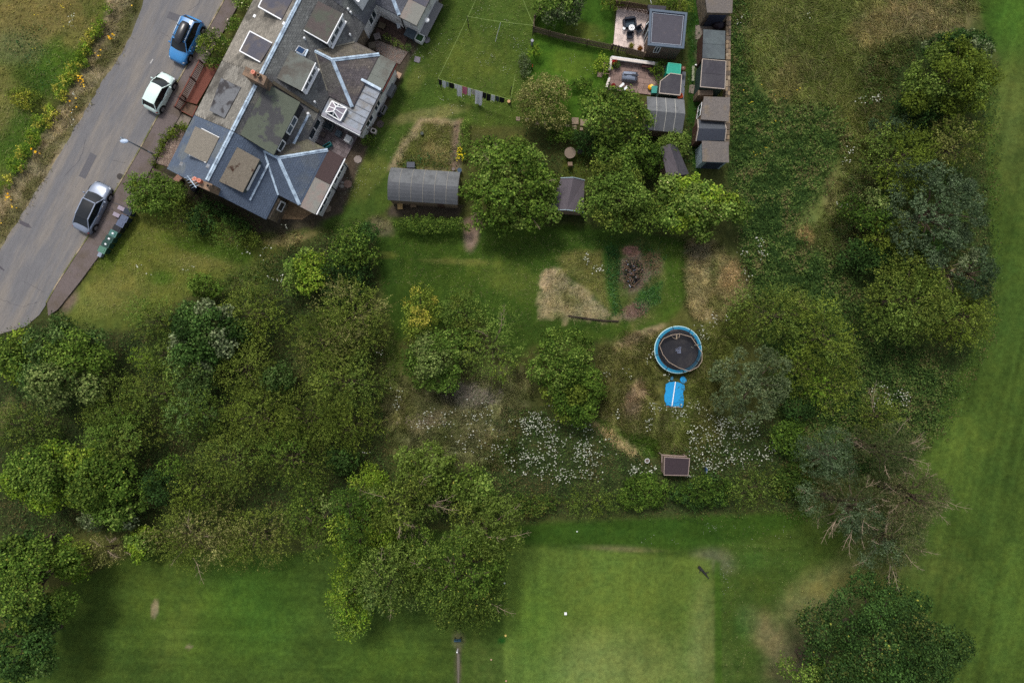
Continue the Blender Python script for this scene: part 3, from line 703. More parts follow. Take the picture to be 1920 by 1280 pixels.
for pp, lab in (([(489, 118), (510.6, 81.5), (469, 59.5), (450, 96.5)], 'small front dormer with white edge'), ([(528, 37.5), (551, -6), (504, -24), (485, 13.6)], 'front dormer with dark felt and white edge')):
    cs = [to_uv(*pp[0], 5.2), to_uv(*pp[1], 5.2), to_uv(*pp[2], 4.9), to_uv(*pp[3], 4.9)]
    dormer(t, cs, 0, (5.35, 4.95), FELTB, WHITEM, front=True, trim=WPAINT, trimw=.09, label=lab)
dd = []
for pp, lab, rm, tr in (([(570, 58), (597, 3), (643, 26), (613.5, 82)], 'rear dormer with brown felt and white window', mat('brown_felt', C(88, 80, 78), .88, .16, 4, .3, col2=C(84, 88, 78), scale2=.7), None), ([(519, 147), (545, 95), (592, 118), (566, 171)], 'rear dormer with grey green felt and white window', SAGEF, None)):
    cs = [to_uv(*pp[0], 5.3), to_uv(*pp[1], 5.3), to_uv(*pp[2], 5.0), to_uv(*pp[3], 5.0)]
    d, zl, zh = dormer(t, cs, 0, (5.35, 5.0), rm, WPAINT, label=lab, sides=DGREY, trim=WPAINT, trimw=.07, edge=[(3, 2), (0, 3)] if 'brown' in lab else [(3, 2)])
    v_ = cs[2][1]-.1
    window(d, HW(cs[3][0]+.35, v_, 0), HW(cs[2][0]-.35, v_, 0), zl+.32, zh-.12, NB, 3, depth=.07)
    f = B(); f.bar(HW(cs[3][0]+.1, v_+.14, zl+.2), HW(cs[2][0]-.1, v_+.14, zl+.2), .18, .06); obj('sill', f, WPAINT, d)
    for c0, c1, uu in ((cs[0], cs[3], +.06), (cs[1], cs[2], -.06)):
        f = B(); q = [HW(c0[0]+uu, c0[1], 5.22), HW(c1[0]+uu, c1[1]-.16, 4.86), HW(c1[0]+uu, c1[1]-.16, zb(c1[1]-.16)), HW(c0[0]+uu, c0[1], zb(c0[1]))]
        e_ = Vector(HW(1, 0, 0))*(.03 if uu > 0 else -.03)
        vs = [Vector(x)-e_ for x in q]+[Vector(x) for x in q]; f.add(vs, [(0, 1, 2, 3), (7, 6, 5, 4), (0, 4, 5, 1), (1, 5, 6, 2), (2, 6, 7, 3), (3, 7, 4, 0)])
        obj('cheek', f, DGREY, d)
f = B(); pl = [on(x, y, zb, .14) for x, y in ((560, 85.5), (574, 93), (567, 103), (553, 95.5))]; f.slab([HW(*p) for p in pl], .16); rl = obj('roof_light', f, WPAINT, t)
f = B(); cu = sum(p[0] for p in pl)/4; cv = sum(p[1] for p in pl)/4; f.slab([HW(cu+(p[0]-cu)*.82, cv+(p[1]-cv)*.82, zb(cv+(p[1]-cv)*.82)+.16) for p in pl], .02); obj('pane', f, mat('blue_glass', C(40, 72, 112), .15, .2, 2, 0, spec=.8), rl)
f = B(); a = on(556, 98, zb, .1); c = on(570, 105, zb, .1); f.bar(HW(*a), HW(*c), .16, .04); a = on(571, 106, zb, .1); c = on(577, 93, zb, .1); f.bar(HW(*a), HW(*c), .16, .04); obj('flashing', f, LEADM, t)
for (x, y) in ((572.5, 74.5), (654, 20), (659, 26), (657.6, 67.5), (591.6, 193)):
    f = B(); u, v, z = on(x, y, zb); w_ = HW(u, v, z); f.cyl((w_[0], w_[1], z-.2), (w_[0], w_[1], z+.25), .07, n=8); f.ball((w_[0], w_[1], z+.28), .11, 8, 5); obj('vent_pipe', f, WPAINT, t)
for (x, y) in ((478, 31), (533, 45)):
    f = B(); u, v, z = on(x, y, zf); w_ = HW(u, v, z); f.box((w_[0], w_[1], z-.05), (.25, .25, .12), HA); obj('roof_vent', f, WPAINT, t)
# hipped wing
UA, UE0, UE1 = 14.0, 11.5, 16.65; EV = -23.9; VH = -21.15
vt = VB-(EZ-ZE)/.727
b = B(); b.prism([HW(11.6, VB-.5, 0)[:2], HW(16.45, VB-.5, 0)[:2], HW(16.45, -19.85, 0)[:2], HW(11.6, -19.85, 0)[:2]], 0, 2.6); obj('wing_wall', b, WHITEM, t)
PB = C(86, 80, 82)
roofplane(t, [(UE0, VH, ZE), (UA, EV, EZ), (UE1, VH, ZE)], PB, C(108, 100, 92), 10, 'wing_roof', pspot=.14)
roofplane(t, [(UE0, VH, ZE), (UE0, VB, ZE), (UA, vt, EZ), (UA, EV, EZ)], PB, C(98, 96, 90), 11, 'wing_roof')
roofplane(t, [(UE1, VH, ZE), (UA, EV, EZ), (UA, vt, EZ), (UE1, VB, ZE)], C(88, 82, 78), C(104, 98, 84), 12, 'wing_roof', pspot=.25)
ridge(t, HW(UA, vt, EZ+.02), HW(UA, EV, EZ+.02), .26)
ridge(t, HW(UA, EV, EZ+.03), HW(UE0+.05, VH-.05, ZE+.06), .3, 1.7); ridge(t, HW(UA, EV, EZ+.03), HW(UE1-.02, VH-.03, ZE+.06), .32, 1.7)
f = B(); f.bar(HW(UA, vt, EZ+.03), HW(UE0+.3, VB-.25, ZE+.25), .1, .04); f.bar(HW(UA, vt, EZ+.03), HW(UE1-.1, VB-.1, ZE+.15), .1, .04); obj('valley_flashing', f, mat('mortar', C(128, 124, 112), .9, .3), t)
for k in range(3):
    u0 = 13.96+k*.9; b = B(); b.prism([HW(u0+.005, VH-.02, 0)[:2], HW(u0+.895, VH-.02, 0)[:2], HW(u0+.895, -19.62, 0)[:2], HW(u0+.005, -19.62, 0)[:2]], 2.6, 2.77+.004*k); obj('flat_roof_panel', b, SAGEF, t)
f = B(); f.bar(HW(13.96, -19.56, 2.58), HW(16.65, -19.56, 2.58), .1, .14); obj('fascia', f, mat('red_brown_board', C(92, 46, 40), .8, .2), t)
# lead roofed sun room with lantern
LU0, LU1 = 9.95, 13.94
b = B(); b.prism([HW(LU0+.1, VB-.4, 0)[:2], HW(LU1-.05, VB-.4, 0)[:2], HW(LU1-.05, -19.9, 0)[:2], HW(LU0+.1, -19.9, 0)[:2]], 0, 2.45); obj('sun_room_wall', b, WHITEM, t)
b = B(); b.prism([HW(LU0, VB+.02, 0)[:2], HW(LU1, VB+.02, 0)[:2], HW(LU1, -19.72, 0)[:2], HW(LU0, -19.72, 0)[:2]], 2.45, 2.66); lr = obj('lead_roof', b, LEADF, t)
for k in range(7):
    u0 = LU0+.1+k*.62; b = B(); b.bar(HW(u0, -21.9 if k < 3 else -21.2, 2.68), HW(u0, -19.75, 2.68), .05, .06); obj('standing_seam', b, mat('lead_seam', C(100, 106, 116), .5, .2), lr)
b = B(); b.bar(HW(LU0-.02, VB+.1, 2.68), HW(LU0-.02, -19.6, 2.68), .26, .12); obj('parapet', b, mat('lead_grey_paint', C(140, 140, 150), .6, .15), t)
b = B(); b.bar(HW(LU0-.19, VB+.1, 2.56), HW(LU0-.19, -19.6, 2.56), .07, .2); obj('fascia', b, WPAINT, t)
b = B(); b.bar(HW(LU1+.05, -22.2, 2.98), HW(LU1+.05, -19.7, 2.8), .22, .2); obj('parapet', b, LEADM, t)
b = B(); b.bar(HW(LU0, -19.62, 2.5), HW(LU1, -19.62, 2.5), .12, .1); obj('gutter', b, mat('black_plastic', 0), t)
window(t, HW(10.9, -19.88, 0), HW(12.0, -19.88, 0), .9, 2.2, NB, 2); window(t, HW(12.5, -19.88, 0), HW(13.4, -19.88, 0), .9, 2.2, NB, 2)
b = B(); lc = [HW(*to_uv(x, y, 2.95), 0) for x, y in ((622.6, 189.7), (650.7, 203.8), (638, 227), (611, 211))]
b.prism([p[:2] for p in lc], 2.6, 2.95); ln = obj('roof_lantern', b, WPAINT, t)
cx = sum(p[0] for p in lc)/4; cy = sum(p[1] for p in lc)/4
ax = Vector(HW(1, 0, 0))*.22
ra = (cx-ax.x*1.0, cy-ax.y*1.0, 3.4); rb = (cx+ax.x, cy+ax.y, 3.4)
# corners order: 0 top-left,1 top-right,2 bottom-right,3 bottom-left ; ridge along u: high end near 0-1
cz = [(p[0], p[1], 2.96) for p in lc]
faces = [([cz[0], cz[1], rb], 0), ([cz[1], cz[2], ra, rb], 1), ([cz[2], cz[3], ra], 2), ([cz[3], cz[0], rb, ra], 3)]
for vs, k in faces:
    b = B(); b.slab(vs, .02); obj('pane', b, mat('lantern_glass', C(150, 142, 152), .2, .3, 2, 0, spec=.7) if k % 2 else GLASS, ln)
b = B()
for p, q in ((cz[0], rb), (cz[1], rb), (cz[2], ra), (cz[3], ra), (ra, rb), (cz[0], cz[1]), (cz[1], cz[2]), (cz[2], cz[3]), (cz[3], cz[0])):
    b.bar(Vector(p)+Vector((0, 0, .03)), Vector(q)+Vector((0, 0, .03)), .09, .05)
for i_, j_, r_ in ((0, 1, rb), (1, 2, ((ra[0]+rb[0])/2, (ra[1]+rb[1])/2, 3.4)), (2, 3, ra), (3, 0, ((ra[0]+rb[0])/2, (ra[1]+rb[1])/2, 3.4))):
    m_ = [(cz[i_][k]+cz[j_][k])/2 for k in range(3)]; b.bar(Vector(m_)+Vector((0, 0, .03)), Vector(r_)+Vector((0, 0, .03)), .08, .05)
obj('glazing_bar', b, WPAINT, ln)

# ---- topmost cottage at the picture's edge
t = thing('cottage', 'slate cottage at the top of the terrace, white side wall above the dark terrace', 'house', HW(22, -28, 0), 'terraced cottages')
body(t, 18.22, 26, WHITEM)
roofplane(t, [(18.33, VF, ZE), (26, VF, ZE), (26, VR, ZR), (18.33, VR, ZR)], C(100, 96, 90), MS, 13, pspot=.2)
roofplane(t, [(18.33, VR, ZR), (26, VR, ZR), (26, VB, ZE), (18.33, VB, ZE)], C(78, 80, 86), C(98, 102, 100), 14, pspot=.15)
ridge(t, HW(18.33, VR, ZR+.02), HW(26, VR, ZR+.02))
cs = [to_uv(644, -18, 5.3), to_uv(668, -64, 5.3), to_uv(700, -46, 5.0), to_uv(672, 4, 5.0)]
dormer(t, cs, 0, (5.35, 5.0), FELTB, WPAINT, trim=WPAINT, label='rear dormer with white face at the top of the picture')
u0 = 20.3; UA, UE0, UE1 = 23.0, u0, 25.8
b = B(); b.prism([HW(u0+.2, VB-.5, 0)[:2], HW(25.6, VB-.5, 0)[:2], HW(25.6, -19.7, 0)[:2], HW(u0+.2, -19.7, 0)[:2]], 0, 2.6); obj('wing_wall', b, WHITEM, t)
EV = -24.2
roofplane(t, [(UE0, VH, ZE), (UA, EV, EZ), (UE1, VH, ZE)], C(84, 86, 94), None, 15, 'wing_roof')
roofplane(t, [(UE0, VH, ZE), (UE0, VB, ZE), (UA, vt, EZ), (UA, EV, EZ)], C(84, 86, 94), None, 16, 'wing_roof')
ridge(t, HW(UA, EV, EZ+.03), HW(UE0+.05, VH-.05, ZE+.06), .3, 1.7)
b = B(); b.prism([HW(u0-.05, VH-.02, 0)[:2], HW(22.0, VH-.02, 0)[:2], HW(22.0, -19.5, 0)[:2], HW(u0-.05, -19.5, 0)[:2]], 2.6, 2.78); obj('flat_roof', b, mat('pale_felt', 0), t)
b = B(); b.prism([HW(22.02, VH-.02, 0)[:2], HW(25.8, VH-.02, 0)[:2], HW(25.8, -19.5, 0)[:2], HW(22.02, -19.5, 0)[:2]], 2.6, 2.78); obj('flat_roof', b, FELTB, t)
window(t, HW(20.7, VB-.28, 0) if 0 else HW(19.0, VB-.28, 0), HW(20.1, VB-.28, 0), 1.0, 2.2, NB, 2)
f = B(); f.cyl(HW(20.45, -21.2, .1), HW(20.45, -21.2, 2.6), .05, n=8); obj('downpipe', f, mat('black_plastic', 0), t)
f = B(); f.ball(HW(21.4, -19.2, 1.9), .22, 10, 6, (1, 1, .5)); obj('satellite_dish', f, WPAINT, t)

# ================================================================ CARS
TYRE = mat('tyre', C(26, 26, 28), .85, .15); RIM = mat('alloy', C(170, 172, 176), .35, .1, metal=.7)
CGLASS = mat('car_glass', C(24, 28, 32), .1, .3, 2, 0, spec=.5); BLACKP = mat('black_plastic', 0); LENS = mat('headlamp_lens', C(206, 212, 216), .15, .1, 4, 0, spec=.7)
REDL = mat('tail_lamp', C(150, 22, 22), .25, .1, 4, 0, spec=.6)
def paintm(n, c): return mat(n, c, .28, .03, 2, 0, spec=.5, coat=.6)

def make_car(label, cxy, head, Lc, Wc, Hc, paint, prof, cab, roofm=None, roofbox=False, mirror=None, group='cars parked along the road'):
    """prof: lower body stations (x 0..1 from the tail, half width factor, top z); cab: (x rear foot, x roof rear, x roof front, x screen foot, roof half width)"""
    ctr = P(*cxy, 0.8)[:2]
    t = thing('parked_car', label, 'car', (0, 0, 0), group)
    hw = Wc/2
    def X(f): return (f-.5)*Lc
    def loft(sts, name, m, parent):
        b = B(); n = len(sts[0]); vs = []; fs = []
        for s in sts: vs += s
        for i in range(len(sts)-1):
            for k in range(n-1): fs.append((i*n+k, (i+1)*n+k, (i+1)*n+k+1, i*n+k+1))
        fs += [tuple(range(n)), tuple(range((len(sts)-1)*n, len(sts)*n))[::-1]]
        b.add(vs, fs); o = obj(name, b, m, parent, smooth=True); return o
    sts = []
    for x, wf, zt in prof:
        w = hw*wf; zb_ = .22
        half = [(w*.96, zb_), (w, .42), (w, .62), (w*.975, zt-.10), (w*.90, zt-.02), (w*.6, zt+.022), (w*.25, zt+.035)]
        sts.append([(X(x), y, z) for y, z in half]+[(X(x), -y, z) for y, z in half[::-1]])
    bd = loft(sts, 'body', paint, t)
    sill = B(); sill.box((0, 0, .2), (Lc*.9, Wc*.9, .1)); obj('underside', sill, BLACKP, t)
    xr, xrr, xrf, xs, rw = cab
    zs = Hc; belt = lambda f: np.interp(f, [p[0] for p in prof], [p[2] for p in prof])
    w0 = hw*.93
    # cabin frame: glass volume then roof skin and pillars
    def ring(x, w, z): return [(X(x), w, z), (X(x), -w, z)]
    zr_, zf_ = belt(xr)-.03, belt(xs)-.03
    bR, tR, tF, bF = (X(xr), w0*.92, zr_), (X(xrr), hw*rw, zs-.05), (X(xrf), hw*rw, zs-.05), (X(xs), w0*.93, zf_)
    mB = (X((xrr+xrf)/2), w0, belt(.5)-.03)
    def mir(p): return (p[0], -p[1], p[2])
    b = B(); b.add([bR, tR, mir(tR), mir(bR)], [(0, 1, 2, 3)]); b.add([(p[0]+.02, p[1]*.96, p[2]-.03) for p in (bR, tR, mir(tR), mir(bR))], [(3, 2, 1, 0)]); obj('rear_window', b, CGLASS, t)
    b = B(); xm = (tF[0]*.5+bF[0]*.5+.05, 0, (tF[2]+bF[2])/2+.04)
    N = 6; rows = []
    for j in range(N+1):
        f = j/N; row = []
        for i in range(7):
            g_ = -1+2*i/6; wy = (tF[1]*(1-f)+bF[1]*f)*g_; bow = .16*(1-g_*g_)*(.4+.6*f)
            row.append((tF[0]*(1-f)+bF[0]*f+bow, wy, tF[2]*(1-f)+bF[2]*f+.04*math.sin(f*math.pi)))
        rows.append(row)
    vs = [p for r in rows for p in r]; b.add(vs, [(j*7+i, j*7+i+1, (j+1)*7+i+1, (j+1)*7+i) for j in range(N) for i in range(6)]); obj('windscreen', b, CGLASS, t, smooth=True)
    for s in (1, -1):
        b = B(); q = [(bR[0]+.05, bR[1]*s, bR[2]), (mB[0], mB[1]*s, mB[2]), (bF[0]-.02, bF[1]*s, bF[2]), (tF[0], tF[1]*s, tF[2]), (tR[0], tR[1]*s, tR[2])]
        b.add(q, [(0, 1, 2, 3, 4) if s < 0 else (4, 3, 2, 1, 0)]); obj('side_window', b, CGLASS, t)
        for a_, c_ in ((bF, tF), (bR, tR)):
            b = B(); b.bar((a_[0], a_[1]*s, a_[2]), (c_[0], c_[1]*s, c_[2]), .07, .06); obj('pillar', b, paint, t)
        b = B(); b.bar((X((xrr+xrf)/2-.02), w0*s*1.0, mB[2]), (X((xrr+xrf)/2-.02), hw*rw*s, zs-.06), .06, .05); obj('door_pillar', b, BLACKP, t)
        # roof rails / mirrors / handles
        b = B(); b.ball((X(xs)-.28, s*(hw+.1), .98 if Hc > 1.4 else .92), .13, 8, 6, (.6, 1, .7)); obj('mirror', b, mirror or paint, t, smooth=True)
        for xx in ((.40, .6) if Lc > 3.9 else (.5,)):
            b = B(); b.bar((X(xx)-.1, s*(hw+.005), .78), (X(xx)+.1, s*(hw+.005), .78), .03, .04); obj('door_handle', b, RIM, t)
            b = B(); b.bar((X(xx+.06), s*(hw*1.001), .36), (X(xx+.06), s*(hw*.985), belt(.5)-.08), .012, .008); obj('door_seam', b, BLACKP, t)
        for xx in (.17, .81):
            wl = B(); wl.cyl((X(xx), s*(hw-.2), .32), (X(xx), s*(hw+.012), .32), .325, n=20); w_ = obj('wheel', wl, TYRE, t)
            wl = B(); wl.cyl((X(xx), s*(hw+.008), .32), (X(xx), s*(hw+.02), .32), .21, n=16); obj('rim', wl, RIM, w_)
            wl = B(); wl.cyl((X(xx), s*(hw-.03), .36), (X(xx), s*(hw+.004), .36), .4, n=20); obj('wheel_arch', wl, BLACKP, t)
        zt_f = belt(.97); b = B(); b.ball((X(.945), s*hw*.70, zt_f-.10), .2, 10, 6, (.8, .75, .42)); obj('headlight', b, LENS, t, smooth=True)
        zt_r = belt(.03); b = B(); b.ball((X(.035), s*hw*.72, zt_r-.12), .17, 10, 6, (.55, 1.0, .5)); obj('tail_light', b, REDL, t, smooth=True)
    # roof skin, gently domed
    rm = roofm or paint; b = B(); n_ = 8; rows = []
    for j in range(n_+1):
        f = j/n_; x = X(xrr-.012)*(1-f)+X(xrf+.012)*f; row = []
        for i in range(9):
            g_ = -1+2*i/8; row.append((x+.07*(1-g_*g_)*(f-.4), hw*(rw+.012)*g_*(1-.05*abs(f-.5)), zs-.05+.055*math.sin(math.pi*min(max(f, .04), .96))+.045*(1-g_**4)))
        rows.append(row)
    b.add([p for r in rows for p in r], [(j*9+i, (j+1)*9+i, (j+1)*9+i+1, j*9+i+1) for j in range(n_) for i in range(8)])
    ro = obj('roof', b, rm, t, smooth=True)
    if roofm:
        for s in (1, -1):
            b = B(); b.bar((X(xrr), s*hw*(rw+.02), zs-.02), (X(xrf), s*hw*(rw+.02), zs-.02), .09, .06); obj('roof_rail', b, paint, t)
        b = B(); b.bar((X(xrf)+.02, -hw*rw, zs), (X(xrf)+.02, hw*rw, zs), .09, .05); obj('roof_rail', b, paint, t)
    if roofbox:
        for s in (1, -1):
            b = B(); b.bar((X(xrr)+.05, s*hw*.66, zs+.09), (X(xrf)-.05, s*hw*.66, zs+.09), .05, .04); obj('roof_rail', b, LEADM, t)
        for f in (.33, .56):
            b = B(); b.bar((X(f), -hw*.68, zs+.13), (X(f), hw*.68, zs+.13), .06, .035); obj('cross_bar', b, BLACKP, t)
        b = B(); vs = []; n = 14; xs_ = [(-1.02, .5, .1), (-.96, .8, .7), (-.7, .97, .95), (0, 1, 1), (.55, .95, .85), (.86, .72, .5), (.98, .42, .12)]
        for x, wf, hf in xs_:
            for k in range(n):
                a = math.pi*k/(n-1); vs.append((X(.46)+x*1.02, .12+.40*wf*math.cos(a), zs+.16+.36*hf*abs(math.sin(a))**.6))
        b.add(vs, [(j*n+k, (j+1)*n+k, (j+1)*n+k+1, j*n+k+1) for j in range(len(xs_)-1) for k in range(n-1)]+[tuple(range(n)), tuple(range((len(xs_)-1)*n, len(xs_)*n))[::-1]])
        obj('roof_box', b, mat('box_plastic', C(36, 38, 44), .3, .1, 5, 0, spec=.6), t, smooth=True)
    # front and rear bumpers, grille
    b = B(); b.bar((X(.985), -hw*.5, .48), (X(.985), hw*.5, .48), .1, .2); obj('grille', b, BLACKP, t)
    b = B(); b.bar((X(.008), -hw*.26, .6), (X(.008), hw*.26, .6), .04, .11); obj('number_plate', b, mat('yellow_plate', C(220, 180, 60), .5, .05), t)
    b = B(); b.add([(X(xs)-.03, -w0*.86, zf_+.03), (X(xs)+.07, -w0*.5, zf_+.045), (X(xs)+.1, 0, zf_+.05), (X(xs)+.07, w0*.5, zf_+.045), (X(xs)-.03, w0*.86, zf_+.03), (X(xs)+.14, w0*.5, zf_+.02), (X(xs)+.2, 0, zf_+.02), (X(xs)+.14, -w0*.5, zf_+.02)], [(0, 1, 2, 3, 4, 5, 6, 7)]); obj('wiper_cowl', b, BLACKP, t)
    t.location = (ctr[0], ctr[1], 0.02); t.rotation_euler = (0, 0, head)
    return t

h_up = math.atan2(0.90, 0.44)
BLUE = paintm('sky_blue_paint', C(56, 130, 190)); WHT = paintm('white_car_paint', C(206, 226, 220)); SILV = mat('silver_paint', C(132, 142, 160), .3, .08, 2, 0, metal=.35, spec=.5, coat=.6)
make_car('sky blue crossover with a black roof box, facing down the road by the shrub', (346.5, 73.5), h_up+math.pi+.03, 4.2, 1.80, 1.56, BLUE,
         [(0, .70, .66), (.02, .86, .82), (.06, .94, .92), (.16, 1, .98), (.35, 1, .98), (.62, 1, .97), (.74, .99, .96), (.86, .96, .88), (.94, .86, .78), (.985, .70, .66), (1, .56, .52)],
         (.035, .14, .60, .76, .70), roofbox=True)
make_car('small rounded white hatchback facing up the road beside the red brown deck', (296.5, 172), h_up-.02, 3.6, 1.63, 1.47, WHT,
         [(0, .66, .60), (.02, .84, .74), (.07, .94, .90), (.18, 1, .95), (.4, 1, .94), (.6, 1, .93), (.74, .98, .90), (.86, .92, .82), (.94, .78, .72), (.985, .58, .60), (1, .42, .46)],
         (.045, .17, .60, .80, .70))
make_car('silver coupe with a black glass roof parked opposite the wheelie bins', (170.5, 388), h_up+.01, 4.68, 1.84, 1.40, SILV,
         [(0, .66, .66), (.02, .82, .80), (.06, .92, .90), (.16, 1, .93), (.4, 1, .90), (.6, 1, .89), (.74, .99, .87), (.86, .96, .80), (.94, .84, .72), (.985, .66, .6), (1, .5, .48)],
         (.09, .27, .60, .755, .64), roofm=CGLASS)

# ================================================================ STREET LAMP AND BINS
t = thing('street_lamp', 'slim grey street lamp whose arm reaches over the road below the white car', 'street lamp', P(289, 290, .12))
base = P(289, 290, 0); hd = P(233, 265, 5.4)
b = B(); b.tube([(base[0], base[1], .1), (base[0], base[1], 1.2), (base[0], base[1], 5.2)], [.09, .07, .05], 10); obj('post', b, mat('galvanised', C(140, 148, 158), .5, .15, metal=.3), t, smooth=True)
b = B(); b.tube([(base[0], base[1], 5.2), ((base[0]*.6+hd[0]*.4), (base[1]*.6+hd[1]*.4), 5.42), hd], [.05, .04, .035], 8); obj('arm', b, mat('galvanised', 0), t, smooth=True)
b = B(); b.ball(hd, .24, 12, 8, (1.5, .8, .5)); obj('lamp_head', b, mat('lamp_cover', C(176, 192, 214), .3, .1), t, smooth=True)

def wheelie(xy, z, lidc, bodyc, label, label_white=False, rz=h_up):
    t = thing('wheelie_bin', label, 'wheelie bin', P(*xy, .12), 'wheelie bins lined up behind the pavement')
    c = P(*xy, .9); c = (c[0], c[1])
    ca, sa = math.cos(rz), math.sin(rz)
    def R(x, y, z_): return (c[0]+x*ca-y*sa, c[1]+x*sa+y*ca, z_)
    bm = mat('bin_'+bodyc[0], C(*bodyc[1]), .5, .12); lm = mat('bin_lid_'+lidc[0], C(*lidc[1]), .45, .12)
    b = B(); lo = [R(-.2, -.22, .14), R(.2, -.22, .14), R(.2, .22, .14), R(-.2, .22, .14)]; hi = [R(-.27, -.3, 1.0), R(.27, -.3, 1.0), R(.27, .3, 1.0), R(-.27, .3, 1.0)]
    b.add(lo+hi, [(3, 2, 1, 0), (4, 5, 6, 7)]+[(k, (k+1) % 4, 4+(k+1) % 4, 4+k) for k in range(4)]); obj('bin_body', b, bm, t)
    b = B(); b.slab([R(-.29, -.33, 1.02), R(.29, -.33, 1.02), R(.27, .3, 1.1), R(-.27, .3, 1.1)], .05); l = obj('lid', b, lm, t)
    b = B(); b.slab([R(-.16, -.2, 1.065), R(.16, -.2, 1.065), R(.15, .16, 1.115), R(-.15, .16, 1.115)], .03); obj('lid_panel', b, lm, l)
    b = B(); b.bar(R(-.2, .36, 1.0), R(.2, .36, 1.0), .04, .04); obj('handle', b, bm, t)
    for s in (-1, 1):
        b = B(); b.cyl(R(s*.22, .2, .24), R(s*.28, .2, .24), .1, n=10); obj('wheel', b, TYRE, t)
    if label_white:
        b = B(); b.slab([R(-.07, -.09, 1.105), R(.07, -.09, 1.105), R(.07, .06, 1.135), R(-.07, .06, 1.135)], .02); obj('sticker', b, WPAINT, l)
    return t
BD = ('navy', (34, 44, 60)); BG = ('green', (34, 66, 60)); BBk = ('black', (28, 30, 36))
wheelie((241, 397.5), 0, BD, BD, 'dark blue wheelie bin nearest the corner shrub')
wheelie((234, 410), 0, ('bluegrey', (84, 94, 118)), BD, 'blue grey lidded wheelie bin, second from the corner shrub')
wheelie((227.5, 419.5), 0, ('bluegrey', (76, 84, 110)), BBk, 'blue grey lidded wheelie bin beside the black one')
wheelie((221, 428.5), 0, BBk, BBk, 'black wheelie bin between the blue grey and the green bins')
wheelie((213.5, 438), 0, ('greenpale', (70, 112, 106)), BG, 'green wheelie bin with white sticker, next to the black bin', True)
wheelie((206.5, 448), 0, BG, BG, 'green wheelie bin with white sticker, middle of the stickered three', True)
wheelie((200, 458), 0, BG, BG, 'green wheelie bin with white sticker, beside the paler green bin', True)
wheelie((193, 468.5), 0, ('sage', (80, 122, 104)), BG, 'sage green lidded wheelie bin at the far end of the row')
t = thing('recycling_box', 'small pale grey food waste caddy at the end of the bin row', 'caddy', P(187, 477, 0))
b = B(); b.box((*P(187, 477, .4)[:2], .0), (.38, .3, .36), h_up); obj('caddy_body', b, mat('pale_plastic', C(130, 140, 158), .5, .1), t)
b = B(); b.box((*P(187, 477, .4)[:2], .365), (.42, .34, .05), h_up); obj('lid', b, mat('pale_plastic', 0), t)
for k, (x, y) in enumerate(((219, 403), (228, 391))):
    t = thing('recycling_box', ('flat pale recycling crate in front of the blue grey bins', 'flat pale recycling crate in front of the dark blue bin')[k], 'recycling box', P(x, y, .12))
    b = B(); b.box((*P(x, y, .4)[:2], .12), (.3, .55, .34), h_up); obj('crate_body', b, mat('pink_grey_plastic', C(146, 136, 150), .6, .1), t)
    b = B(); b.box((*P(x, y, .4)[:2], .465), (.34, .6, .03), h_up); obj('lid', b, mat('pink_grey_plastic', 0), t)

# ================================================================ FRONT DECK with railing, front gardens
WD = mat('red_brown_wood', C(108, 62, 50), .8, .25, 5, .2, stretch=(HA, .3, 3)); WDD = mat('dark_brown_wood', C(66, 38, 34), .8, .25)
t = thing('front_deck', 'red brown timber deck with baluster railing in front of the mossy cottage', 'deck', P(365, 170, 0))
dk = [P(x, y, .45)[:2] for x, y in ((386, 118), (412, 122), (369, 196), (348, 190))]
q0, q1, q2, q3 = [Vector(p) for p in dk]
nb = 22
for k in range(11):     # boards run along the house
    a, c = k/11, (k+.93)/11
    p = [q0.lerp(q1, a), q0.lerp(q1, c), q3.lerp(q2, c), q3.lerp(q2, a)]
    b = B(); b.prism([tuple(x) for x in p], .38, .45); obj('deck_board', b, WD, t)
def railing(t, a, c, n, z0, z1, posts):
    a, c = Vector(a), Vector(c)
    for k in range(n+1):
        q = a.lerp(c, k/n); b = B(); b.box((q.x, q.y, z0+.02), (.05, .05, z1-z0-.06), HA); obj('baluster', b, WD, t)
    b = B(); b.bar((a.x, a.y, z1), (c.x, c.y, z1), .1, .05); obj('handrail', b, WD, t)
    for f in posts:
        q = a.lerp(c, f); b = B(); b.box((q.x, q.y, z0-.3), (.13, .13, z1-z0+.4), HA); obj('post', b, WDD, t)
railing(t, P(382, 121, .45)[:2], P(345, 190, .45)[:2], 24, .45, 1.3, (0, .45, 1))
railing(t, P(348, 184, .1)[:2], P(337, 207, .1)[:2], 8, .1, 1.0, (0, 1))
b = B(); b.prism([P(*p, .25)[:2] for p in ((349, 192), (370, 199), (361, 219), (340, 208))], 0, .25); obj('landing', b, mat('landing_board', C(98, 76, 62), .85, .2, 5, .2), t)
for a_, c_ in (((340, 208), (361, 219)), ((361, 219), (370, 199)), ((338, 206), (349, 192))):
    b = B(); b.bar(P(*a_, .34), P(*c_, .34), .07, .09); obj('edge_board', b, WD, t)
patch('paved_path', [(338, 212), (360, 221), (350, 240), (326, 232)], 0.05, mat('path_stone', C(122, 112, 102), .9, .3, 5, .3))
patch('paved_path', [(300, 286), (338, 212), (326, 232), (322, 250), (290, 300), (290, 316), (330, 336), (345, 350), (320, 350), (262, 362)], 0.03, mat('mud_path', C(82, 70, 62), .95, .3, 5, .3))

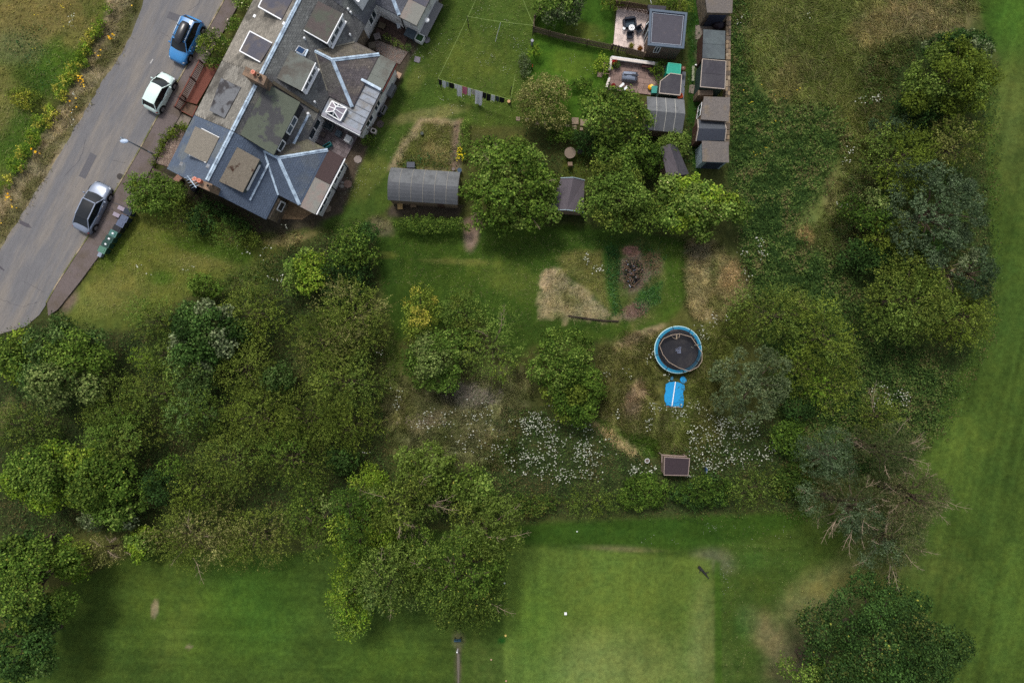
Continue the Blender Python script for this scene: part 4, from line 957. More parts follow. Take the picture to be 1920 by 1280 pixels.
GRAV = mat('gravel', (0, 0, 0), .9, .1, 6, .2, attr=True)
def gravel(name, poly, z, cols, n, r, seed, base=(120, 100, 90)):
    "pebbles scattered over a bed, joined; each a small tilted facet pair"
    b = B(); b.prism([P(*p, z)[:2] for p in poly], -.02, z); tag(obj(name+'_bed', b, mat('gravel_base_'+name, C(*base), .95, .4, 8, .6, fine=20)), kind='structure')
    rg = np.random.default_rng(seed)
    W_ = np.array([P(*p, z)[:2] for p in poly]); lo, hi = W_.min(0), W_.max(0)
    x = rg.uniform(lo[0], hi[0], n); y = rg.uniform(lo[1], hi[1], n)
    ok = sdist(x, y, [tuple(p) for p in W_]) > .02; x, y = x[ok], y[ok]; n = len(x)
    a = rg.uniform(0, 6.28, n); rr = r*rg.uniform(.6, 1.3, n)
    V = np.empty((n, 4, 3)); 
    for k in range(4):
        th = a+k*1.57+rg.uniform(-.3, .3, n); V[:, k, 0] = x+rr*np.cos(th); V[:, k, 1] = y+rr*np.sin(th)*.8; V[:, k, 2] = z+.012+rg.uniform(0, .03, n)
    c = np.array([C(*q) for q in cols])[rg.integers(0, len(cols), n)]*rg.uniform(.8, 1.2, n)[:, None]
    tag(qmesh(name, V.reshape(-1, 3), n, c, GRAV), kind='stuff')
gravel('gravel', [(330, 240), (349, 244), (316, 313), (292, 306), (300, 286)], .06, [(158, 138, 124), (142, 124, 112), (172, 154, 140), (120, 106, 96)], 3800, .034, 5)
gravel('gravel', [(703, 74), (765, 98), (750, 121), (742, 118), (718, 104), (700, 92)], .05, [(126, 120, 116), (116, 111, 107), (136, 130, 125)], 3600, .028, 6, (118, 112, 108))

# ---- rear yards
def flags(name, quad, nx, ny, z, c1, seed, gap=.02, label=None, vary=.2, m=None, rough_edge=0):
    "paving laid slab by slab, each a part of the paved area"
    e = bpy.data.objects.new(name, None); COL.objects.link(e); e.location = P(*quad[0], 0); tag(e, kind='structure')
    rg = random.Random(seed); q = [Vector(P(*p, z)[:2]) for p in quad]
    under = B(); under.prism([tuple(p) for p in q], -.02, z-.035); obj('mortar_bed', under, mat('mortar_bed', C(70, 62, 56), .95, .3), e)
    ms = [mat('%s_slab_%d' % (name, k), tuple(min(1, v*(1+vary*(k-1.5)/1.5)) for v in C(*c1)), .9, (.12 if c1[0] > 180 else .24), 4, .2, col2=tuple(v*.75 for v in C(*c1)), scale2=1.3, thr=(.5, .7)) for k in range(4)]
    L = (q[1]-q[0]).length; Hh = (q[3]-q[0]).length
    for j in range(ny):
        off = rg.uniform(0, .6)/nx if j % 2 else 0
        for i in range(nx+(1 if off else 0)):
            a0, a1 = max(0, i/nx-off), min(1, (i+1)/nx-off); b0, b1 = j/ny, (j+1)/ny
            if a1-a0 < .12/nx: continue
            g1, g2 = gap/L/2, gap/Hh/2; a0 += g1; a1 -= g1; b0 += g2; b1 -= g2
            f = lambda a, bb: q[0].lerp(q[1], a).lerp(q[3].lerp(q[2], a), bb)
            zz = z+rg.uniform(-.008, .008)
            b = B(); b.prism([tuple(f(a0, b0)), tuple(f(a1, b0)), tuple(f(a1, b1)), tuple(f(a0, b1))], z-.06, zz)
            obj('paving_slab', b, ms[rg.randrange(4)], e)
    return e
flags('courtyard', [(604, 216), (672, 254), (648, 298), (583, 262)], 8, 6, .06, (112, 102, 104), 1)
flags('yard_paving', [(536, 362), (588, 398), (566, 412), (514, 410)], 6, 4, .05, (132, 108, 80), 2)
flags('dark_terrace', [(714, 22), (774, 52), (757, 88), (704, 62)], 5, 4, .05, (72, 56, 50), 3)
# small things standing in the yards ---------------------------------------
def crate(name, label, cat, xy, d, rz, c, z=.05, legs=False, hollow=False, group=None, zt=None, extra=None):
    h = d[2]; cc = P(*xy, z+h); t = thing(name, label, cat, (cc[0], cc[1], z), group)
    m = mat('paint_%d_%d_%d' % c, C(*c), .7, .22, 5, .15)
    ca, sa = math.cos(rz), math.sin(rz)
    def R(x, y, zz): return (cc[0]+x*ca-y*sa, cc[1]+x*sa+y*ca, zz)
    if legs:
        b = B(); b.prism([R(*p, 0)[:2] for p in ((-d[0]/2, -d[1]/2), (d[0]/2, -d[1]/2), (d[0]/2, d[1]/2), (-d[0]/2, d[1]/2))], z+h-.05, z+h); obj('top', b, m, t)
        for sx in (-1, 1):
            for sy in (-1, 1):
                b = B(); b.bar(R(sx*(d[0]/2-.05), sy*(d[1]/2-.05), z), R(sx*(d[0]/2-.05), sy*(d[1]/2-.05), z+h-.05), .05, .05); obj('leg', b, m, t)
    elif hollow:
        for (x0, y0), (x1, y1) in (((-1, -1), (1, -1)), ((1, -1), (1, 1)), ((1, 1), (-1, 1)), ((-1, 1), (-1, -1))):
            b = B(); b.bar(R(x0*(d[0]/2-.03), y0*(d[1]/2-.03), z+h/2), R(x1*(d[0]/2-.03), y1*(d[1]/2-.03), z+h/2), .06, h); obj('side_panel', b, m, t)
        b = B(); b.prism([R(*p, 0)[:2] for p in ((-d[0]/2+.06, -d[1]/2+.06), (d[0]/2-.06, -d[1]/2+.06), (d[0]/2-.06, d[1]/2-.06), (-d[0]/2+.06, d[1]/2-.06))], z, z+h*.7); obj('filling', b, extra or mat('potting_soil', C(44, 50, 30), .95, .4, 8, .6), t)
    else:
        b = B(); b.prism([R(*p, 0)[:2] for p in ((-d[0]/2, -d[1]/2), (d[0]/2, -d[1]/2), (d[0]/2, d[1]/2), (-d[0]/2, d[1]/2))], z, z+h-.06); obj('box_body', b, m, t)
        b = B(); b.prism([R(*p, 0)[:2] for p in ((-d[0]/2-.02, -d[1]/2-.02), (d[0]/2+.02, -d[1]/2-.02), (d[0]/2+.02, d[1]/2+.02), (-d[0]/2-.02, d[1]/2+.02))], z+h-.055, z+h); obj('lid', b, m, t)
        b = B(); b.bar(R(-d[0]*.2, -d[1]/2-.03, z+h*.7), R(d[0]*.2, -d[1]/2-.03, z+h*.7), .02, .04); obj('handle', b, BLACKP, t)
    return t
AR = HA
crate('planter_box', 'white edged square planter beside the round stepping stone', 'planter', (786.5, 70.5), (.7, .75, .5), AR, (200, 204, 200), hollow=True, extra=mat('planter_green', C(44, 76, 40), .9, .4, 9, .6))
crate('garden_table', 'grey outdoor table on the dark terrace under the topmost wing', 'table', (770, 61), (.95, .95, .7), AR, (60, 72, 80), legs=True)
crate('wicker_stool', 'square brown grey stool by the wall of the dark terrace', 'stool', (707, 68), (.55, .55, .5), .3, (98, 92, 92), legs=True)
crate('storage_chest', 'dull brown chest against the wall of the upper yard', 'chest', (697, 85), (.55, .5, .5), .2, (84, 78, 68))
crate('doormat_rack', 'small pale slatted rack on the dark terrace', 'rack', (747, 47), (.3, .55, .3), AR-.9, (190, 196, 200), legs=True)
crate('garden_chair', 'low brown chair in the corner of the dark terrace', 'chair', (716, 48), (.5, .6, .4), AR, (84, 74, 58), legs=True)
crate('garden_bench', 'long grey bench slab against the topmost wing', 'bench', (809, 36), (3.2, .7, .45), AR, (118, 118, 120), legs=True)
crate('storage_box', 'grey storage box against the wall behind the pale felt roof', 'storage box', (732, 168), (1.05, .55, .6), AR, (104, 106, 108))
crate('garden_chair', 'small tan wooden chair on the lawn beside the upper wing', 'chair', (747, 141), (.5, .45, .5), AR, (160, 134, 112), legs=True)
crate('kitchen_unit', 'white topped fridge unit standing in the courtyard', 'cabinet', (652, 260), (.55, .5, .85), AR, (190, 192, 194))
crate('glass_box', 'grey glass topped cold frame in the courtyard corner', 'cold frame', (615, 236), (.65, .8, .5), AR, (92, 96, 98), hollow=True, extra=GLASS)
crate('gas_bottle_box', 'dark box between the cold frame and white cabinet', 'box', (634, 250), (.5, .45, .5), AR, (70, 84, 94))
crate('parcel_box', 'small white and blue box in the paved passage', 'box', (521, 401), (.3, .34, .3), AR, (150, 160, 180))
crate('wooden_box', 'pinkish brown crate beside the end gable', 'crate', (333, 335), (.55, .5, .45), AR-.25, (134, 98, 84))
crate('wheeled_barrow', 'dark upturned tub below the gable chimney', 'tub', (363, 352), (.6, .45, .5), AR, (34, 34, 44))
crate('white_planter', 'white rimmed planter with red flowers at the sun room corner', 'planter', (700, 245), (.4, .45, .4), AR+.1, (214, 204, 196), hollow=True)
crate('grey_planter', 'grey wall planter by the sun room windows', 'planter', (719, 205), (.8, .3, .4), AR, (120, 120, 122), hollow=True)
crate('teal_planter', 'teal trough planter at the tip of the brown hip roof', 'planter', (613, 272), (.3, .8, .5), AR-.5+1.5, (40, 116, 120), hollow=True)
crate('wicker_basket', 'brown grey stool at the courtyard wall', 'stool', (605, 252), (.4, .4, .4), AR, (86, 76, 72), legs=True)
for k, (x, y) in enumerate(((795, 22), (711, 214))):
    crate('dark_tub', ('dark tub on the bench by the topmost wing', 'black tub beside the sun room wall planter')[k], 'tub', (x, y), (.32, .32, .4), 0, (40, 42, 50), hollow=True)
def stone(xy, r, label, rz, c=(112, 108, 116), group='stepping stones in the back lawn', sides=8):
    b = B(); c0 = P(*xy); pts = [(c0[0]+r*math.cos(rz+2*math.pi*k/sides)*(1+.1*math.sin(k*2.3+rz)), c0[1]+r*math.sin(rz+2*math.pi*k/sides)) for k in range(sides)]
    b.prism(pts, -.02, .035); tag(obj('stepping_stone', b, mat('paver_%d_%d_%d' % c, C(*c), .9, .25, 5, .3), loc=(c0[0], c0[1], 0)), label, 'stepping stone', group)
stone((800, 75), .32, 'round grey stepping stone next to the white planter', 0)
stone((782, 112), .36, 'square grey stepping stone in the lawn near the upper yard', .5, sides=4)
stone((713, 233), .36, 'dark worn stepping stone near the courtyard corner', .3, (84, 74, 72), sides=6)
stone((652, 345), .38, 'pinkish flat stone by the rubble at the low wing', .2, (128, 104, 92), sides=7)
stone((614, 391), .38, 'brown paving stone in the grass at the low wing corner', .45, (112, 100, 86), sides=6)
stone((671, 299), .36, 'pale flat stone at the courtyard edge', .2, (136, 126, 120), sides=7)
for k, (x, y, r) in enumerate(((637, 338, .24), (642, 343, .2), (633, 346, .22), (641, 350, .26), (630, 352, .2))):
    b = B(); c = P(x, y); b.ball((c[0], c[1], r*.5), r, 6, 4, (1, .8, .7)); tag(obj('boulder', b, mat('rock', C(130, 124, 120), .9, .35, 5, .4), loc=(c[0], c[1], 0)), ['grey boulder at the top of the small heap by the low wing', 'small grey boulder at the outer side of the heap', 'grey boulder nearest the wing wall', 'largest grey boulder at the foot of the heap', 'smallest boulder below the heap by the wall'][k], 'boulder', 'boulders heaped by the low wing')
patch('boulder_soil', [(622, 330), (650, 334), (648, 356), (620, 360)], .01, mat('mud_path', 0))

def pot(xy, r, h, c, label, leafc=None, z=0.05, cat='plant pot'):
    cc = P(*xy, z+h); t = thing('plant_pot', label, cat, (cc[0], cc[1], z))
    b = B(); b.tube([(cc[0], cc[1], z), (cc[0], cc[1], z+h)], [r*.75, r], 12); obj('pot', b, mat('pot_%d_%d_%d' % c, C(*c), .8, .2), t)
    if leafc is not None:
        rg = np.random.default_rng(int(xy[0]*7+xy[1])); n = 160
        d = rg.normal(size=(n, 3)); d /= np.linalg.norm(d, axis=1)[:, None]; d[:, 2] = abs(d[:, 2])
        pc = np.array([cc[0], cc[1], z+h])+d*r*1.5*rg.uniform(.5, 1, n)[:, None]-np.array(t.location)
        leaves_at('plant', pc, d, .1, .07, [leafc, tuple(int(q*.75) for q in leafc)], rg, t, LEAF)
    return t

# ================================================================ FOLIAGE
def leaves_at(name, pts, nrm, l, w, pal, rg, parent, m, weights=None, tw=.9):
    n = len(pts); pal = np.array([C(*p) if not isinstance(p[0], float) else p for p in pal])
    r = rg.normal(size=(n, 3)); nn = nrm+r*tw*.5+np.array([0, 0, .35]); nn /= np.linalg.norm(nn, axis=1)[:, None]
    t1 = np.cross(nn, rg.normal(size=(n, 3))); t1 /= np.linalg.norm(t1, axis=1)[:, None]+1e-9; t2 = np.cross(nn, t1)
    s = rg.uniform(.7, 1.3, n)[:, None]
    V = np.stack([pts-t1*l*.5*s, pts+t2*w*.5*s, pts+t1*l*.5*s, pts-t2*w*.5*s], 1)
    if weights is None: k = rg.integers(0, len(pal), n); c = pal[k]
    else: c = weights@pal if weights.ndim == 2 else pal[weights]
    c = c*rg.uniform(.7, 1.3, n)[:, None]
    return qmesh(name, V.reshape(-1, 3), n, np.clip(c, 0, 1), m, parent)

STY = {  # shoot length, leaves per shoot, leaf l, w, spread, shoots per m2, upward, lobe radius, dead
 'haw':   (.85, 12, .11, .065, .055, 9, .35, .9),
 'broad': (.30, 9, .22, .15, .12, 12, .5, .75),
 'big':   (.38, 10, .20, .13, .13, 10, .4, 1.1),
 'ash':   (.55, 11, .18, .085, .10, 9.5, .3, 1.2),
 'willow': (.18, 12, .13, .065, .06, 17, .4, .6),
 'pine':  (.45, 12, .17, .035, .09, 11, .3, .9),
 'fern':  (.8, 14, .16, .07, .09, 7, .2, .8),
 'shrub': (.26, 8, .12, .08, .09, 15, .5, .45),
 'box':   (.14, 7, .08, .06, .06, 26, .8, .35),
}
PAL = {
 'olive': [(88, 103, 38), (72, 87, 32), (109, 121, 51), (59, 74, 27)],
 'buff':  [(129, 128, 73), (107, 111, 56), (88, 96, 44), (141, 138, 85)],
 'green': [(78, 103, 36), (63, 87, 30), (100, 121, 48), (51, 72, 27)],
 'bright': [(116, 138, 43), (96, 123, 36), (135, 152, 55), (80, 109, 33)],
 'dark':  [(53, 78, 35), (43, 66, 30), (66, 94, 43), (35, 55, 25)],
 'blue':  [(66, 92, 41), (55, 78, 35), (94, 115, 61), (43, 65, 28)],
 'willow': [(98, 110, 74), (78, 92, 58), (120, 130, 94), (60, 74, 46)],
 'wdark': [(72, 90, 60), (58, 76, 48), (94, 110, 80), (44, 60, 38)],
 'gold':  [(96, 111, 38), (80, 95, 32), (117, 132, 51), (66, 82, 28)],
 'yellow': [(164, 159, 56), (141, 144, 48), (182, 173, 76), (116, 125, 43)],
 'ash':   [(85, 103, 39), (68, 87, 32), (105, 123, 55), (55, 74, 28)],
 'ashg':  [(102, 119, 61), (83, 101, 48), (122, 135, 76), (65, 86, 38)],
 'pine':  [(72, 82, 46), (58, 70, 40), (92, 94, 60), (102, 96, 68)],
 'mid':   [(94, 116, 48), (78, 103, 39), (116, 135, 62), (65, 87, 33)],
 'bram':  [(65, 86, 33), (53, 74, 28), (85, 99, 41), (83, 80, 38)],
 'oakdk': [(49, 74, 35), (39, 60, 28), (68, 92, 44), (90, 96, 48)],
}
NLEAF = 0
SPC = {'broad': 1.0, 'big': .98, 'willow': 1.3, 'shrub': .95, 'ash': .92, 'haw': .85}
def plant(name, label, cat, x, y, rx, ry, h, sty, pal, rot=0, seed=None, group=None, base=0.25, dens=1.0, pal2=None, mix=0.0, dead=0, flowers=None, trunk=True, dome=1.0, lean=None, lsc=1.0, fdens=60):
    """x,y: pixel centre of the crown as seen; rx,ry: pixel half sizes; h: height in metres"""
    global NLEAF
    seed = seed if seed is not None else int(x*31+y*17) % 99991
    rg = np.random.default_rng(seed)
    sl_, nl, ll, lw, spr, spm, up, lr = STY[sty]
    zc = h*.68; cx, cy, _ = P(x, y, zc)
    k = (H-zc)/1280; RX, RY = rx*k, ry*k
    lr = min(lr, max(.28, min(RX, RY)*.5))
    # lobes
    area = math.pi*RX*RY; nlob = max(4, int(area/(lr*lr)*1.05*dens**.5))
    th = rg.uniform(0, 2*math.pi, nlob*3); rr = np.sqrt(rg.random(nlob*3))
    # uneven outline
    ph = rg.uniform(0, 6.28, 4); prof = 1+.10*np.sin(2*th+ph[0])+.09*np.sin(3*th+ph[1])+.07*np.sin(5*th+ph[2])+.05*np.sin(8*th+ph[3])
    e0 = max(.1, 1-lr*.75/max(RX, RY))
    ux = rr*np.cos(th)*prof*(RX-lr*.55); uy = rr*np.sin(th)*prof*(RY-lr*.55)
    keep = []; 
    for i in range(nlob*3):
        if all((ux[i]-ux[j])**2+(uy[i]-uy[j])**2 > (lr*SPC.get(sty, .85))**2 for j in keep): keep.append(i)
        if len(keep) >= nlob: break
    keep = np.array(keep); ux, uy, rr = ux[keep], uy[keep], rr[keep]; nlob = len(keep)
    a = math.radians(-rot); gx_, gy_ = ux*math.cos(a)-uy*math.sin(a), ux*math.sin(a)+uy*math.cos(a)
    zt = h-lr*.6
    uz = base*h+(zt-base*h)*np.sqrt(np.clip(1-(rr*.93)**2*dome, 0, 1))*rg.uniform(.62, 1.0, nlob)
    lobr = lr*rg.uniform(.7, 1.25, nlob)
    Cn = np.stack([cx+gx_, cy+gy_, np.maximum(uz, lobr*.5)], 1)
    t = thing(name, label, cat, (cx, cy, 0), group)
    if lean: t.location = (P(*lean)[0], P(*lean)[1], 0)
    O = np.array(t.location)
    # shoots
    ns = np.maximum(6, (spm*dens*4*math.pi*lobr**2*.62)).astype(int); tot = int(ns.sum())
    li = np.repeat(np.arange(nlob), ns)
    d = rg.normal(size=(tot, 3)); d[:, 2] = np.where(d[:, 2] < -.25, -d[:, 2], d[:, 2]); d /= np.linalg.norm(d, axis=1)[:, None]
    squash = np.array([1, 1, .8])
    p0 = Cn[li]+d*squash*(lobr[li]*rg.uniform(.72, 1.0, tot))[:, None]
    # drop shoots buried in another lobe
    bur = np.zeros(tot, bool)
    for j in range(nlob):
        dd = (p0-Cn[j])/squash; q = (dd*dd).sum(1) < (lobr[j]*.62)**2
        bur |= q & (li != j)
    p0, d, li = p0[~bur], d[~bur], li[~bur]; tot = len(p0)
    sd_ = d+np.array([0, 0, up])+rg.normal(size=(tot, 3))*.35
    if sty in ('haw', 'fern', 'ash'): # outward sprays
        out = p0-np.array([cx, cy, 0]); out[:, 2] = 0; out /= (np.linalg.norm(out, axis=1)[:, None]+.3); sd_ += out*.7
    sd_ /= np.linalg.norm(sd_, axis=1)[:, None]
    SL_ = sl_*rg.uniform(.5, 1.35, tot)*min(1, lr/.6)
    nl_ = max(4, int(nl)); f = rg.random((tot, nl_))
    pts = p0[:, None]+sd_[:, None]*(f*SL_[:, None])[..., None]+rg.normal(size=(tot, nl_, 3))*spr
    pts = pts.reshape(-1, 3); nr = np.repeat(d, nl_, 0)
    pts[:, 2] = np.maximum(pts[:, 2], .03)
    n = len(pts)
    pal_ = np.array([C(*p) for p in PAL[pal]]); kk = (np.repeat(rg.random(nlob)[li], nl_)*1.6+rg.random(n)*2.4+np.repeat(rg.random(tot), nl_)*1.0)
    ci = np.clip(kk/5*4, 0, 3.999).astype(int); c = pal_[rg.permutation(4)[ci]]
    if pal2:
        p2 = np.array([C(*p) for p in PAL[pal2]]); m_ = np.repeat((rg.random(nlob) < mix)[li], nl_); c = np.where(m_[:, None], p2[ci], c)
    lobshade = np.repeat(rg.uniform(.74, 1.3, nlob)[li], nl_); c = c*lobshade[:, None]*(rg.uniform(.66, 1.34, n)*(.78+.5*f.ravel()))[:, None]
    if sty == 'ash' or sty == 'big': m_ = rg.random(n) < .004; c[m_] = C(160, 160, 70)
    tw = .9; r = rg.normal(size=(n, 3)); nn = nr*.8+r*.5+np.array([0, 0, .4]); nn /= np.linalg.norm(nn, axis=1)[:, None]
    t1 = np.repeat(sd_, nl_, 0)+rg.normal(size=(n, 3))*.6; t1 -= nn*(t1*nn).sum(1)[:, None]; t1 /= np.linalg.norm(t1, axis=1)[:, None]+1e-9; t2 = np.cross(nn, t1)
    s = rg.uniform(.65, 1.35, n)[:, None]*lsc
    V = np.stack([pts-t1*ll*.5*s, pts+t2*lw*.5*s, pts+t1*ll*.5*s, pts-t2*lw*.5*s], 1)-O
    NLEAF += n
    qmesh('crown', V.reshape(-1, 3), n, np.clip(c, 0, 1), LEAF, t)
    if trunk:
        b = B(); bx, by = cx, cy; tr = max(.03, .028*h)
        top = Vector((bx+rg.uniform(-.2, .2), by+rg.uniform(-.2, .2), h*.62)); b.tube([(bx, by, -.05), ((bx+top.x)/2+rg.uniform(-.1, .1), (by+top.y)/2, h*.3), top], [tr*1.25, tr, tr*.5], 7)
        for j in rg.permutation(nlob)[:min(nlob, 14)]:
            s0 = Vector((bx, by, h*rg.uniform(.22, .5))); e = Vector(Cn[j]); mid = s0.lerp(e, .5)+Vector((0, 0, .12*h)); b.tube([s0, mid, e], [tr*.5, tr*.32, tr*.12], 5)
        obj('trunk', b, BARK, t)
    if dead:
        b = B(); 
        for _ in range(dead):
            j = rg.integers(0, nlob); s0 = Vector(Cn[j]); s0.z += lobr[j]*.3; o = s0-Vector((cx, cy, s0.z)); o = o.normalized() if o.length > .1 else Vector((1, 0, 0))
            an = math.atan2(o.y, o.x)+rg.uniform(-.7, .7); D = Vector((math.cos(an), math.sin(an), rg.uniform(.2, .7)))
            q = s0; r_ = .035; L = rg.uniform(.35, .6)*lobr[j]*1.1
            for s_ in range(4):
                q2 = q+D*L; b.cyl(q, q2, r_, r_*.7, 4, cap=False)
                if s_ > 0:
                    for sg in (-1, 1):
                        D2 = Vector((D.x*.6-sg*D.y*.8, D.y*.6+sg*D.x*.8, D.z+rg.uniform(-.1, .4))); b.cyl(q, q+D2*L*rg.uniform(.5, .9), r_*.55, r_*.2, 4, cap=False)
                        b.cyl(q+D2*L*.4, q+D2*L*.4+Vector((D2.x+sg*.6*D2.y, D2.y-sg*.6*D2.x, .3))*L*.45, r_*.35, r_*.15, 3, cap=False)
                q = q2; r_ *= .7; D = (D+Vector((rg.uniform(-.35, .35), rg.uniform(-.35, .35), rg.uniform(-.1, .1)))); L *= .85
        obj('dead_branch', b, DEADWOOD, t)['kind'] = 'stuff'
    if flowers:
        nf = max(6, int(area*fdens/10)); j = rg.integers(0, tot, nf)
        fp = p0[j]+sd_[j]*(SL_[j]*.8)[:, None]; fp[:, 2] += .05
        leaves_at('blossom', fp-O, np.tile([0, 0, 1.], (nf, 1)), .12, .11, [flowers], rg, t, LEAF, tw=.3)
    return t

def T(label, x, y, rx, ry, h, sty, pal, **k): return plant(k.pop('name', 'tree'), label, k.pop('cat', 'tree'), x, y, rx, ry, h, sty, pal, **k)
def SH(label, x, y, rx, ry, h, sty, pal, **k): return plant(k.pop('name', 'shrub'), label, k.pop('cat', 'shrub'), x, y, rx, ry, h, sty, pal, **k)

# ---- gardens
T('small grey green fruit tree in the topmost fenced garden', 1048, 8, 46, 30, 3.2, 'broad', 'willow', lsc=.8, pal2='mid', mix=.4, seed=5)
T('rounded buff green tree beside the hanging washing', 1019, 187, 53, 51, 4.0, 'shrub', 'buff', lsc=1.0, dens=1.2)
T('dense green tree hiding the corner of the pale patio', 1160, 222, 66, 66, 5.5, 'big', 'green', pal2='mid', mix=.3)
T('large spreading green tree between the long shed and the gabled shed', 955, 344, 97, 88, 6.5, 'broad', 'green', pal2='mid', mix=.35, dead=5, dens=.95)
T('olive green tree right of the gabled shed', 1157, 355, 57, 80, 6.0, 'broad', 'mid', pal2='olive', mix=.4, lsc=.8)
T('bright yellow green tree behind the leaning shed', 1305, 386, 84, 56, 5.0, 'broad', 'mid', pal2='bright', mix=.4, flowers=(220, 214, 150), fdens=8)
T('fine leaved green tree filling the gap beside the olive tree', 1225, 395, 34, 44, 4.2, 'big', 'green', lsc=.8)
SH('yellowish shrub leaning over the top of the leaning shed', 1265, 268, 32, 26, 2.6, 'shrub', 'mid')
SH('green shrub left of the leaning shed roof', 1215, 293, 36, 34, 3.0, 'shrub', 'green', lsc=1.2)
SH('dark green shrub between the two patio trees', 1105, 265, 32, 26, 2.4, 'shrub', 'dark', lsc=1.2)
SH('dark shrub behind the stepping stones', 1055, 250, 26, 16, 1.6, 'shrub', 'green')
SH('clipped bright green hedge beside the buff tree', 1090, 158, 22, 11, 1.1, 'shrub', 'green')
SH('rounded olive shrub below the white walled patio', 1128, 178, 22, 20, 1.5, 'shrub', 'mid', pal2='gold', mix=.3)
SH('leafy shrub outside the white walled patio corner', 1132, 120, 16, 16, 1.2, 'shrub', 'bright')
SH('upright bright shrub in the narrow flower bed', 1001, 96, 11, 13, 1.3, 'shrub', 'bright')
SH('silver leaved plant in the narrow flower bed', 984, 122, 12, 22, .8, 'shrub', 'willow', name='plant', cat='plant')
SH('small red flowered plant in the narrow flower bed', 998, 125, 6, 7, .5, 'box', 'dark', flowers=(150, 30, 34), fdens=200, name='plant', cat='plant')
SH('golden shrub above the pale patio', 1148, 2, 24, 12, 1.8, 'shrub', 'gold')
SH('broad yellow green shrub above the garden room', 1262, 6, 40, 18, 2.2, 'shrub', 'gold', pal2='green', mix=.4)
SH('plant growing by the patio wall beside the green box', 1240, 128, 10, 20, 1.3, 'shrub', 'green', z=0) if 0 else SH('plant growing by the patio wall beside the green box', 1238, 130, 11, 19, 1.3, 'shrub', 'green')
SH('yellow leaved pot plant on the white walled patio', 1224, 132, 9, 9, .7, 'shrub', 'bright', name='plant', cat='plant')
SH('dark green clipped hedge behind the long shed', 806, 421, 76, 15, 1.7, 'box', 'green', dome=.5, base=.3, name='hedge', cat='hedge', lsc=1.3)
SH('dense pink and cream flowering shrub in front of the white edged dormer', 403, 90, 36, 33, 2.6, 'shrub', 'green', pal2='gold', mix=.3, flowers=(210, 190, 170), fdens=16)
SH('small flowering shrub between pavement and upper cottage', 440, 43, 17, 15, 1.6, 'shrub', 'green', flowers=(216, 196, 190), fdens=30)
SH('flowering shrub at the very top of the pavement', 456, 5, 22, 13, 1.6, 'shrub', 'mid', flowers=(226, 214, 180), fdens=40)
SH('straggly hedge round the gravel bed', 325, 246, 26, 10, .7, 'shrub', 'gold', rot=-30, name='plant', cat='low hedge')
SH('low plants along the pavement side of the gravel bed', 298, 282, 8, 28, .6, 'shrub', 'gold', rot=28, name='plant', cat='plant')
SH('red flowering plant at the sun room corner', 688, 238, 8, 8, .9, 'box', 'dark', flowers=(176, 26, 30), fdens=320, name='plant', cat='plant')
SH('leafy plant below the sun room corner', 690, 262, 14, 10, .6, 'shrub', 'green', name='plant', cat='plant')
SH('narrow clipped hedge along the dark terrace', 737, 77, 28, 3.5, .7, 'box', 'mid', rot=30, name='hedge', cat='low hedge')
SH('small conifer at the end of the terrace hedge', 769, 92, 7, 9, 1.0, 'box', 'blue')

# ---- plot corner and front
T('round green shrub tree at the pavement corner of the plot', 285, 362, 50, 42, 2.8, 'shrub', 'mid', dens=1.1, lsc=1.3, pal2='gold', mix=.2)
SH('broom like olive shrub behind the corner tree', 335, 412, 34, 34, 2.2, 'haw', 'olive', lsc=.8)
SH('dark purple green shrub beside the broom', 376, 412, 26, 28, 2.2, 'shrub', 'dark', lsc=1.2)
SH('low light green shrub below the dark shrub', 366, 436, 16, 13, 1.3, 'shrub', 'mid')
SH('light olive shrub at the edge of the front grass', 433, 443, 30, 26, 2.0, 'haw', 'mid', lsc=.8)
SH('straggly brown green bush next to the plot corner', 470, 450, 22, 18, 1.3, 'shrub', 'olive')
SH('shaded shrub below the end gable', 400, 388, 34, 12, 1.6, 'shrub', 'dark', rot=28)
SH('dark elder bush under the back corner of the end cottage', 440, 414, 30, 12, 1.5, 'shrub', 'dark', rot=24)

# ---- the thicket of the plot, west side
T('dense dark green shrub tree at the top of the thicket', 662, 466, 42, 44, 4.2, 'broad', 'green', pal2='dark', mix=.3, lsc=.8)
T('lime green elder near the top of the thicket', 574, 508, 40, 44, 3.6, 'broad', 'bright', pal2='mid', mix=.2, lsc=.8)
T('dark green bush between the lime elder and the thicket edge', 640, 524, 48, 44, 3.2, 'big', 'dark', lsc=.8)
T('dusty brown hawthorn standing over the lawn edge', 667, 588, 66, 66, 5.0, 'haw', 'buff', pal2='olive', mix=.5, dens=1.2)
T('grey green hawthorn below the dusty one', 610, 640, 62, 54, 4.4, 'haw', 'olive', dens=1.1, pal2='buff', mix=.3)
T('large olive hawthorn at the right edge of the thicket', 650, 715, 70, 62, 4.6, 'haw', 'olive', dens=1.1, pal2='ash', mix=.3)
T('yellow tinged hawthorn in the middle of the thicket', 475, 588, 56, 52, 4.0, 'haw', 'gold', pal2='olive', mix=.7, dens=1.05)
T('small blue green sapling inside the thicket', 520, 710, 24, 26, 4.0, 'broad', 'blue', lsc=.8)
T('round dark blue green sycamore in the thicket', 380, 626, 68, 64, 5.6, 'broad', 'blue', pal2='willow', mix=.35, dens=1.15)
T('leafy green ash below the blue green sycamore', 352, 700, 40, 34, 4.6, 'ash', 'mid', pal2='blue', mix=.5)
T('dark fern leaved rowan in the thicket', 362, 770, 50, 44, 4.8, 'fern', 'ash', pal2='blue', mix=.5)
T('hawthorn filling the thicket right of the rowan', 455, 690, 52, 54, 4.0, 'haw', 'olive', dens=1.05)
T('olive hawthorn at the heart of the thicket', 480, 780, 66, 56, 4.4, 'haw', 'olive', pal2='gold', mix=.4, dens=1.05)
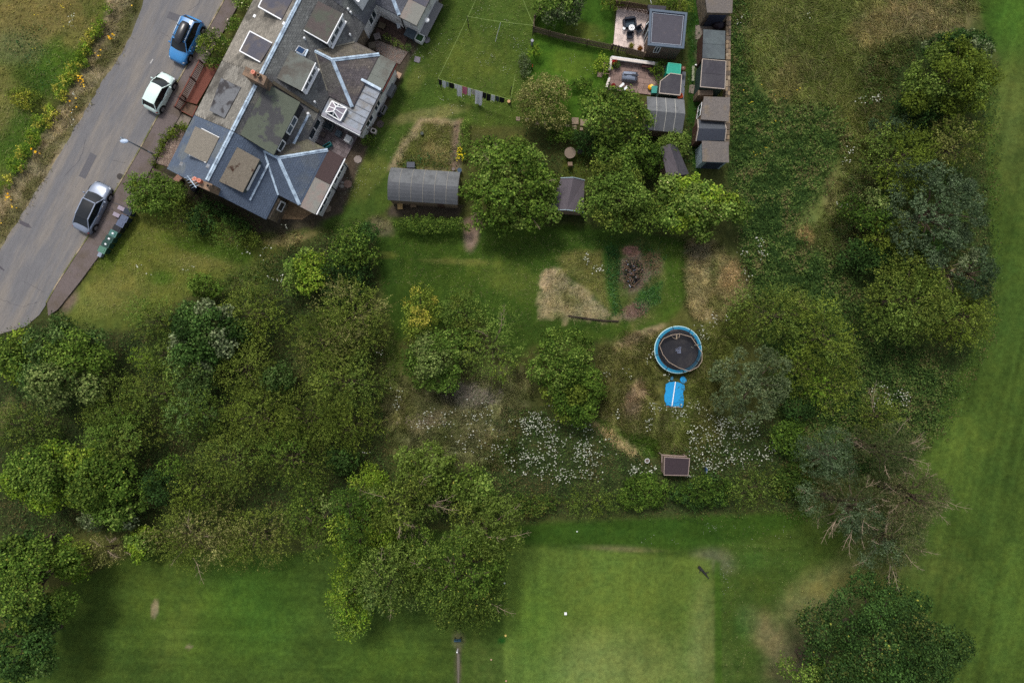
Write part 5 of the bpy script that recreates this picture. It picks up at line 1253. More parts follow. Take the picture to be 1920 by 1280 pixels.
T('yellow green hawthorn low in the thicket', 575, 785, 58, 50, 4.4, 'haw', 'gold', pal2='olive', mix=.6, dens=1.1)
T('hawthorn with mossy green tips at the thicket foot', 660, 800, 54, 46, 4.0, 'haw', 'olive', pal2='gold', mix=.4)
T('broad olive hawthorn above the golf course edge', 430, 862, 62, 52, 4.4, 'haw', 'olive', pal2='ash', mix=.4)
T('dense green hawthorn left of the elm', 545, 862, 66, 50, 4.4, 'haw', 'olive', pal2='green', mix=.4)
T('blue green elder shrub in front of the flowered gap', 640, 862, 34, 28, 3.0, 'shrub', 'blue', lsc=1.3)
T('bushy hawthorn along the front lawn edge', 290, 600, 46, 36, 3.4, 'haw', 'mid', pal2='olive', mix=.5)
T('leafy green bush at the front lawn corner', 382, 540, 30, 24, 3.0, 'shrub', 'green', lsc=1.4)
T('dull green bush between sycamore and front lawn', 310, 660, 34, 34, 3.0, 'haw', 'ash')
T('small yellow gorse like bush in the thicket', 268, 675, 20, 24, 3.0, 'haw', 'bright', lsc=.8)
T('dark bramble covered hawthorn west of the rowan', 290, 740, 56, 40, 3.6, 'haw', 'ash', pal2='olive', mix=.5)
T('large green sycamore by the road end', 120, 650, 78, 60, 5.0, 'big', 'green', pal2='blue', mix=.4, dens=1.05)
T('pale leaved sycamore below the road end tree', 105, 715, 64, 48, 5.4, 'big', 'ashg', pal2='blue', mix=.4)
T('yellow green bush at the picture edge below the road', 22, 670, 36, 44, 3.6, 'big', 'bright', pal2='green', mix=.6)
T('hawthorn scrub between the two western sycamores', 215, 770, 64, 50, 4.0, 'haw', 'olive', pal2='ash', mix=.5)
T('fern leaved tree with drooping tips in the western thicket', 215, 820, 60, 44, 5.0, 'fern', 'mid', pal2='olive', mix=.3)
T('bright green maple at the western edge', 70, 895, 74, 74, 6.0, 'big', 'bright', pal2='green', mix=.5, dens=1.1)
T('green maple beside the bright western one', 175, 895, 62, 60, 5.6, 'big', 'green', pal2='bright', mix=.35, dens=1.05)
T('whitish green whitebeam above the hedge corner', 200, 965, 66, 30, 4.6, 'broad', 'mid', pal2='willow', mix=.4)
T('olive scrub tree at the far western edge', 40, 800, 60, 46, 3.4, 'haw', 'ash', pal2='olive', mix=.5)
T('dark holly like tree in the lower thicket', 300, 905, 46, 44, 4.6, 'big', 'dark', pal2='green', mix=.4, lsc=.8)
T('fine leaved hawthorn beside the dark thicket tree', 370, 915, 50, 42, 4.0, 'haw', 'olive', pal2='gold', mix=.4)
T('great dark oak at the lower western corner', 40, 1100, 74, 96, 9.0, 'big', 'blue', pal2='green', mix=.5, dens=1.1)
T('dark oak cut by the bottom corner of the picture', 30, 1225, 62, 66, 8.0, 'big', 'blue', pal2='dark', mix=.4, dens=1.05)
T('oak crown above the western boundary corner', 28, 1035, 42, 34, 7.0, 'big', 'blue', pal2='dark', mix=.4)
T('golden green maple at the hedge corner', 128, 1048, 40, 38, 4.0, 'broad', 'bright', pal2='gold', mix=.5, lsc=.8)
T('half bare hawthorn beside the golden maple', 202, 1030, 36, 28, 3.4, 'haw', 'buff', dead=9, dens=.7)
T('yellow green bush in the golf course hedge', 262, 1020, 30, 30, 3.2, 'shrub', 'bright', lsc=1.4, pal2='mid', mix=.4)
T('broad dusty hawthorn in the golf course hedge', 360, 1005, 82, 60, 4.4, 'haw', 'buff', pal2='olive', mix=.5, dens=1.1, dead=5)
T('dusty hawthorn next to the great ash', 478, 1010, 62, 50, 4.2, 'haw', 'olive', pal2='buff', mix=.5, dens=1.1)

# ---- great trees over the golf course edge
T('feathery green ash at the left of the big group', 600, 985, 62, 66, 9.0, 'ash', 'ash', pal2='ashg', mix=.4, dens=1.1)
T('bright green ash with rounded clumps', 668, 990, 52, 84, 9.5, 'ash', 'green', pal2='bright', mix=.4, dens=1.15)
T('lime green low limbed ash reaching over the golf lawn', 652, 1130, 40, 66, 7.0, 'ash', 'bright', pal2='mid', mix=.3, dens=1.15)
T('grey green ash in the middle of the big group', 735, 1090, 62, 76, 9.5, 'ash', 'ashg', pal2='ash', mix=.4, dens=1.1, dead=3)
T('huge spreading ash right of the big group', 860, 1080, 104, 96, 10.0, 'ash', 'ash', pal2='green', mix=.4, dens=1.1, dead=3)
T('ash crown with yellowing tips near the mown square', 908, 1000, 70, 58, 9.0, 'ash', 'ash', pal2='olive', mix=.3, dead=4)
T('ash with bare dead tops above the boundary', 748, 950, 66, 50, 8.5, 'ash', 'ash', pal2='olive', mix=.4, dead=14)
T('soft green tree at the head of the big group', 790, 880, 62, 42, 6.0, 'big', 'ash', pal2='mid', mix=.3)
T('pale green tree joining the flowered meadow', 880, 915, 66, 44, 5.5, 'big', 'ash', pal2='mid', mix=.5)
T('light green elder sprouting at the thicket foot', 698, 895, 22, 24, 3.0, 'broad', 'bright', lsc=.7)

# ---- centre of the plot
T('yellow leaved crab apple of the central group', 787, 592, 38, 52, 4.6, 'shrub', 'gold', pal2='yellow', mix=.22, lsc=1.1)
T('thin grey green apple tree behind the yellow one', 868, 586, 52, 42, 4.4, 'shrub', 'mid', dens=.8, lsc=1.1, pal2='olive', mix=.4)
T('clumpy green apple tree at the front of the central group', 818, 672, 62, 58, 5.0, 'broad', 'mid', pal2='ashg', mix=.4, lsc=.8, dens=1.1)
T('twiggy olive plum tree right of the central group', 922, 650, 52, 60, 4.4, 'haw', 'gold', pal2='mid', mix=.6, lsc=.9, dead=3)
T('round green tree beside the trampoline lawn', 1058, 680, 66, 64, 5.0, 'shrub', 'green', pal2='mid', mix=.4, lsc=1.4)
T('yellow topped tree above the white flowers', 1082, 738, 56, 48, 4.6, 'broad', 'green', pal2='gold', mix=.35, lsc=.8)

# ---- east of the plot
T('grey green willow bush near the trampoline', 1414, 722, 78, 78, 5.6, 'willow', 'willow', dens=1.15)
T('low tangled hawthorn above the willow', 1450, 590, 84, 52, 3.6, 'haw', 'olive', pal2='ash', mix=.4)
T('mottled thorn tree crossing the eastern boundary', 1545, 632, 60, 70, 4.6, 'haw', 'gold', pal2='ash', mix=.6)
T('yellow green blackthorn south of the mottled thorn', 1565, 725, 42, 42, 3.8, 'haw', 'bright', pal2='gold', mix=.6)
T('brown olive thorn touching the willow bush', 1508, 690, 40, 46, 3.8, 'haw', 'gold', pal2='olive', mix=.5)
T('tall golden green tree at the top of the eastern belt', 1790, 140, 84, 76, 6.5, 'broad', 'gold', pal2='ash', mix=.4, lsc=.8, dens=1.05)
T('dark elder behind the golden tree by the golf course', 1805, 88, 58, 40, 5.0, 'shrub', 'dark', pal2='willow', mix=.3, lsc=1.3)
T('shaded green bush under the golden tree', 1735, 205, 50, 34, 4.0, 'big', 'dark', lsc=.8)
T('olive yellow thorn on the west of the eastern belt', 1690, 295, 66, 60, 5.6, 'haw', 'gold', pal2='ash', mix=.35, lsc=1.1)
T('feathery brown green cherry on the eastern edge', 1795, 272, 56, 48, 5.6, 'fern', 'olive', pal2='buff', mix=.4)
T('blue green sallow behind the olive thorn', 1680, 238, 44, 26, 4.4, 'willow', 'wdark')
T('large dark blue green willow of the eastern belt', 1765, 395, 98, 96, 7.5, 'willow', 'wdark', dens=1.15)
T('green alder on the west side of the large willow', 1638, 392, 56, 42, 4.6, 'big', 'green', pal2='ashg', mix=.3, lsc=.8)
T('fan shaped golden conifer between the belt trees', 1668, 442, 46, 26, 4.0, 'haw', 'gold', lsc=1.1, dens=1.2)
T('glossy dark holly below the large willow', 1736, 462, 32, 30, 5.0, 'shrub', 'green', pal2='dark', mix=.4, lsc=1.3)
T('bare brown dead bush in the eastern belt', 1772, 508, 34, 22, 3.4, 'haw', 'buff', dens=.25, dead=26)
T('bushy dark willow beside the dead bush', 1830, 510, 42, 56, 5.6, 'willow', 'wdark', pal2='willow', mix=.3)
T('drooping olive cherry tree of the eastern belt', 1712, 562, 88, 74, 6.8, 'fern', 'olive', pal2='ash', mix=.45, dens=1.15)
T('yellow brown beech like tree at the belt foot', 1812, 602, 54, 48, 5.0, 'fern', 'gold', pal2='olive', mix=.5)
T('shadowed scrub tree between belt and boundary', 1628, 478, 44, 30, 3.0, 'big', 'dark', lsc=.8)
T('dark pine standing inside the south east corner', 1560, 855, 52, 44, 7.0, 'pine', 'wdark', dens=1.1)
T('scots pine with bare orange twigs at the east boundary', 1665, 848, 62, 54, 8.0, 'pine', 'pine', dead=12, dens=1.05)
T('scots pine over the south east corner', 1722, 935, 62, 60, 8.5, 'pine', 'pine', dead=14, dens=1.05)
T('scots pine with long dead limbs above the golf lawn', 1600, 955, 74, 62, 8.0, 'pine', 'pine', dead=24, dens=1.05, pal2='wdark', mix=.4)
T('southernmost scots pine leaning over the fairway', 1672, 1018, 66, 58, 8.5, 'pine', 'pine', dead=14, dens=1.05, pal2='wdark', mix=.3)
T('green brown thorn bush north of the pines', 1650, 780, 46, 34, 3.6, 'haw', 'olive', dead=3)
T('huge dark oak at the bottom of the golf lawn', 1660, 1226, 160, 128, 9.5, 'big', 'oakdk', pal2='dark', mix=.4, dens=1.15, lsc=.85)
T('lighter green oak bough at the very bottom', 1540, 1268, 62, 36, 7.0, 'big', 'mid', pal2='green', mix=.5, lsc=.85)
SH('green hedge shrub left of the wooden hut', 1205, 925, 50, 32, 1.8, 'shrub', 'green', lsc=1.3)
SH('green hedge shrub right of the wooden hut', 1320, 922, 54, 32, 1.8, 'shrub', 'green', lsc=1.3, pal2='dark', mix=.3)
SH('bramble hedge near the great ashes', 1000, 945, 46, 22, 1.4, 'shrub', 'bram', lsc=1.2)
SH('golden tinged hedge bush on the south boundary', 1110, 940, 50, 24, 1.4, 'haw', 'gold', pal2='ash', mix=.6, lsc=.9)
SH('shaggy hedge bush east of the hut', 1420, 915, 52, 32, 1.5, 'haw', 'olive', pal2='ash', mix=.5)
SH('dark hedge end next to the pines', 1490, 900, 40, 36, 1.8, 'shrub', 'bram', lsc=1.3)
SH('leafy elder above the hut hedge', 1480, 820, 36, 34, 2.2, 'shrub', 'green', lsc=1.4)
SH('green shrub between flowers and pines', 1500, 770, 30, 26, 2.4, 'shrub', 'dark', lsc=1.2)

# ---- west field: the row of lime green hedge plants
SH('solitary yellow ragwort like bush in the western field', 45, 184, 30, 20, 1.1, 'shrub', 'yellow', pal2='gold', mix=.4)
HR = [(202, 20, 9, 9), (186, 44, 12, 12), (176, 62, 13, 14), (160, 88, 13, 14), (148, 110, 14, 14), (133, 130, 14, 15), (122, 148, 12, 12), (112, 172, 12, 13), (96, 206, 14, 12), (76, 228, 15, 14), (60, 258, 14, 15), (44, 284, 15, 15), (28, 310, 16, 15), (10, 342, 16, 16)]
for k, (x, y, a, c) in enumerate(HR):
    lab = ['topmost lime hedge plant by the road verge', 'lime hedge plant second from the top of the row', 'lime hedge plant level with the blue car', 'lime hedge plant below the one level with the blue car', 'lime hedge plant level with the shrubby road bend', 'lime hedge plant level with the road bend', 'smallest lime hedge plant of the row middle', 'thin lime hedge plant level with the white car', 'lime hedge plant above the street lamp level', 'spreading lime hedge plant level with the street lamp', 'lime hedge plant just below the street lamp level', 'lime hedge plant third from the picture edge', 'lime hedge plant second from the picture edge', 'lime hedge plant cut by the picture edge'][k]
    SH(lab, x, y, a, c, .9, 'shrub', 'bright', pal2='yellow', mix=.25, trunk=False, group='lime hedge plants along the verge', name='hedge_plant', cat='hedge plant', lsc=1.1)
print('leaves', NLEAF)

# ================================================================ SHEDS AND GARDEN BUILDINGS
def shed(name, label, rc, ze, zr, wallm, roofm, axis=0, over=.1, panels=1, seam=None, barge=None, roofm2=None, curved=False, pent=None, group=None, cat='shed', door=None, win=None, zg=0.0, cladding=None, wallz=None):
    """rc: the four roof corners in photo pixels, clockwise from top left (TL, TR, BR, BL); axis 0: ridge runs TL-TR direction; ze eaves, zr ridge height;
    pent: (z along TL-TR side, z along BL-BR side) for a single slope"""
    if pent: z4 = (pent[0], pent[0], pent[1], pent[1])
    else: z4 = (ze,)*4
    c = [Vector(P(*p, z)) for p, z in zip(rc, z4)]
    ctr = sum(c, Vector())/4
    t = thing(name, label, cat, (ctr.x, ctr.y, zg), group)
    ins = [p+(Vector((ctr.x, ctr.y, p.z))-p).normalized()*over*1.4 for p in c]
    # four walls, each a part
    def wallz_(p): return p.z-.1
    if pent or axis is None: tops = [[ins[i], ins[(i+1) % 4]] for i in range(4)]
    else: tops = [[ins[i], ins[(i+1) % 4]] for i in range(4)]
    for i in range(4):
        a, d = ins[i], ins[(i+1) % 4]; poly = [(a.x, a.y, zg), (d.x, d.y, zg), (d.x, d.y, d.z-.08), (a.x, a.y, a.z-.08)]
        gable = (not pent) and zr > ze and ((axis == 0 and i in (1, 3)) or (axis == 1 and i in (0, 2)))
        if gable: m_ = (a+d)/2; poly.insert(3, (m_.x, m_.y, zr-.12))
        dirv = (d-a); dirv.z = 0; dirv.normalize(); nrm = Vector((dirv.y, -dirv.x, 0))*-1
        if nrm.dot(Vector((ctr.x-a.x, ctr.y-a.y, 0))) > 0: nrm = -nrm
        b = B(); n = len(poly); e = nrm*.05
        b.add([Vector(p) for p in poly]+[Vector(p)-e for p in poly], [tuple(range(n)), tuple(range(n, 2*n))[::-1]]+[(k, n+k, n+(k+1) % n, (k+1) % n) for k in range(n)])
        w_ = obj('wall', b, wallm, t)
        L = (d-a).length
        if cladding and L > .5:
            b = B(); k_ = int(L/cladding); 
            for k in range(k_):
                q = a+(d-a)*((k+.5)/k_); b.bar((q.x+nrm.x*.012, q.y+nrm.y*.012, zg+.03), (q.x+nrm.x*.012, q.y+nrm.y*.012, q.z-.12), cladding*.82, .03, up=(nrm.x, nrm.y, 0))
            tag(obj('cladding_board', b, wallm, w_), kind='stuff')
        for spec, nm in ((door, 'door'), (win, 'window')):
            if spec and spec[0] == i:
                f0, f1, z0, z1, mm = spec[1:]
                p = a+(d-a)*f0; q = a+(d-a)*f1; b = B(); b.bar((p.x+nrm.x*.02, p.y+nrm.y*.02, zg+(z0+z1)/2), (q.x+nrm.x*.02, q.y+nrm.y*.02, zg+(z0+z1)/2), .05, z1-z0); o_ = obj(nm, b, mm, t)
                if nm == 'window':
                    b = B(); 
                    for s_, e_ in (((p, z0), (q, z0)), ((p, z1), (q, z1)), ((p, z0), (p, z1)), ((q, z0), (q, z1)), (((p+q)/2, z0), ((p+q)/2, z1))):
                        b.bar((s_[0].x+nrm.x*.05, s_[0].y+nrm.y*.05, zg+s_[1]), (e_[0].x+nrm.x*.05, e_[0].y+nrm.y*.05, zg+e_[1]), .05, .04, up=(nrm.x, nrm.y, .001))
                    obj('frame', b, WPAINT, o_)
    sm = seam or mat('felt_batten', C(140, 136, 128), .8, .2)
    if pent or zr <= ze:
        for k in range(panels):
            a0, a1 = k/panels, (k+1)/panels; g_ = .004 if panels > 1 else 0
            q = [c[0].lerp(c[3], a0+g_), c[1].lerp(c[2], a0+g_), c[1].lerp(c[2], a1-g_), c[0].lerp(c[3], a1-g_)]
            b = B(); b.slab([(p.x, p.y, p.z+.003*k) for p in q], .07); obj('roof', b, roofm, t)
    else:
        if axis == 0: e = [(c[0], c[1]), (c[3], c[2])]; r0, r1 = (c[0]+c[3])/2, (c[1]+c[2])/2
        else: e = [(c[0], c[3]), (c[1], c[2])]; r0, r1 = (c[0]+c[1])/2, (c[3]+c[2])/2
        r0 = Vector((r0.x, r0.y, zr)); r1 = Vector((r1.x, r1.y, zr))
        for side, (ea, eb) in enumerate(e):
            for k in range(panels):
                a0, a1 = k/panels, (k+1)/panels
                A0, A1, R0, R1 = ea.lerp(eb, a0), ea.lerp(eb, a1), r0.lerp(r1, a0), r0.lerp(r1, a1)
                b = B(); nst = 5 if curved else 1; vs = []
                for j in range(nst+1):
                    f = j/nst
                    for A, R in ((A0, R0), (A1, R1)):
                        p = A.lerp(R, f); 
                        if curved: p.z = A.z+(R.z-A.z)*math.sin(f*math.pi/2)**.9
                        vs += [p, p-Vector((0, 0, .06))]
                fs = []
                for j in range(nst):
                    o0 = 4*j; fs += [(o0, o0+2, o0+6, o0+4), (o0+1, o0+5, o0+7, o0+3), (o0, o0+4, o0+5, o0+1), (o0+2, o0+3, o0+7, o0+6)]
                fs += [(0, 1, 3, 2), (4*nst, 4*nst+2, 4*nst+3, 4*nst+1)]
                b.add(vs, fs); obj('roof_panel', b, (roofm2 or roofm) if side else roofm, t)
                if panels > 1 and k > 0:
                    b = B(); pts = [];
                    for j in range(nst+1):
                        f = j/nst; p = A0.lerp(R0, f)
                        if curved: p.z = A0.z+(R0.z-A0.z)*math.sin(f*math.pi/2)**.9
                        pts.append(p+Vector((0, 0, .012)))
                    for j in range(nst): b.bar(pts[j], pts[j+1], .035, .025)
                    obj('batten', b, sm, t)
        if barge:
            for A, R in ((e[0][0], r0), (e[1][0], r0), (e[0][1], r1), (e[1][1], r1)):
                b = B(); b.bar(A+Vector((0, 0, -.02)), R+Vector((0, 0, -.02)), .06, .16); obj('bargeboard', b, barge, t)
    if barge and (pent or zr <= ze):
        for i in range(4):
            b = B(); b.bar(c[i]+Vector((0, 0, -.03)), c[(i+1) % 4]+Vector((0, 0, -.03)), .05, .12); obj('bargeboard', b, barge, t)
    return t, c
WOODG = mat('weathered_wood', C(124, 106, 88), .85, .3, 4, .3, stretch=(0, 4, .5)); WOODB = mat('brown_shed_wood', C(84, 60, 50), .85, .3, 4, .3)
FELTD = mat('dark_felt', C(62, 60, 66), .9, .25, 5, .3, col2=C(72, 70, 74), scale2=.8); FELTG = mat('slate_green_felt', C(86, 94, 96), .9, .22, 5, .3, col2=C(74, 80, 84), scale2=.8)
SHINGF = mat('brown_grey_felt', C(104, 98, 94), .95, .4, 7, .7, col2=C(122, 108, 88), scale2=.8, thr=(.55, .72), fine=22); PALEB = mat('pale_barge', C(172, 160, 148), .8, .2); GREENW = mat('green_shed_wood', C(44, 66, 60), .8, .25)
FELTL = mat('grey_roll_felt', C(104, 106, 108), .85, .22, 3, .3, col2=C(90, 92, 94), scale2=1.2)
shed('long_shed', 'long low shed with curved grey felt roof behind the clipped hedge', [(733, 314), (863, 323), (858, 384), (727, 375)], 2.0, 2.75, WOODG, FELTL, 0, panels=6, curved=True, roofm2=mat('grey_roll_felt_shaded', C(88, 90, 94), .85, .22, 3, .3), barge=None, door=(2, .2, .3, 0, 1.8, WOODB))  # south slope gets a darker felt: its shade is put into the colour
shed('gabled_shed', 'small gabled shed with purple grey boards of felt and pale blue gable board', [(1052, 334), (1096, 338), (1094, 398), (1029, 394)], 2.0, 2.6, WOODG, mat('grey_purple_felt', C(88, 82, 88), .85, .3, 4, .3, stretch=(0, 4, .4)), 1, panels=1, roofm2=mat('grey_purple_felt', 0), barge=mat('pale_blue_board', C(150, 168, 178), .7, .12))
tr_, c_ = shed('garden_room', 'square flat roofed garden room with grey lead edge beside the pale patio', [(1220, 20), (1286, 27), (1280, 90), (1216, 84)], 2.6, 2.6, mat('larch_cladding', C(116, 100, 88), .85, .35, 4, .3), mat('garden_room_felt', C(74, 72, 80), .85, .16, 3, .2, col2=C(92, 86, 88), scale2=.9, thr=(.58, .7)), panels=1, over=.06, cladding=.15,
     win=(2, .62, .78, 1.2, 2.3, GLASS), door=(3, .32, .5, 0.1, 2.1, GLASS))
ctr_ = sum(c_, Vector())/4
for i in range(4):
    a, d = c_[i], c_[(i+1) % 4]
    b = B(); b.bar(a+(d-a).normalized()*(.1 if i % 2 else -.1)+Vector((0, 0, .05+.004*(i % 2))), d-(d-a).normalized()*(.1 if i % 2 else -.1)+Vector((0, 0, .05+.004*(i % 2))), .2, .14); obj('roof_edge', b, mat('blue_grey_lead', C(74, 88, 104), .5, .18, 5, .2), tr_)
    a2, d2 = a.lerp(ctr_, .13), d.lerp(ctr_, .13); b = B(); b.bar(a2+Vector((0, 0, .02)), d2+Vector((0, 0, .02)), .04, .03); obj('roof_trim', b, mat('pale_grey_trim', C(140, 150, 164), .5, .15), tr_)
for p0, p1 in (((1207, 57), (1216, 46)), ((1211, 68), (1213, 58))):
    b = B(); b.bar(P(*p0, 1.15), P(*p1, 1.15), .05, 2.0); obj('open_door', b, mat('door_glass_white', C(190, 200, 204), .3, .1, 3, 0, spec=.6), tr_)
b = B(); b.prism([P(*p, 1.9)[:2] for p in ((1215, 9), (1250, 12), (1247, 20), (1216, 20))], 1.6, 1.9); tag(obj('lean_to', b, FELTD, loc=P(1230, 15, 0)), 'dark lean to roof touching the north side of the garden room', 'lean to')
shed('concrete_store', 'stone grey store with rough felt roof, topmost building of the shed row', [(1319, -30), (1375, -30), (1373, 25), (1326, 24)], 2.7, 2.7, STONEW, SHINGF, pent=(2.75, 2.7), door=(2, .12, .86, 0, 2.1, mat('dark_blue_door', C(50, 58, 76), .7, .25)))
shed('felt_shed', 'blue green felted shed just below the dark shrub in the shed row', [(1319, 55), (1360, 58), (1359, 112), (1317, 109)], 2.3, 2.3, WOODB, FELTG, pent=(2.35, 2.3), panels=2)
shed('felt_shed', 'black felted shed with pale edge boards in the shed row', [(1317, 111), (1361, 115), (1359, 167), (1313, 163)], 2.4, 2.4, GREENW, FELTD, pent=(2.45, 2.4), panels=2, barge=PALEB)
shed('brown_felt_shed', 'shed with rough brown roof and bright wooden window, fourth down the shed row', [(1320, 181), (1369, 183), (1366, 228), (1314, 224)], 2.6, 2.6, WOODG, SHINGF, pent=(2.6, 2.7), win=(3, .3, .9, .8, 1.9, GLASS))
shed('gabled_felt_shed', 'gabled shed with corrugated looking dark roof and pale barge boards in the shed row', [(1308, 224), (1358, 226), (1359, 264), (1305, 264)], 2.1, 2.55, WOODB, mat('ribbed_dark_felt', C(74, 78, 84), .8, .3, 4, .3, stretch=(0, 3, 1)), 0, barge=PALEB, roofm2=mat('ribbed_dark_felt_shaded', C(58, 62, 72), .8, .3, 4, .3, stretch=(0, 3, 1)))  # darker copy of the ribbed felt paints the shaded south slope
shed('pale_sided_shed', 'lowest shed of the row, rough brown roof and pale blue side wall', [(1316, 264), (1366, 266), (1367, 305), (1317, 303)], 2.5, 2.5, mat('pale_blue_render', C(150, 168, 176), .85, .3, 3, .3), SHINGF, pent=(2.55, 2.5), door=(2, .1, .8, .1, 2.0, mat('dark_blue_door', 0)))
shed('glazed_shed', 'felted garden shed with pale battens below the angular playhouse', [(1213, 181), (1283, 187), (1279, 250), (1209, 243)], 1.9, 2.6, WOODG, FELTL, 0, panels=4, roofm2=mat('grey_roll_felt_shaded', 0), seam=mat('pale_batten', C(176, 174, 166), .7, .2))  # south slope again in the felt copy darkened for shade
shed('leaning_shed', 'small dark gabled shed set askew under the yellowish shrub', [(1238, 276), (1268, 270), (1292, 326), (1252, 338)], 2.0, 2.5, WOODG, mat('grey_purple_felt', 0), 1, panels=1, roofm2=FELTD, barge=None)
shed('wooden_hut', 'small wooden hut with dark brown felt roof among the white flowers', [(1246, 856.5), (1293, 859), (1290, 891), (1245, 890)], 1.5, 1.5, mat('grey_brown_hut', C(136, 116, 104), .85, .25), mat('brown_black_felt', C(58, 48, 52), .9, .2, 5, .3), pent=(1.75, 1.45), over=.04, barge=mat('brown_pale_trim', C(150, 132, 124), .8, .2), cat='hut')
hb = thing('hut_frame', 'pale timber porch frame against the back of the wooden hut', 'timber frame', P(1266, 853, 0))
for p0, p1, z in (((1241, 852), (1287, 855), 1.3), ((1241, 852), (1241, 866), 1.3), ((1293, 858), (1292, 874), 1.6)):
    b = B(); b.bar(P(*p0, z), P(*p1, z), .06, .06); obj('rail', b, mat('brown_pale_trim', 0), hb)
for p in ((1241, 852), (1287, 855)):
    b = B(); b.cyl(P(*p, 1.3), (*P(*p, 1.3)[:2], 0), .035, n=6); obj('post', b, mat('brown_pale_trim', 0), hb)
# angular playhouse with pointed roof corner
zc = 2.1; rp = [(1257, 138), (1278, 141), (1275, 179), (1236, 175), (1238, 153)]
t = thing('corner_shed', 'five sided shed with black felt roof on the white walled patio', 'shed', P(1258, 160, 0))
w = [P(*p, zc) for p in rp]; cx = sum(p[0] for p in w)/5; cy = sum(p[1] for p in w)/5
b = B(); b.prism([(cx+(p[0]-cx)*.93, cy+(p[1]-cy)*.93) for p in w], 0, zc-.06); obj('wall', b, GREENW, t)
b = B(); b.slab(w, .06); obj('roof', b, FELTD, t)
for i in range(5):
    b = B(); b.bar(Vector(w[i])+Vector((0, 0, 0)), Vector(w[(i+1) % 5]), .06, .1); obj('bargeboard', b, PALEB, t)
t = thing('green_tarpaulin', 'bright sea green tarpaulin covered frame beside the five sided shed', 'tarpaulin cover', P(1264, 128, 0))
w = [P(*p, 1.7) for p in ((1253, 118), (1277, 121), (1275, 140), (1250, 138))]
b = B(); b.slab(w, .04); TG = mat('green_tarp', C(10, 146, 124), .5, .12, 4, .3); obj('cover_top', b, TG, t)
b = B(); g0 = [(p[0]*1.0, p[1]) for p in w]; b.prism([p[:2] for p in w], .2, 1.64); obj('cover_side', b, TG, t)
for i in range(4):
    b = B(); b.bar(Vector(w[i])+Vector((0, 0, .012)), Vector(w[(i+1) % 4])+Vector((0, 0, .012)), .04, .02); obj('hem', b, mat('green_hem', C(90, 190, 160), .6, .1), t)
b = B(); b.prism([P(*p, .3)[:2] for p in ((1276, 134), (1286, 135), (1282, 186), (1276, 186))], 0, .3); tag(obj('side_plinth', b, mat('grey_deck', C(104, 108, 118), .8, .2), loc=P(1281, 160, 0)), 'long grey plinth behind the five sided shed', 'plinth')
c0 = P(1281.5, 129, 1.1); t = thing('metal_dome', 'brown round lidded fire bowl at the corner of the green tarpaulin', 'fire bowl', (c0[0], c0[1], 0))
b = B(); b.ball(c0, .22, 12, 8, (1, 1, .7)); obj('bowl', b, mat('copper_brown', C(110, 74, 58), .45, .2, spec=.6), t, smooth=True)
b = B(); b.cyl((c0[0], c0[1], 0), (c0[0], c0[1], 1.0), .04, n=8); obj('stand', b, BLACKP, t)
crate('orange_tub', 'orange trug beside the corner of the five sided shed', 'tub', (1275, 180), (.5, .4, .4), .3, (186, 78, 34), hollow=True, extra=mat('orange_rust', C(150, 60, 30), .9, .3))
crate('play_table', 'pale teal plastic play table on the white walled patio', 'play table', (1227.5, 168), (.5, .6, .5), 0, (60, 142, 132))
b = B(); c0 = P(1220, 164, .3); 
t = thing('toy_tyre', 'yellow and orange round toy beside the teal play table', 'toy', (c0[0], c0[1], .05)); b.ball((c0[0], c0[1], .28), .26, 12, 8, (1, 1, .8)); obj('toy_shell', b, mat('toy_yellow', C(226, 160, 30), .4, .1), t, smooth=True)
b = B(); b.cyl((c0[0]+.06, c0[1]+.05, .4), (c0[0]+.06, c0[1]+.05, .51), .16, n=14); obj('toy_lid', b, mat('toy_pale', C(236, 206, 90), .4, .1), t)

# ================================================================ PATIOS
flags('pale_patio', [(1157, 12), (1222, 20), (1208, 98), (1150, 84)], 6, 7, .08, (212, 194, 186), 7, vary=.06, gap=.012)
flags('white_walled_patio', [(1146, 109), (1252, 124), (1236, 180), (1138, 168)], 9, 6, .08, (138, 116, 108), 8, vary=.14)
t = thing('patio_wall', 'low white wall round two sides of the lower patio', 'low wall', P(1146, 109, 0))
for a, d in (((1146, 109), (1232, 121)), ((1146, 109), (1143, 131)), ((1142, 148), (1137, 164))):
    b = B(); b.bar(P(*a, .35), P(*d, .35), .14, .6); obj('wall_run', b, WHITEM, t)
    b = B(); b.bar(P(*a, .68), P(*d, .68), .2, .06); obj('coping', b, mat('cream_cope', C(206, 196, 188), .8, .15), t)
SOFAM = mat('dark_rattan', C(44, 48, 58), .8, .25, 14, .4); CUSH = mat('slate_cushion', C(60, 74, 84), .85, .12)
def RR(c, rz): ca, sa = math.cos(rz), math.sin(rz); return lambda x, y, z: (c[0]+x*ca-y*sa, c[1]+x*sa+y*ca, z)
t = thing('garden_sofa', 'dark rattan two seat sofa on the pale patio', 'garden sofa', P(1181, 42, .08)); R = RR(P(1181, 43, .5), .14)
def bx(R, x0, x1, y0, y1, z0, z1): b = B(); b.prism([R(x0, y0, 0)[:2], R(x1, y0, 0)[:2], R(x1, y1, 0)[:2], R(x0, y1, 0)[:2]], z0, z1); return b
obj('seat_base', bx(R, -.42, .42, -.32, .22, .1, .38), SOFAM, t); obj('seat_cushion', bx(R, -.38, .38, -.34, .2, .385, .5), CUSH, t)
obj('backrest', bx(R, -.44, .44, .22, .4, .1, .85), SOFAM, t)
for s in (-1, 1): obj('armrest', bx(R, s*.5-.07, s*.5+.07, -.34, .38, .1, .62), SOFAM, t)
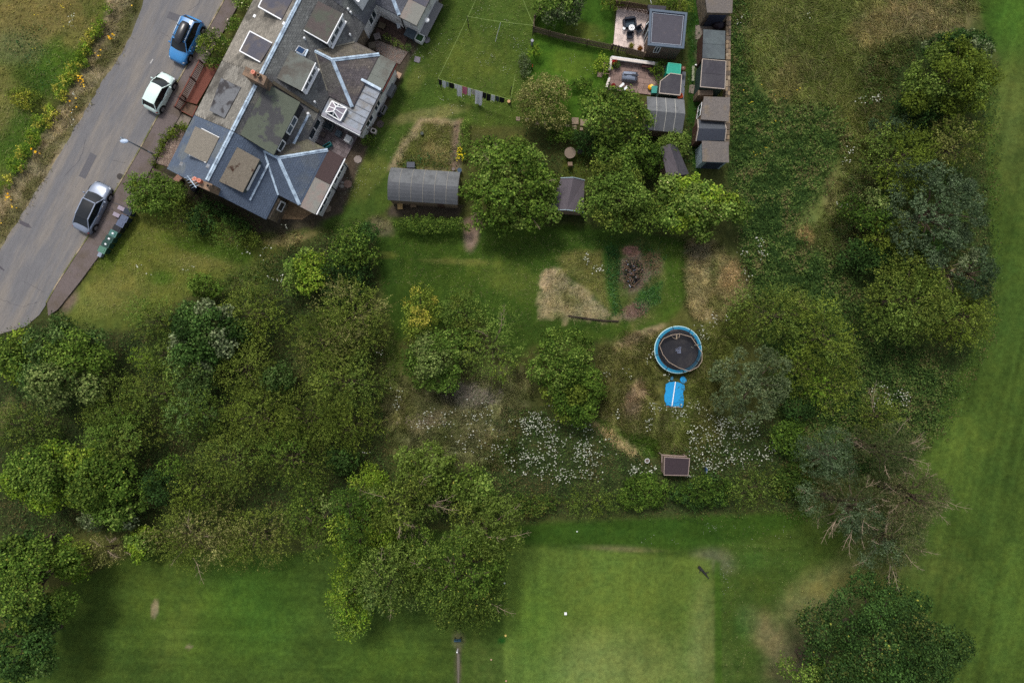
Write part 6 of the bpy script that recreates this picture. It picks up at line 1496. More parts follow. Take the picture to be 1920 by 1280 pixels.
for k, (xy, rz, lab) in enumerate((((1199, 55.5), .5, 'dark rattan armchair nearest the garden room'), ((1181.5, 66.5), .08, 'dark rattan armchair below the round white table'))):
    t = thing('garden_armchair', lab, 'garden chair', P(*xy, .08), 'rattan chairs on the pale patio'); R = RR(P(*xy, .5), rz)
    obj('seat', bx(R, -.25, .25, -.22, .25, .32, .42), SOFAM, t); obj('backrest', bx(R, -.28, .28, .2, .28, .3, .85), SOFAM, t)
    for s in (-1, 1): obj('armrest', bx(R, s*.29-.03, s*.29+.03, -.22, .25, .56, .62), SOFAM, t)
    for s in (-1, 1):
        for q in (-1, 1): b = B(); b.bar(R(s*.27, q*.2, .08), R(s*.24, q*.2, .56), .035, .035); obj('leg', b, SOFAM, t)
c0 = P(1184.5, 52, .6); t = thing('round_table', 'round white patterned table in front of the rattan sofa', 'table', (c0[0], c0[1], .08))
b = B(); b.cyl((c0[0], c0[1], .56), (c0[0], c0[1], .6), .27, n=24); obj('tabletop', b, WPAINT, t)
for k in range(6):
    a = k*math.pi/3; b = B(); b.cyl((c0[0]+.15*math.cos(a), c0[1]+.15*math.sin(a), .598), (c0[0]+.15*math.cos(a), c0[1]+.15*math.sin(a), .606), .032, n=8); obj('table_hole', b, BLACKP, t)
b = B(); b.cyl((c0[0], c0[1], .598), (c0[0], c0[1], .608), .05, n=10); obj('table_hole', b, BLACKP, t); b = B(); b.cyl((c0[0], c0[1], .08), (c0[0], c0[1], .56), .04, n=8); obj('leg', b, WPAINT, t)
c0 = P(1170, 53.5, .5); t = thing('side_table', 'tiny round white side table beside the rattan sofa', 'side table', (c0[0], c0[1], .08))
b = B(); b.cyl((c0[0], c0[1], .5), (c0[0], c0[1], .53), .13, n=16); obj('tabletop', b, WPAINT, t)
for k in range(3): a = k*2.1; b = B(); b.cyl((c0[0], c0[1], .5), (c0[0]+.16*math.cos(a), c0[1]+.16*math.sin(a), .08), .015, n=5); obj('leg', b, LEADM, t)
t = thing('covered_furniture', 'long furniture under a grey plastic cover with a dark ridge', 'covered furniture', P(1182, 144, .08)); R = RR(P(1182, 142, .7), -.1)
b = B(); vs = []; sec = [(-.68, .28, .7), (-.6, .34, .82), (0, .36, .86), (.42, .36, .84), (.6, .34, .8), (.66, .28, .66)]
for x, w_, z in sec:
    for y, zz in ((-w_-.02, .1), (-w_, z*.8), (-w_*.7, z*.9), (0, z), (w_*.7, z*.9), (w_, z*.8), (w_+.02, .1)): vs.append(R(x, y, zz))
b.add(vs, [(i*7+k, i*7+k+1, (i+1)*7+k+1, (i+1)*7+k) for i in range(5) for k in range(6)]+[tuple(range(7)), tuple(range(35, 42))[::-1]]); obj('cover', b, mat('grey_cover', C(124, 134, 152), .35, .15, 4, .2, spec=.6, col2=C(70, 74, 84), scale2=1.6, thr=(.55, .62)), t)
b = B(); b.bar(R(-.6, .02, .86), R(.1, .03, .9), .05, .03); b.bar(R(.1, .03, .9), R(.7, .0, .9), .14, .04); b.bar(R(.5, -.3, .8), R(.52, .3, .8), .14, .06); obj('cover_flap', b, mat('dark_flap', C(40, 42, 52), .6, .15), t)
for (xy, r_, h_, c_2, lf, lab) in (((1151, 116, ), .22, .4, (120, 70, 56), (180, 40, 40), 'pot with red flowers in the white patio corner'), ((1157, 122), .26, .4, (90, 64, 50), (70, 100, 40), 'leafy brown pot in the white patio corner'), ((1221, 133), .3, .3, (50, 44, 44), None, 'dark wooden half barrel on the white walled patio'), ((1184, 86), .2, .35, (130, 96, 70), (130, 130, 50), 'yellowing pot plant left on the pale patio edge'), ((1200, 91), .18, .3, (120, 80, 60), (140, 90, 40), 'orange tinted pot plant on the pale patio edge'), ((1150, 161), .15, .25, (150, 60, 50), (160, 50, 50), 'small red pot at the lower patio corner')):
    pot(xy, r_, h_, c_2, lab, lf, .08)
t = thing('garden_bench', 'narrow dark red bench against the white patio wall', 'bench', P(1213, 124, .08)); b = B(); b.bar(P(1204, 122.5, .5), P(1222, 125, .5), .3, .05); obj('seat', b, WDD, t)
for q in ((1206, 123), (1220, 125)): b = B(); b.box((*P(*q, .45)[:2], .08), (.06, .26, .4)); obj('leg', b, WDD, t)
for k, q in enumerate(((1166.5, 161), (1173, 167))):
    b = B(); c0 = P(*q, .4); b.bar((c0[0]-.2, c0[1]-.1, .35), (c0[0]+.15, c0[1]+.2, .45), .2, .04); b.bar((c0[0], c0[1], .08), (c0[0], c0[1], .36), .05, .05); tag(obj('plastic_stool', b, WPAINT, loc=(c0[0], c0[1], .08)), ('white plastic seat on the patio edge under the green tree', 'little white stool half under the green tree')[k], 'seat')
t = thing('wall_gate', 'weathered low gate in the gap of the white patio wall', 'gate', P(1134, 128, 0))
for k in range(4): b = B(); b.bar(P(1133, 119+k*6.3, .8), P(1143, 120+k*6.3, .8), .05, .05); obj('rail', b, WOODG, t)
b = B(); b.bar(P(1133, 117, .8), P(1131, 140, .8), .06, .06); obj('post', b, WOODG, t)
stone((1124.5, 140.5), .3, 'square tan paver outside the white walled patio', .6, (140, 120, 108), sides=4)
for k, (x, y, r_) in enumerate(((971, 223, .24), (988, 225, .22), (1007, 230, .26), (1022, 231, .22), (1052, 236, .2), (1064, 237, .2), (1078, 227, .42), (1094, 230, .42), (1077, 239, .24), (1090, 242, .18))):
    stone((x, y), r_, ['first tan paver left under the buff tree', 'second tan paver under the buff tree', 'greyish paver at the middle of the buff tree foot', 'small paver right of the middle of the buff tree foot', 'mossy paver at the buff tree right foot', 'mossy paver next to the large slabs', 'large pale slab just right of the buff tree', 'large pale slab spotted with leaves', 'small pink paver below the first large slab', 'smallest paver below the second large slab'][k], .75, (138, 122, 104), 'pavers leading past the buff tree', 4)
c0 = P(1069, 286.5, .75); t = thing('round_garden_table', 'round stone grey garden table half under the large green tree', 'table', (c0[0], c0[1], 0))
b = B(); b.cyl((c0[0], c0[1], .7), (c0[0], c0[1], .75), .5, n=28); obj('tabletop', b, mat('table_stone', C(118, 104, 92), .85, .25), t); b = B(); b.cyl((c0[0], c0[1], 0), (c0[0], c0[1], .7), .1, n=10); obj('pedestal', b, mat('table_stone', 0), t)
for k, (xy, lab) in enumerate((((1069, 308), 'wooden chair below the round garden table'), ((1087, 284), 'dark metal chair right of the round garden table'))):
    t = thing('garden_chair', lab, 'chair', P(*xy, 0)); R = RR(P(*xy, .45), k*1.57); m_ = WOODG if k == 0 else DGREY
    obj('seat', bx(R, -.2, .2, -.2, .2, .42, .46), m_, t); obj('backrest', bx(R, -.2, .2, -.24, -.2, .46, .9), m_, t)
    for s in (-1, 1):
        for q in (-1, 1): b = B(); b.bar(R(s*.18, q*.18, 0), R(s*.18, q*.18, .42), .035, .035); obj('leg', b, m_, t)

# ================================================================ FENCES AND WALLS
FW = mat('fence_wood', C(112, 98, 82), .9, .3, 6, .3)
def picket(label, pts, h, step=.12, w=.09, gapm=None, m=FW, z0=0.0, group=None, slatpart=False, pw=.1):
    t = thing('picket_fence', label, 'fence', P(*pts[0], 0), group)
    V = [Vector(P(*p, h)[:2]) for p in pts]; sb = B()
    for i in range(len(V)-1):
        a, d = V[i], V[i+1]; L = (d-a).length; n = int(L/step); dv = (d-a).normalized(); nv = Vector((-dv.y, dv.x))
        for zz in (h*.3, h*.8): b = B(); b.bar((a.x-nv.x*.03, a.y-nv.y*.03, zz), (d.x-nv.x*.03, d.y-nv.y*.03, zz), .035, .08); obj('rail', b, m, t)
        for k in range(n):
            q = a+dv*((k+.5)*step); hh = h*(1+.02*math.sin(k*2.7)); b = B() if slatpart else sb
            b.bar((q.x+nv.x*.01, q.y+nv.y*.01, z0+.03), (q.x+nv.x*.01, q.y+nv.y*.01, hh), .022, w, up=(dv.x, dv.y, 0))
            if slatpart: obj('slat', b, m, t)
        np_ = max(1, round(L/1.8))
        for k in range(np_+(1 if i == len(V)-2 else 0)):
            q = a+(d-a)*(k/np_); b = B(); b.box((q.x, q.y, 0), (pw, pw, h+.06), math.atan2(dv.y, dv.x)); obj('post', b, m, t)
    if not slatpart: tag(obj('picket', sb, m, t), kind='stuff')
    return t
picket('grey picket fence curving round the topmost lawn and down to the pale patio', [(1012, -20), (1014, 10), (1002, 30), (1001, 50), (1060, 66), (1147, 84)], 1.1)
picket('dark open picket gate panel on the pale patio edge', [(1149, 83), (1160, 86), (1178, 90)], 1.0, .2, .1, m=mat('dark_gate_wood', C(86, 76, 70), .9, .2), slatpart=True)
picket('close boarded picket fence between garden room and patio gate', [(1179, 90), (1210, 99)], 1.2, .12, .1)
picket('brown boarded fence above the pale patio', [(1156, 2), (1180, 4), (1222, 12)], 1.5, .13, .11, m=mat('brown_fence', C(92, 70, 60), .9, .3))
c0 = P(1221, 2, 1); b = B(); b.bar(P(1219, -10, 1.0), P(1221, 7, 1.0), .09, .06); tag(obj('white_rail', b, WPAINT, loc=P(1220, 0, 0)), 'short white rail at the very top beyond the garden room', 'rail')
t = thing('field_wall', 'narrow rubble stone wall running behind the row of sheds', 'stone wall', P(1367, 100, 0))
WS = [mat('wall_stone_%d' % k, C(*c), .95, .35, 5, .5) for k, c in enumerate(((140, 122, 100), (116, 102, 86), (152, 138, 118), (98, 88, 78)))]
rg_ = random.Random(9); y = 30
while y < 262:
    L = rg_.uniform(6, 13); hh = .95+rg_.uniform(-.06, .06); x = 1366.5-(y-30)*.012
    for dx in (-.1, .1):
        c0 = P(x, y+L/2, hh); b = B(); b.box((c0[0]+dx, c0[1], 0), (.2, L/21.5-.03, hh+rg_.uniform(-.05, .05)), rg_.uniform(-.06, .06)); obj('stone', b, WS[rg_.randrange(4)], t)
    y += L
# wooden garden edging, planks by the sheds
for k, (a, d, lab) in enumerate((((1300, 124), (1299, 152), 'pale plank lying left of the black felted shed'), ((1303, 122), (1311, 122), 'short white board at the black felted shed corner'))):
    b = B(); b.bar(P(*a, .1), P(*d, .1), .22 if k == 0 else .1, .08); tag(obj('plank', b, (mat('pale_plank', C(140, 142, 120), .9, .3), WPAINT)[k], loc=P(*a, 0)), lab, 'plank')
b = B(); c0 = P(1348, 46, .6); b.ball((c0[0], c0[1], .5), .55, 12, 8, (1, .9, .9)); tag(obj('covered_barrel', b, mat('black_cover', C(34, 28, 36), .5, .25, 4, .3), loc=(c0[0], c0[1], 0), smooth=True), 'round black covered barrel between store and blue green shed', 'barrel')
patch('shed_path', [(1304, 48), (1345, 46), (1345, 60), (1318, 56), (1317, 75), (1304, 74)], .03, mat('path_stone', 0))
patch('shed_path', [(1293, 160), (1303, 158), (1300, 176), (1291, 174)], .03, mat('path_stone', 0))
b = B(); b.box((*P(1323, 174, 1.6)[:2], 0), (1.3, .45, 1.6)); tag(obj('wood_store', b, WOODG, loc=P(1323, 174, 0)), 'low wooden store between black and brown roofed sheds', 'store')
for k, (x, y, c, lab, w_, d_) in enumerate(((750, 387, (170, 140, 90), 'light wooden chair seat below the long shed eaves', .45, .5), (775, 385, (120, 100, 76), 'old wooden stool below the long shed eaves', .5, .35))):
    crate('garden_stool', lab, 'stool', (x, y), (w_, d_, .45), .05, c, z=0, legs=True)
for k, (x, y, c, lab) in enumerate(((850, 317, (110, 100, 96), 'small grey bucket at the raised bed corner'), (861.5, 319, (58, 76, 96), 'blue water butt beside the long shed corner'), (791, 250, (70, 76, 70), 'grey watering can in the raised bed'))):
    pot((x, y), .2 if k == 1 else .15, .6 if k == 1 else .3, c, lab, None, 0)
b = B(); b.box((*P(770, 309, .5)[:2], 0), (.7, .5, .5)); tag(obj('compost_box', b, mat('blue_grey_box', C(78, 82, 92), .8, .2), loc=P(770, 309, 0)), 'blue grey box against the back of the long shed', 'box')

# ================================================================ WASHING LINE
t = thing('washing_line', 'thin washing line strung across the back lawn between posts', 'washing line', P(822, 152, 0))
LM = mat('line_cord', C(140, 160, 90), .7, .1); hz = 2.1
def wire(a, za, d, zd, sag=.12, r=.012):
    b = B(); A, D = Vector(P(*a, za)), Vector(P(*d, zd)); pts = []
    for k in range(9): f = k/8; p = A.lerp(D, f); p.z -= sag*4*f*(1-f); pts.append(p)
    b.tube(pts, [r]*9, 4); obj('line', b, LM, t)
wire((893, -2), hz, (822, 146), hz); wire((822, 148), hz, (958, 187), hz, .1, .014); wire((958, 184), hz, (966, 140), hz); wire((980, -2), hz, (1000, 45), hz); wire((876, 31), hz, (1000, 48), hz)
for p in ((822, 147), (958, 185), (876, 31), (1000, 46)):
    q = P(*p, hz); b = B(); b.cyl((q[0], q[1], 0), q, .04, n=8); obj('post', b, mat('dark_post', C(70, 64, 58), .8, .2), t)
b = B(); b.cyl(P(938.5, 43, 2.0), (*P(929, 78, .0)[:2], 0), .018, n=6); b.v; obj('prop', b, WPAINT, t)
b = B(); b.cyl(P(959, 163, 1.6), P(956, 176, .0), .04, n=6); obj('prop', b, DGREY, t)
CL = [(822, 828, (34, 34, 40), .35, 'black sock pair at the left end of the washing line', 'socks'), (829, 836, (216, 220, 222), .45, 'pale patterned top second on the washing line', 'top'), (837, 841, (150, 160, 164), .35, 'grey patterned cloth on the washing line', 'cloth'), (842, 851, (26, 26, 30), .35, 'black shorts left of the white towel', 'shorts'), (852, 857, (230, 230, 230), .3, 'small white cloth next to the black shorts', 'cloth'), (857, 866, (232, 232, 234), .75, 'white towel hanging left of the pink one', 'towel'), (867, 876, (212, 120, 146), .5, 'pink top on the washing line', 'top'), (877, 883, (230, 230, 228), .5, 'white vest right of the pink top', 'vest'), (884, 891, (196, 190, 176), .35, 'cream cloth in the middle of the washing line', 'cloth'), (891, 905, (234, 232, 238), .95, 'large white sheet hanging lowest on the line', 'sheet'), (905, 912, (28, 30, 32), .4, 'black top right of the white sheet', 'top'), (913, 920, (24, 26, 28), .5, 'black trousers right of the white sheet', 'trousers'), (921, 928, (230, 230, 232), .4, 'white pillow case near the right end', 'pillow case'), (929, 936, (60, 70, 78), .35, 'grey socks near the right end of the line', 'socks'), (937, 946, (28, 28, 32), .35, 'black cloth at the right end of the line', 'cloth')]
for x0, x1, c, drop, lab, cat in CL:
    f = lambda x: 148+(x-822)*(187-148)/136
    A, D = Vector(P(x0, f(x0)+1, hz-.06)), Vector(P(x1, f(x1)+1, hz-.06)); b = B(); n = 6; vs = []
    for j in range(4):
        for k in range(n+1):
            s_ = k/n; p = A.lerp(D, s_); p.z -= drop*2.1*(j/3)*(1-.12*math.sin(s_*9+x0)); dv = Vector((-.29, -.96, 0)); p += dv*(.34*(j/3)*drop*1.6+.05*math.sin(s_*12+x0)*(j/3)); vs.append(p)
    fs = [(j*(n+1)+k, j*(n+1)+k+1, (j+1)*(n+1)+k+1, (j+1)*(n+1)+k) for j in range(3) for k in range(n)]
    m_ = mat('cloth_%d_%d_%d' % c, C(*c), .9, .08, 6, .15); vs2 = [v+Vector((.004, .012, 0)) for v in vs]
    b.add(vs, fs); b.add(vs2, [q[::-1] for q in fs]); o_ = obj('hanging_garment' if cat in ('top', 'cloth') else 'hanging_'+cat.replace(' ', '_'), b, m_, loc=((A.x+D.x)/2, (A.y+D.y)/2, hz)); tag(o_, lab, cat, 'washing on the line')
pot((998, 76), .13, .9, (150, 150, 160), 'grey ball finial on a post at the head of the narrow flower bed', None, 0)
pot((954, 190), .14, .3, (190, 150, 110), 'small tan peg basket at the right end of the washing line', None, 0)

# ================================================================ TRAMPOLINE, MAT, FIRE PIT
ct = P(1271.5, 655.5, .85); t = thing('trampoline', 'large round trampoline with blue pads, black bed and bent safety net poles', 'trampoline', (ct[0], ct[1], 0))
def ringm(r0, r1, z0, z1, n=56):
    b = B(); vs = []
    for k in range(n):
        a = 2*math.pi*k/n; ca, sa = math.cos(a), math.sin(a); vs += [(ct[0]+r0*ca, ct[1]+r0*sa, z0), (ct[0]+r1*ca, ct[1]+r1*sa, z1), (ct[0]+r1*ca, ct[1]+r1*sa, z1-.05), (ct[0]+r0*ca, ct[1]+r0*sa, z0-.05)]
    fs = []
    for k in range(n):
        o0, o1 = 4*k, 4*((k+1) % n); fs += [(o0, o0+1, o1+1, o1), (o0+1, o0+2, o1+2, o1+1), (o0+2, o0+3, o1+3, o1+2), (o0+3, o0, o1, o1+3)]
    b.add(vs, fs); return b
PADM = mat('blue_pad', C(24, 116, 150), .6, .12, 4, .15, col2=C(24, 104, 140), scale2=2); obj('pad', ringm(1.80, 2.04, .87, .86), PADM, t, smooth=False)
obj('pad_rim', ringm(2.04, 2.1, .865, .83), mat('pale_pad_rim', C(172, 206, 210), .5, .12, 3), t)
b = B(); b.cyl((ct[0], ct[1], .80), (ct[0], ct[1], .815), 1.80, n=56); obj('bed', b, mat('black_bed', C(30, 30, 36), .75, .3, 9, .1, col2=C(46, 44, 46), scale2=.8), t)
for k in range(8):
    a = 2*math.pi*(k+.3)/8; p0 = (ct[0]+2.02*math.cos(a), ct[1]+2.02*math.sin(a)); b = B(); b.cyl((p0[0], p0[1], 0), (p0[0], p0[1], .82), .03, n=6); obj('leg', b, LEADM, t)
    b = B(); b.bar((ct[0]+1.72*math.cos(a), ct[1]+1.72*math.sin(a), .88), (ct[0]+2.1*math.cos(a), ct[1]+2.1*math.sin(a), .885), .05, .015); obj('strap', b, BLACKP, t)
zt_ = [1.5, 1.5, 1.5, 1.45, 1.5, 1.55, 1.6, 1.6, 1.5, 1.45, 1.4, 1.45, 1.5]
RP = [(490, 430), (540, 350), (640, 305), (735, 292), (870, 330), (940, 430), (1002, 520), (1000, 620), (950, 690), (850, 742), (720, 700), (600, 630), (530, 540)]
rpx = [Vector(P(1160+x/6.4, 580+y/6.4, z)) for (x, y), z in zip(RP, zt_)]
b = B()
for i in range(13): b.cyl(rpx[i], rpx[(i+1) % 13], .022, n=6)
obj('net_hoop', b, mat('foam_pole', C(176, 156, 138), .8, .15), t)
NETM = bpy.data.materials.new('net'); NETM.use_nodes = True; nt = NETM.node_tree; bs = nt.nodes['Principled BSDF']; bs.inputs['Base Color'].default_value = (.012, .012, .016, 1); bs.inputs['Roughness'].default_value = .9
tr2 = nt.nodes.new('ShaderNodeBsdfTransparent'); mx = nt.nodes.new('ShaderNodeMixShader'); mx.inputs[0].default_value = .55; nt.links.new(tr2.outputs[0], mx.inputs[1]); nt.links.new(bs.outputs[0], mx.inputs[2]); nt.links.new(mx.outputs[0], nt.nodes['Material Output'].inputs[0])
b = B(); vs = []; N = 26
for k in range(N):
    f = k/N*13; i = int(f) % 13; p = rpx[i].lerp(rpx[(i+1) % 13], f-int(f)); a = math.atan2(p.y-ct[1], p.x-ct[0]); vs += [p, Vector((ct[0]+1.72*math.cos(a), ct[1]+1.72*math.sin(a), .84))]
b.add(vs, [(2*k, 2*((k+1) % N), 2*((k+1) % N)+1, 2*k+1) for k in range(N)]); obj('safety_net', b, NETM, t)
b = B(); b.tube([Vector(P(1258, 628, 1.45)), Vector(P(1262, 633, 1.1)), Vector(P(1269, 636, .9))], [.025]*3, 6); b.tube([Vector(P(1273, 633, 1.3)), Vector(P(1275, 625, 1.4))], [.025]*2, 6); obj('bent_pole', b, mat('foam_pole', 0), t)
b = B(); b.box((*P(1269, 631, 1)[:2], .86), (.1, .34, .1), .05); obj('foam_sleeve', b, mat('pale_foam', C(186, 168, 140), .8, .1), t)
b = B(); q = [P(1160+x/6.4, 580+y/6.4, .9) for x, y in ((620, 250), (690, 235), (735, 270), (725, 320), (640, 330), (608, 300))]; b.slab([(p[0], p[1], .92) for p in q], .03); obj('net_entrance', b, mat('grey_mesh', C(62, 58, 62), .9, .2), t)
b = B(); EM = mat('bed_print', C(118, 126, 150), .8, .1)
def em(x, y): p = P(1160+x/6.4, 580+y/6.4, .82); return (p[0], p[1], .825)
for x0, y0, x1, y1, w_ in ((706, 490, 712, 520, .04), (722, 478, 728, 522, .05), (738, 470, 742, 522, .05), (705, 520, 745, 524, .04), (700, 495, 745, 470, .035), (685, 470, 700, 492, .035), (700, 462, 708, 486, .03), (722, 452, 722, 474, .03), (738, 446, 734, 470, .03), (750, 450, 742, 474, .03), (680, 492, 696, 500, .03)): b.bar(em(x0, y0), em(x1, y1), w_, .004)
obj('bed_emblem', b, EM, t)
t = thing('blue_mat', 'bright blue plastic sheet lying on the grass below the trampoline', 'plastic sheet', P(1265, 740, .05))
BM = mat('blue_sheet', C(22, 138, 196), .45, .1, 5, .35)
rgm = random.Random(3)
def ragged(pts, n=4, a=3):
    o = []
    for i in range(len(pts)):
        x0, y0 = pts[i]; x1, y1 = pts[(i+1) % len(pts)]
        for k in range(n): f = k/n; o.append((x0+(x1-x0)*f+rgm.uniform(-a, a), y0+(y1-y0)*f+rgm.uniform(-a, a)))
    return o
for nm, pts in (('sheet', [(565, 900), (610, 872), (685, 865), (740, 884), (790, 902), (792, 960), (770, 1000), (780, 1080), (772, 1165), (740, 1175), (640, 1158), (572, 1150), (545, 1050), (562, 980)]), ('sheet_flap', [(735, 850), (748, 812), (778, 800), (808, 826), (815, 860), (795, 885), (760, 885)]), ('sheet_flap', [(615, 850), (630, 810), (655, 800), (650, 850)])):
    b = B(); b.prism([P(1160+x/6.4, 580+y/6.4, .12)[:2] for x, y in ragged(pts, 4, 5)], .03, .12); obj(nm, b, BM if nm == 'sheet' or pts[0][0] > 700 else mat('dull_blue', C(50, 104, 130), .6, .2), t)
b = B(); b.cyl(P(1160+682/6.4, 580+866/6.4, .17), P(1160+640/6.4, 580+1156/6.4, .17), .045, n=8); obj('pole', b, WPAINT, t)
b = B(); b.cyl(P(1160+570/6.4, 580+1162/6.4, .13), P(1160+760/6.4, 580+1176/6.4, .13), .02, n=6); obj('edge_hem', b, mat('pale_hem', C(170, 150, 150), .7, .1), t)
b = B(); b.bar(P(1160+640/6.4, 580+1130/6.4, .13), P(1160+770/6.4, 580+1100/6.4, .13), .03, .015); obj('sheet_fold', b, mat('dark_blue_fold', C(0, 84, 150), .6, .1), t)
t = thing('fire_pit', 'black ash heap of a bonfire with charred bits and pale scraps', 'bonfire heap', P(1186, 512, 0))
rg = np.random.default_rng(8); n = 1500; a = rg.uniform(0, 6.28, n); r = np.sqrt(rg.random(n))*(1+.3*np.sin(3*a+1)+.15*np.sin(7*a)); c0 = np.array(P(1186, 512)); x = c0[0]+.7*r*np.cos(a); y = c0[1]+1.05*r*np.sin(a)
pts = np.stack([x, y, .02+.10*(1-r)*rg.random(n)], 1)-np.array(t.location); leaves_at('charred_bit', pts, np.tile([0, 0, 1.], (n, 1)), .09, .05, [(18, 17, 20), (26, 23, 26), (14, 14, 16), (36, 32, 33)], rg, t, GRAV, tw=.8)['kind'] = 'stuff'
j = rg.integers(0, n, 26); leaves_at('pale_scrap', pts[j]+[0, 0, .1], np.tile([0, 0, 1.], (26, 1)), .1, .06, [(170, 170, 170), (150, 160, 180), (120, 116, 110)], rg, t, GRAV)['kind'] = 'stuff'
def stickpile(label, cx, cy, rx, ry, n, c, L=.5, seed=1):
    rg = random.Random(seed); t = thing('brush_pile', label, 'brush pile', P(cx, cy, 0)); b = B()
    for _ in range(n):
        a = rg.uniform(0, 6.28); r = math.sqrt(rg.random()); p = P(cx+rx*r*math.cos(a), cy+ry*r*math.sin(a)); d = rg.uniform(0, 3.14); l = L*rg.uniform(.4, 1.2); z = .03+.25*(1-r)*rg.random()
        b.bar((p[0]-l/2*math.cos(d), p[1]-l/2*math.sin(d), z), (p[0]+l/2*math.cos(d), p[1]+l/2*math.sin(d), z+rg.uniform(-.02, .1)), .03, .025)
    obj('stick', b, mat('stick_%d_%d_%d' % c, C(*c), .9, .3), t)['kind'] = 'stuff'
stickpile('pinkish brown heap of twigs above the fire heap', 1184, 471, 13, 8, 50, (128, 100, 84), .35, 1)
stickpile('brown brush heap at the lower end of the bonfire ground', 1192, 582, 24, 12, 110, (112, 90, 74), .45, 2)
stickpile('tangled dry clippings right of the fire heap', 1222, 492, 20, 18, 130, (104, 88, 62), .4, 3)
stickpile('grey bleached brushwood lying in the rough meadow', 890, 740, 60, 22, 420, (128, 118, 104), .7, 4)
stickpile('low grey twigs scattered across the meadow edge', 790, 790, 48, 14, 200, (122, 110, 92), .6, 5)
stickpile('dry twigs round the edge of the fire heap', 1186, 514, 26, 34, 130, (116, 92, 76), .35, 6)
c0 = P(1213.5, 863.5, .4); t = thing('hoop_bucket', 'small white rimmed bucket left of the wooden hut', 'bucket', (c0[0], c0[1], 0))
b = B(); b.tube([(c0[0], c0[1], .0), (c0[0], c0[1], .38)], [.14, .17], 14); obj('bucket_body', b, mat('bucket_brown', C(96, 84, 76), .7, .2), t)
b = B(); n = 18
for k in range(n): a0, a1 = 2*math.pi*k/n, 2*math.pi*(k+1)/n; b.cyl((c0[0]+.19*math.cos(a0), c0[1]+.19*math.sin(a0), .4), (c0[0]+.19*math.cos(a1), c0[1]+.19*math.sin(a1), .4), .022, n=5)
obj('rim', b, WPAINT, t)
b = B(); b.box((*P(1325, 882, .4)[:2], 0), (.12, .5, .5)); tag(obj('blue_board', b, mat('blue_board', C(56, 84, 130), .6, .2), loc=P(1325, 882, 0)), 'narrow blue board among flowers right of the hut', 'board')
# edging planks set in the lawn
t = thing('turf_edge', 'dark timber edge of the cut bank below the dry triangle of grass', 'timber edging', P(1110, 598, 0))
for a, d in (((1066, 592), (1100, 597)), ((1100, 597), (1132, 601)), ((1132, 601), (1160, 602))):
    b = B(); b.bar(P(*a, .08), P(*d, .08), .12, .16); obj('board', b, mat('rotten_board', C(46, 38, 32), .9, .3), t)
# ================================================================ GOLF COURSE BITS
t = thing('golf_bench', 'tiny blue seated bench on the worn strip below the great ashes', 'bench', P(858, 1201, 0)); R = RR(P(858, 1201, .5), .05)
obj('seat', bx(R, -.3, .3, -.1, .12, .4, .46), mat('blue_bench', C(44, 74, 90), .7, .2), t); obj('backrest', bx(R, -.3, .3, .12, .17, .46, .85), mat('blue_bench', 0), t)
for s in (-1, 1): obj('leg', bx(R, s*.26-.03, s*.26+.03, -.1, .14, 0, .4), BLACKP, t)
c0 = P(857, 1222, .5); b = B(); b.cyl((c0[0], c0[1], 0), (c0[0], c0[1], .5), .05, n=8); b.ball((c0[0], c0[1], .5), .08, 8, 5); tag(obj('tee_post', b, WPAINT, loc=(c0[0], c0[1], 0)), 'white topped post on the worn strip below the bench', 'post')
patch('worn_path', [(857, 1214), (861, 1214), (862, 1240), (861, 1276), (862, 1320), (857, 1320), (858, 1270), (857, 1240)], .006, mat('worn_soil', C(100, 94, 84), .95, .25, 6, .3))
b = B(); b.box((*P(1060.5, 1150, .1)[:2], 0), (.22, .22, .1)); tag(obj('tee_marker', b, WPAINT, loc=P(1060.5, 1150, 0)), 'white square marker on the pale mown square', 'tee marker')
for k, (x, y, c, lab) in enumerate(((948, 1191, (222, 196, 110), 'yellow ball marker at the left edge of the mown square'), (949, 1276, (206, 160, 140), 'pinkish ball marker at the bottom of the mown square edge'), (921, 1236, (190, 160, 130), 'dull tan ball marker left of the mown square'), (946, 1093, (210, 214, 210), 'white ball marker by the tree at the mown square'), (1082, 996, (190, 200, 190), 'white ball lying below the south hedge'))):
    b = B(); c0 = P(x, y, .1); b.ball((c0[0], c0[1], .09), .11 if k == 0 else .08, 10, 6); tag(obj('ball_marker', b, mat('marker_%d' % k, C(*c), .5, .05), loc=(c0[0], c0[1], 0)), lab, 'ball marker')
t = thing('fallen_branch', 'dark fallen branch lying at the corner of the mown square', 'branch', P(1318, 1070, 0)); b = B()
b.tube([P(1310, 1062, .1), P(1318, 1070, .14), P(1329, 1084, .08)], [.14, .11, .03], 7); b.tube([P(1314, 1066, .12), P(1311, 1074, .1)], [.05, .02], 5); b.tube([P(1322, 1074, .12), P(1329, 1072, .1)], [.05, .02], 5); obj('limb', b, mat('dark_bark', C(40, 40, 40), .9, .3), t)

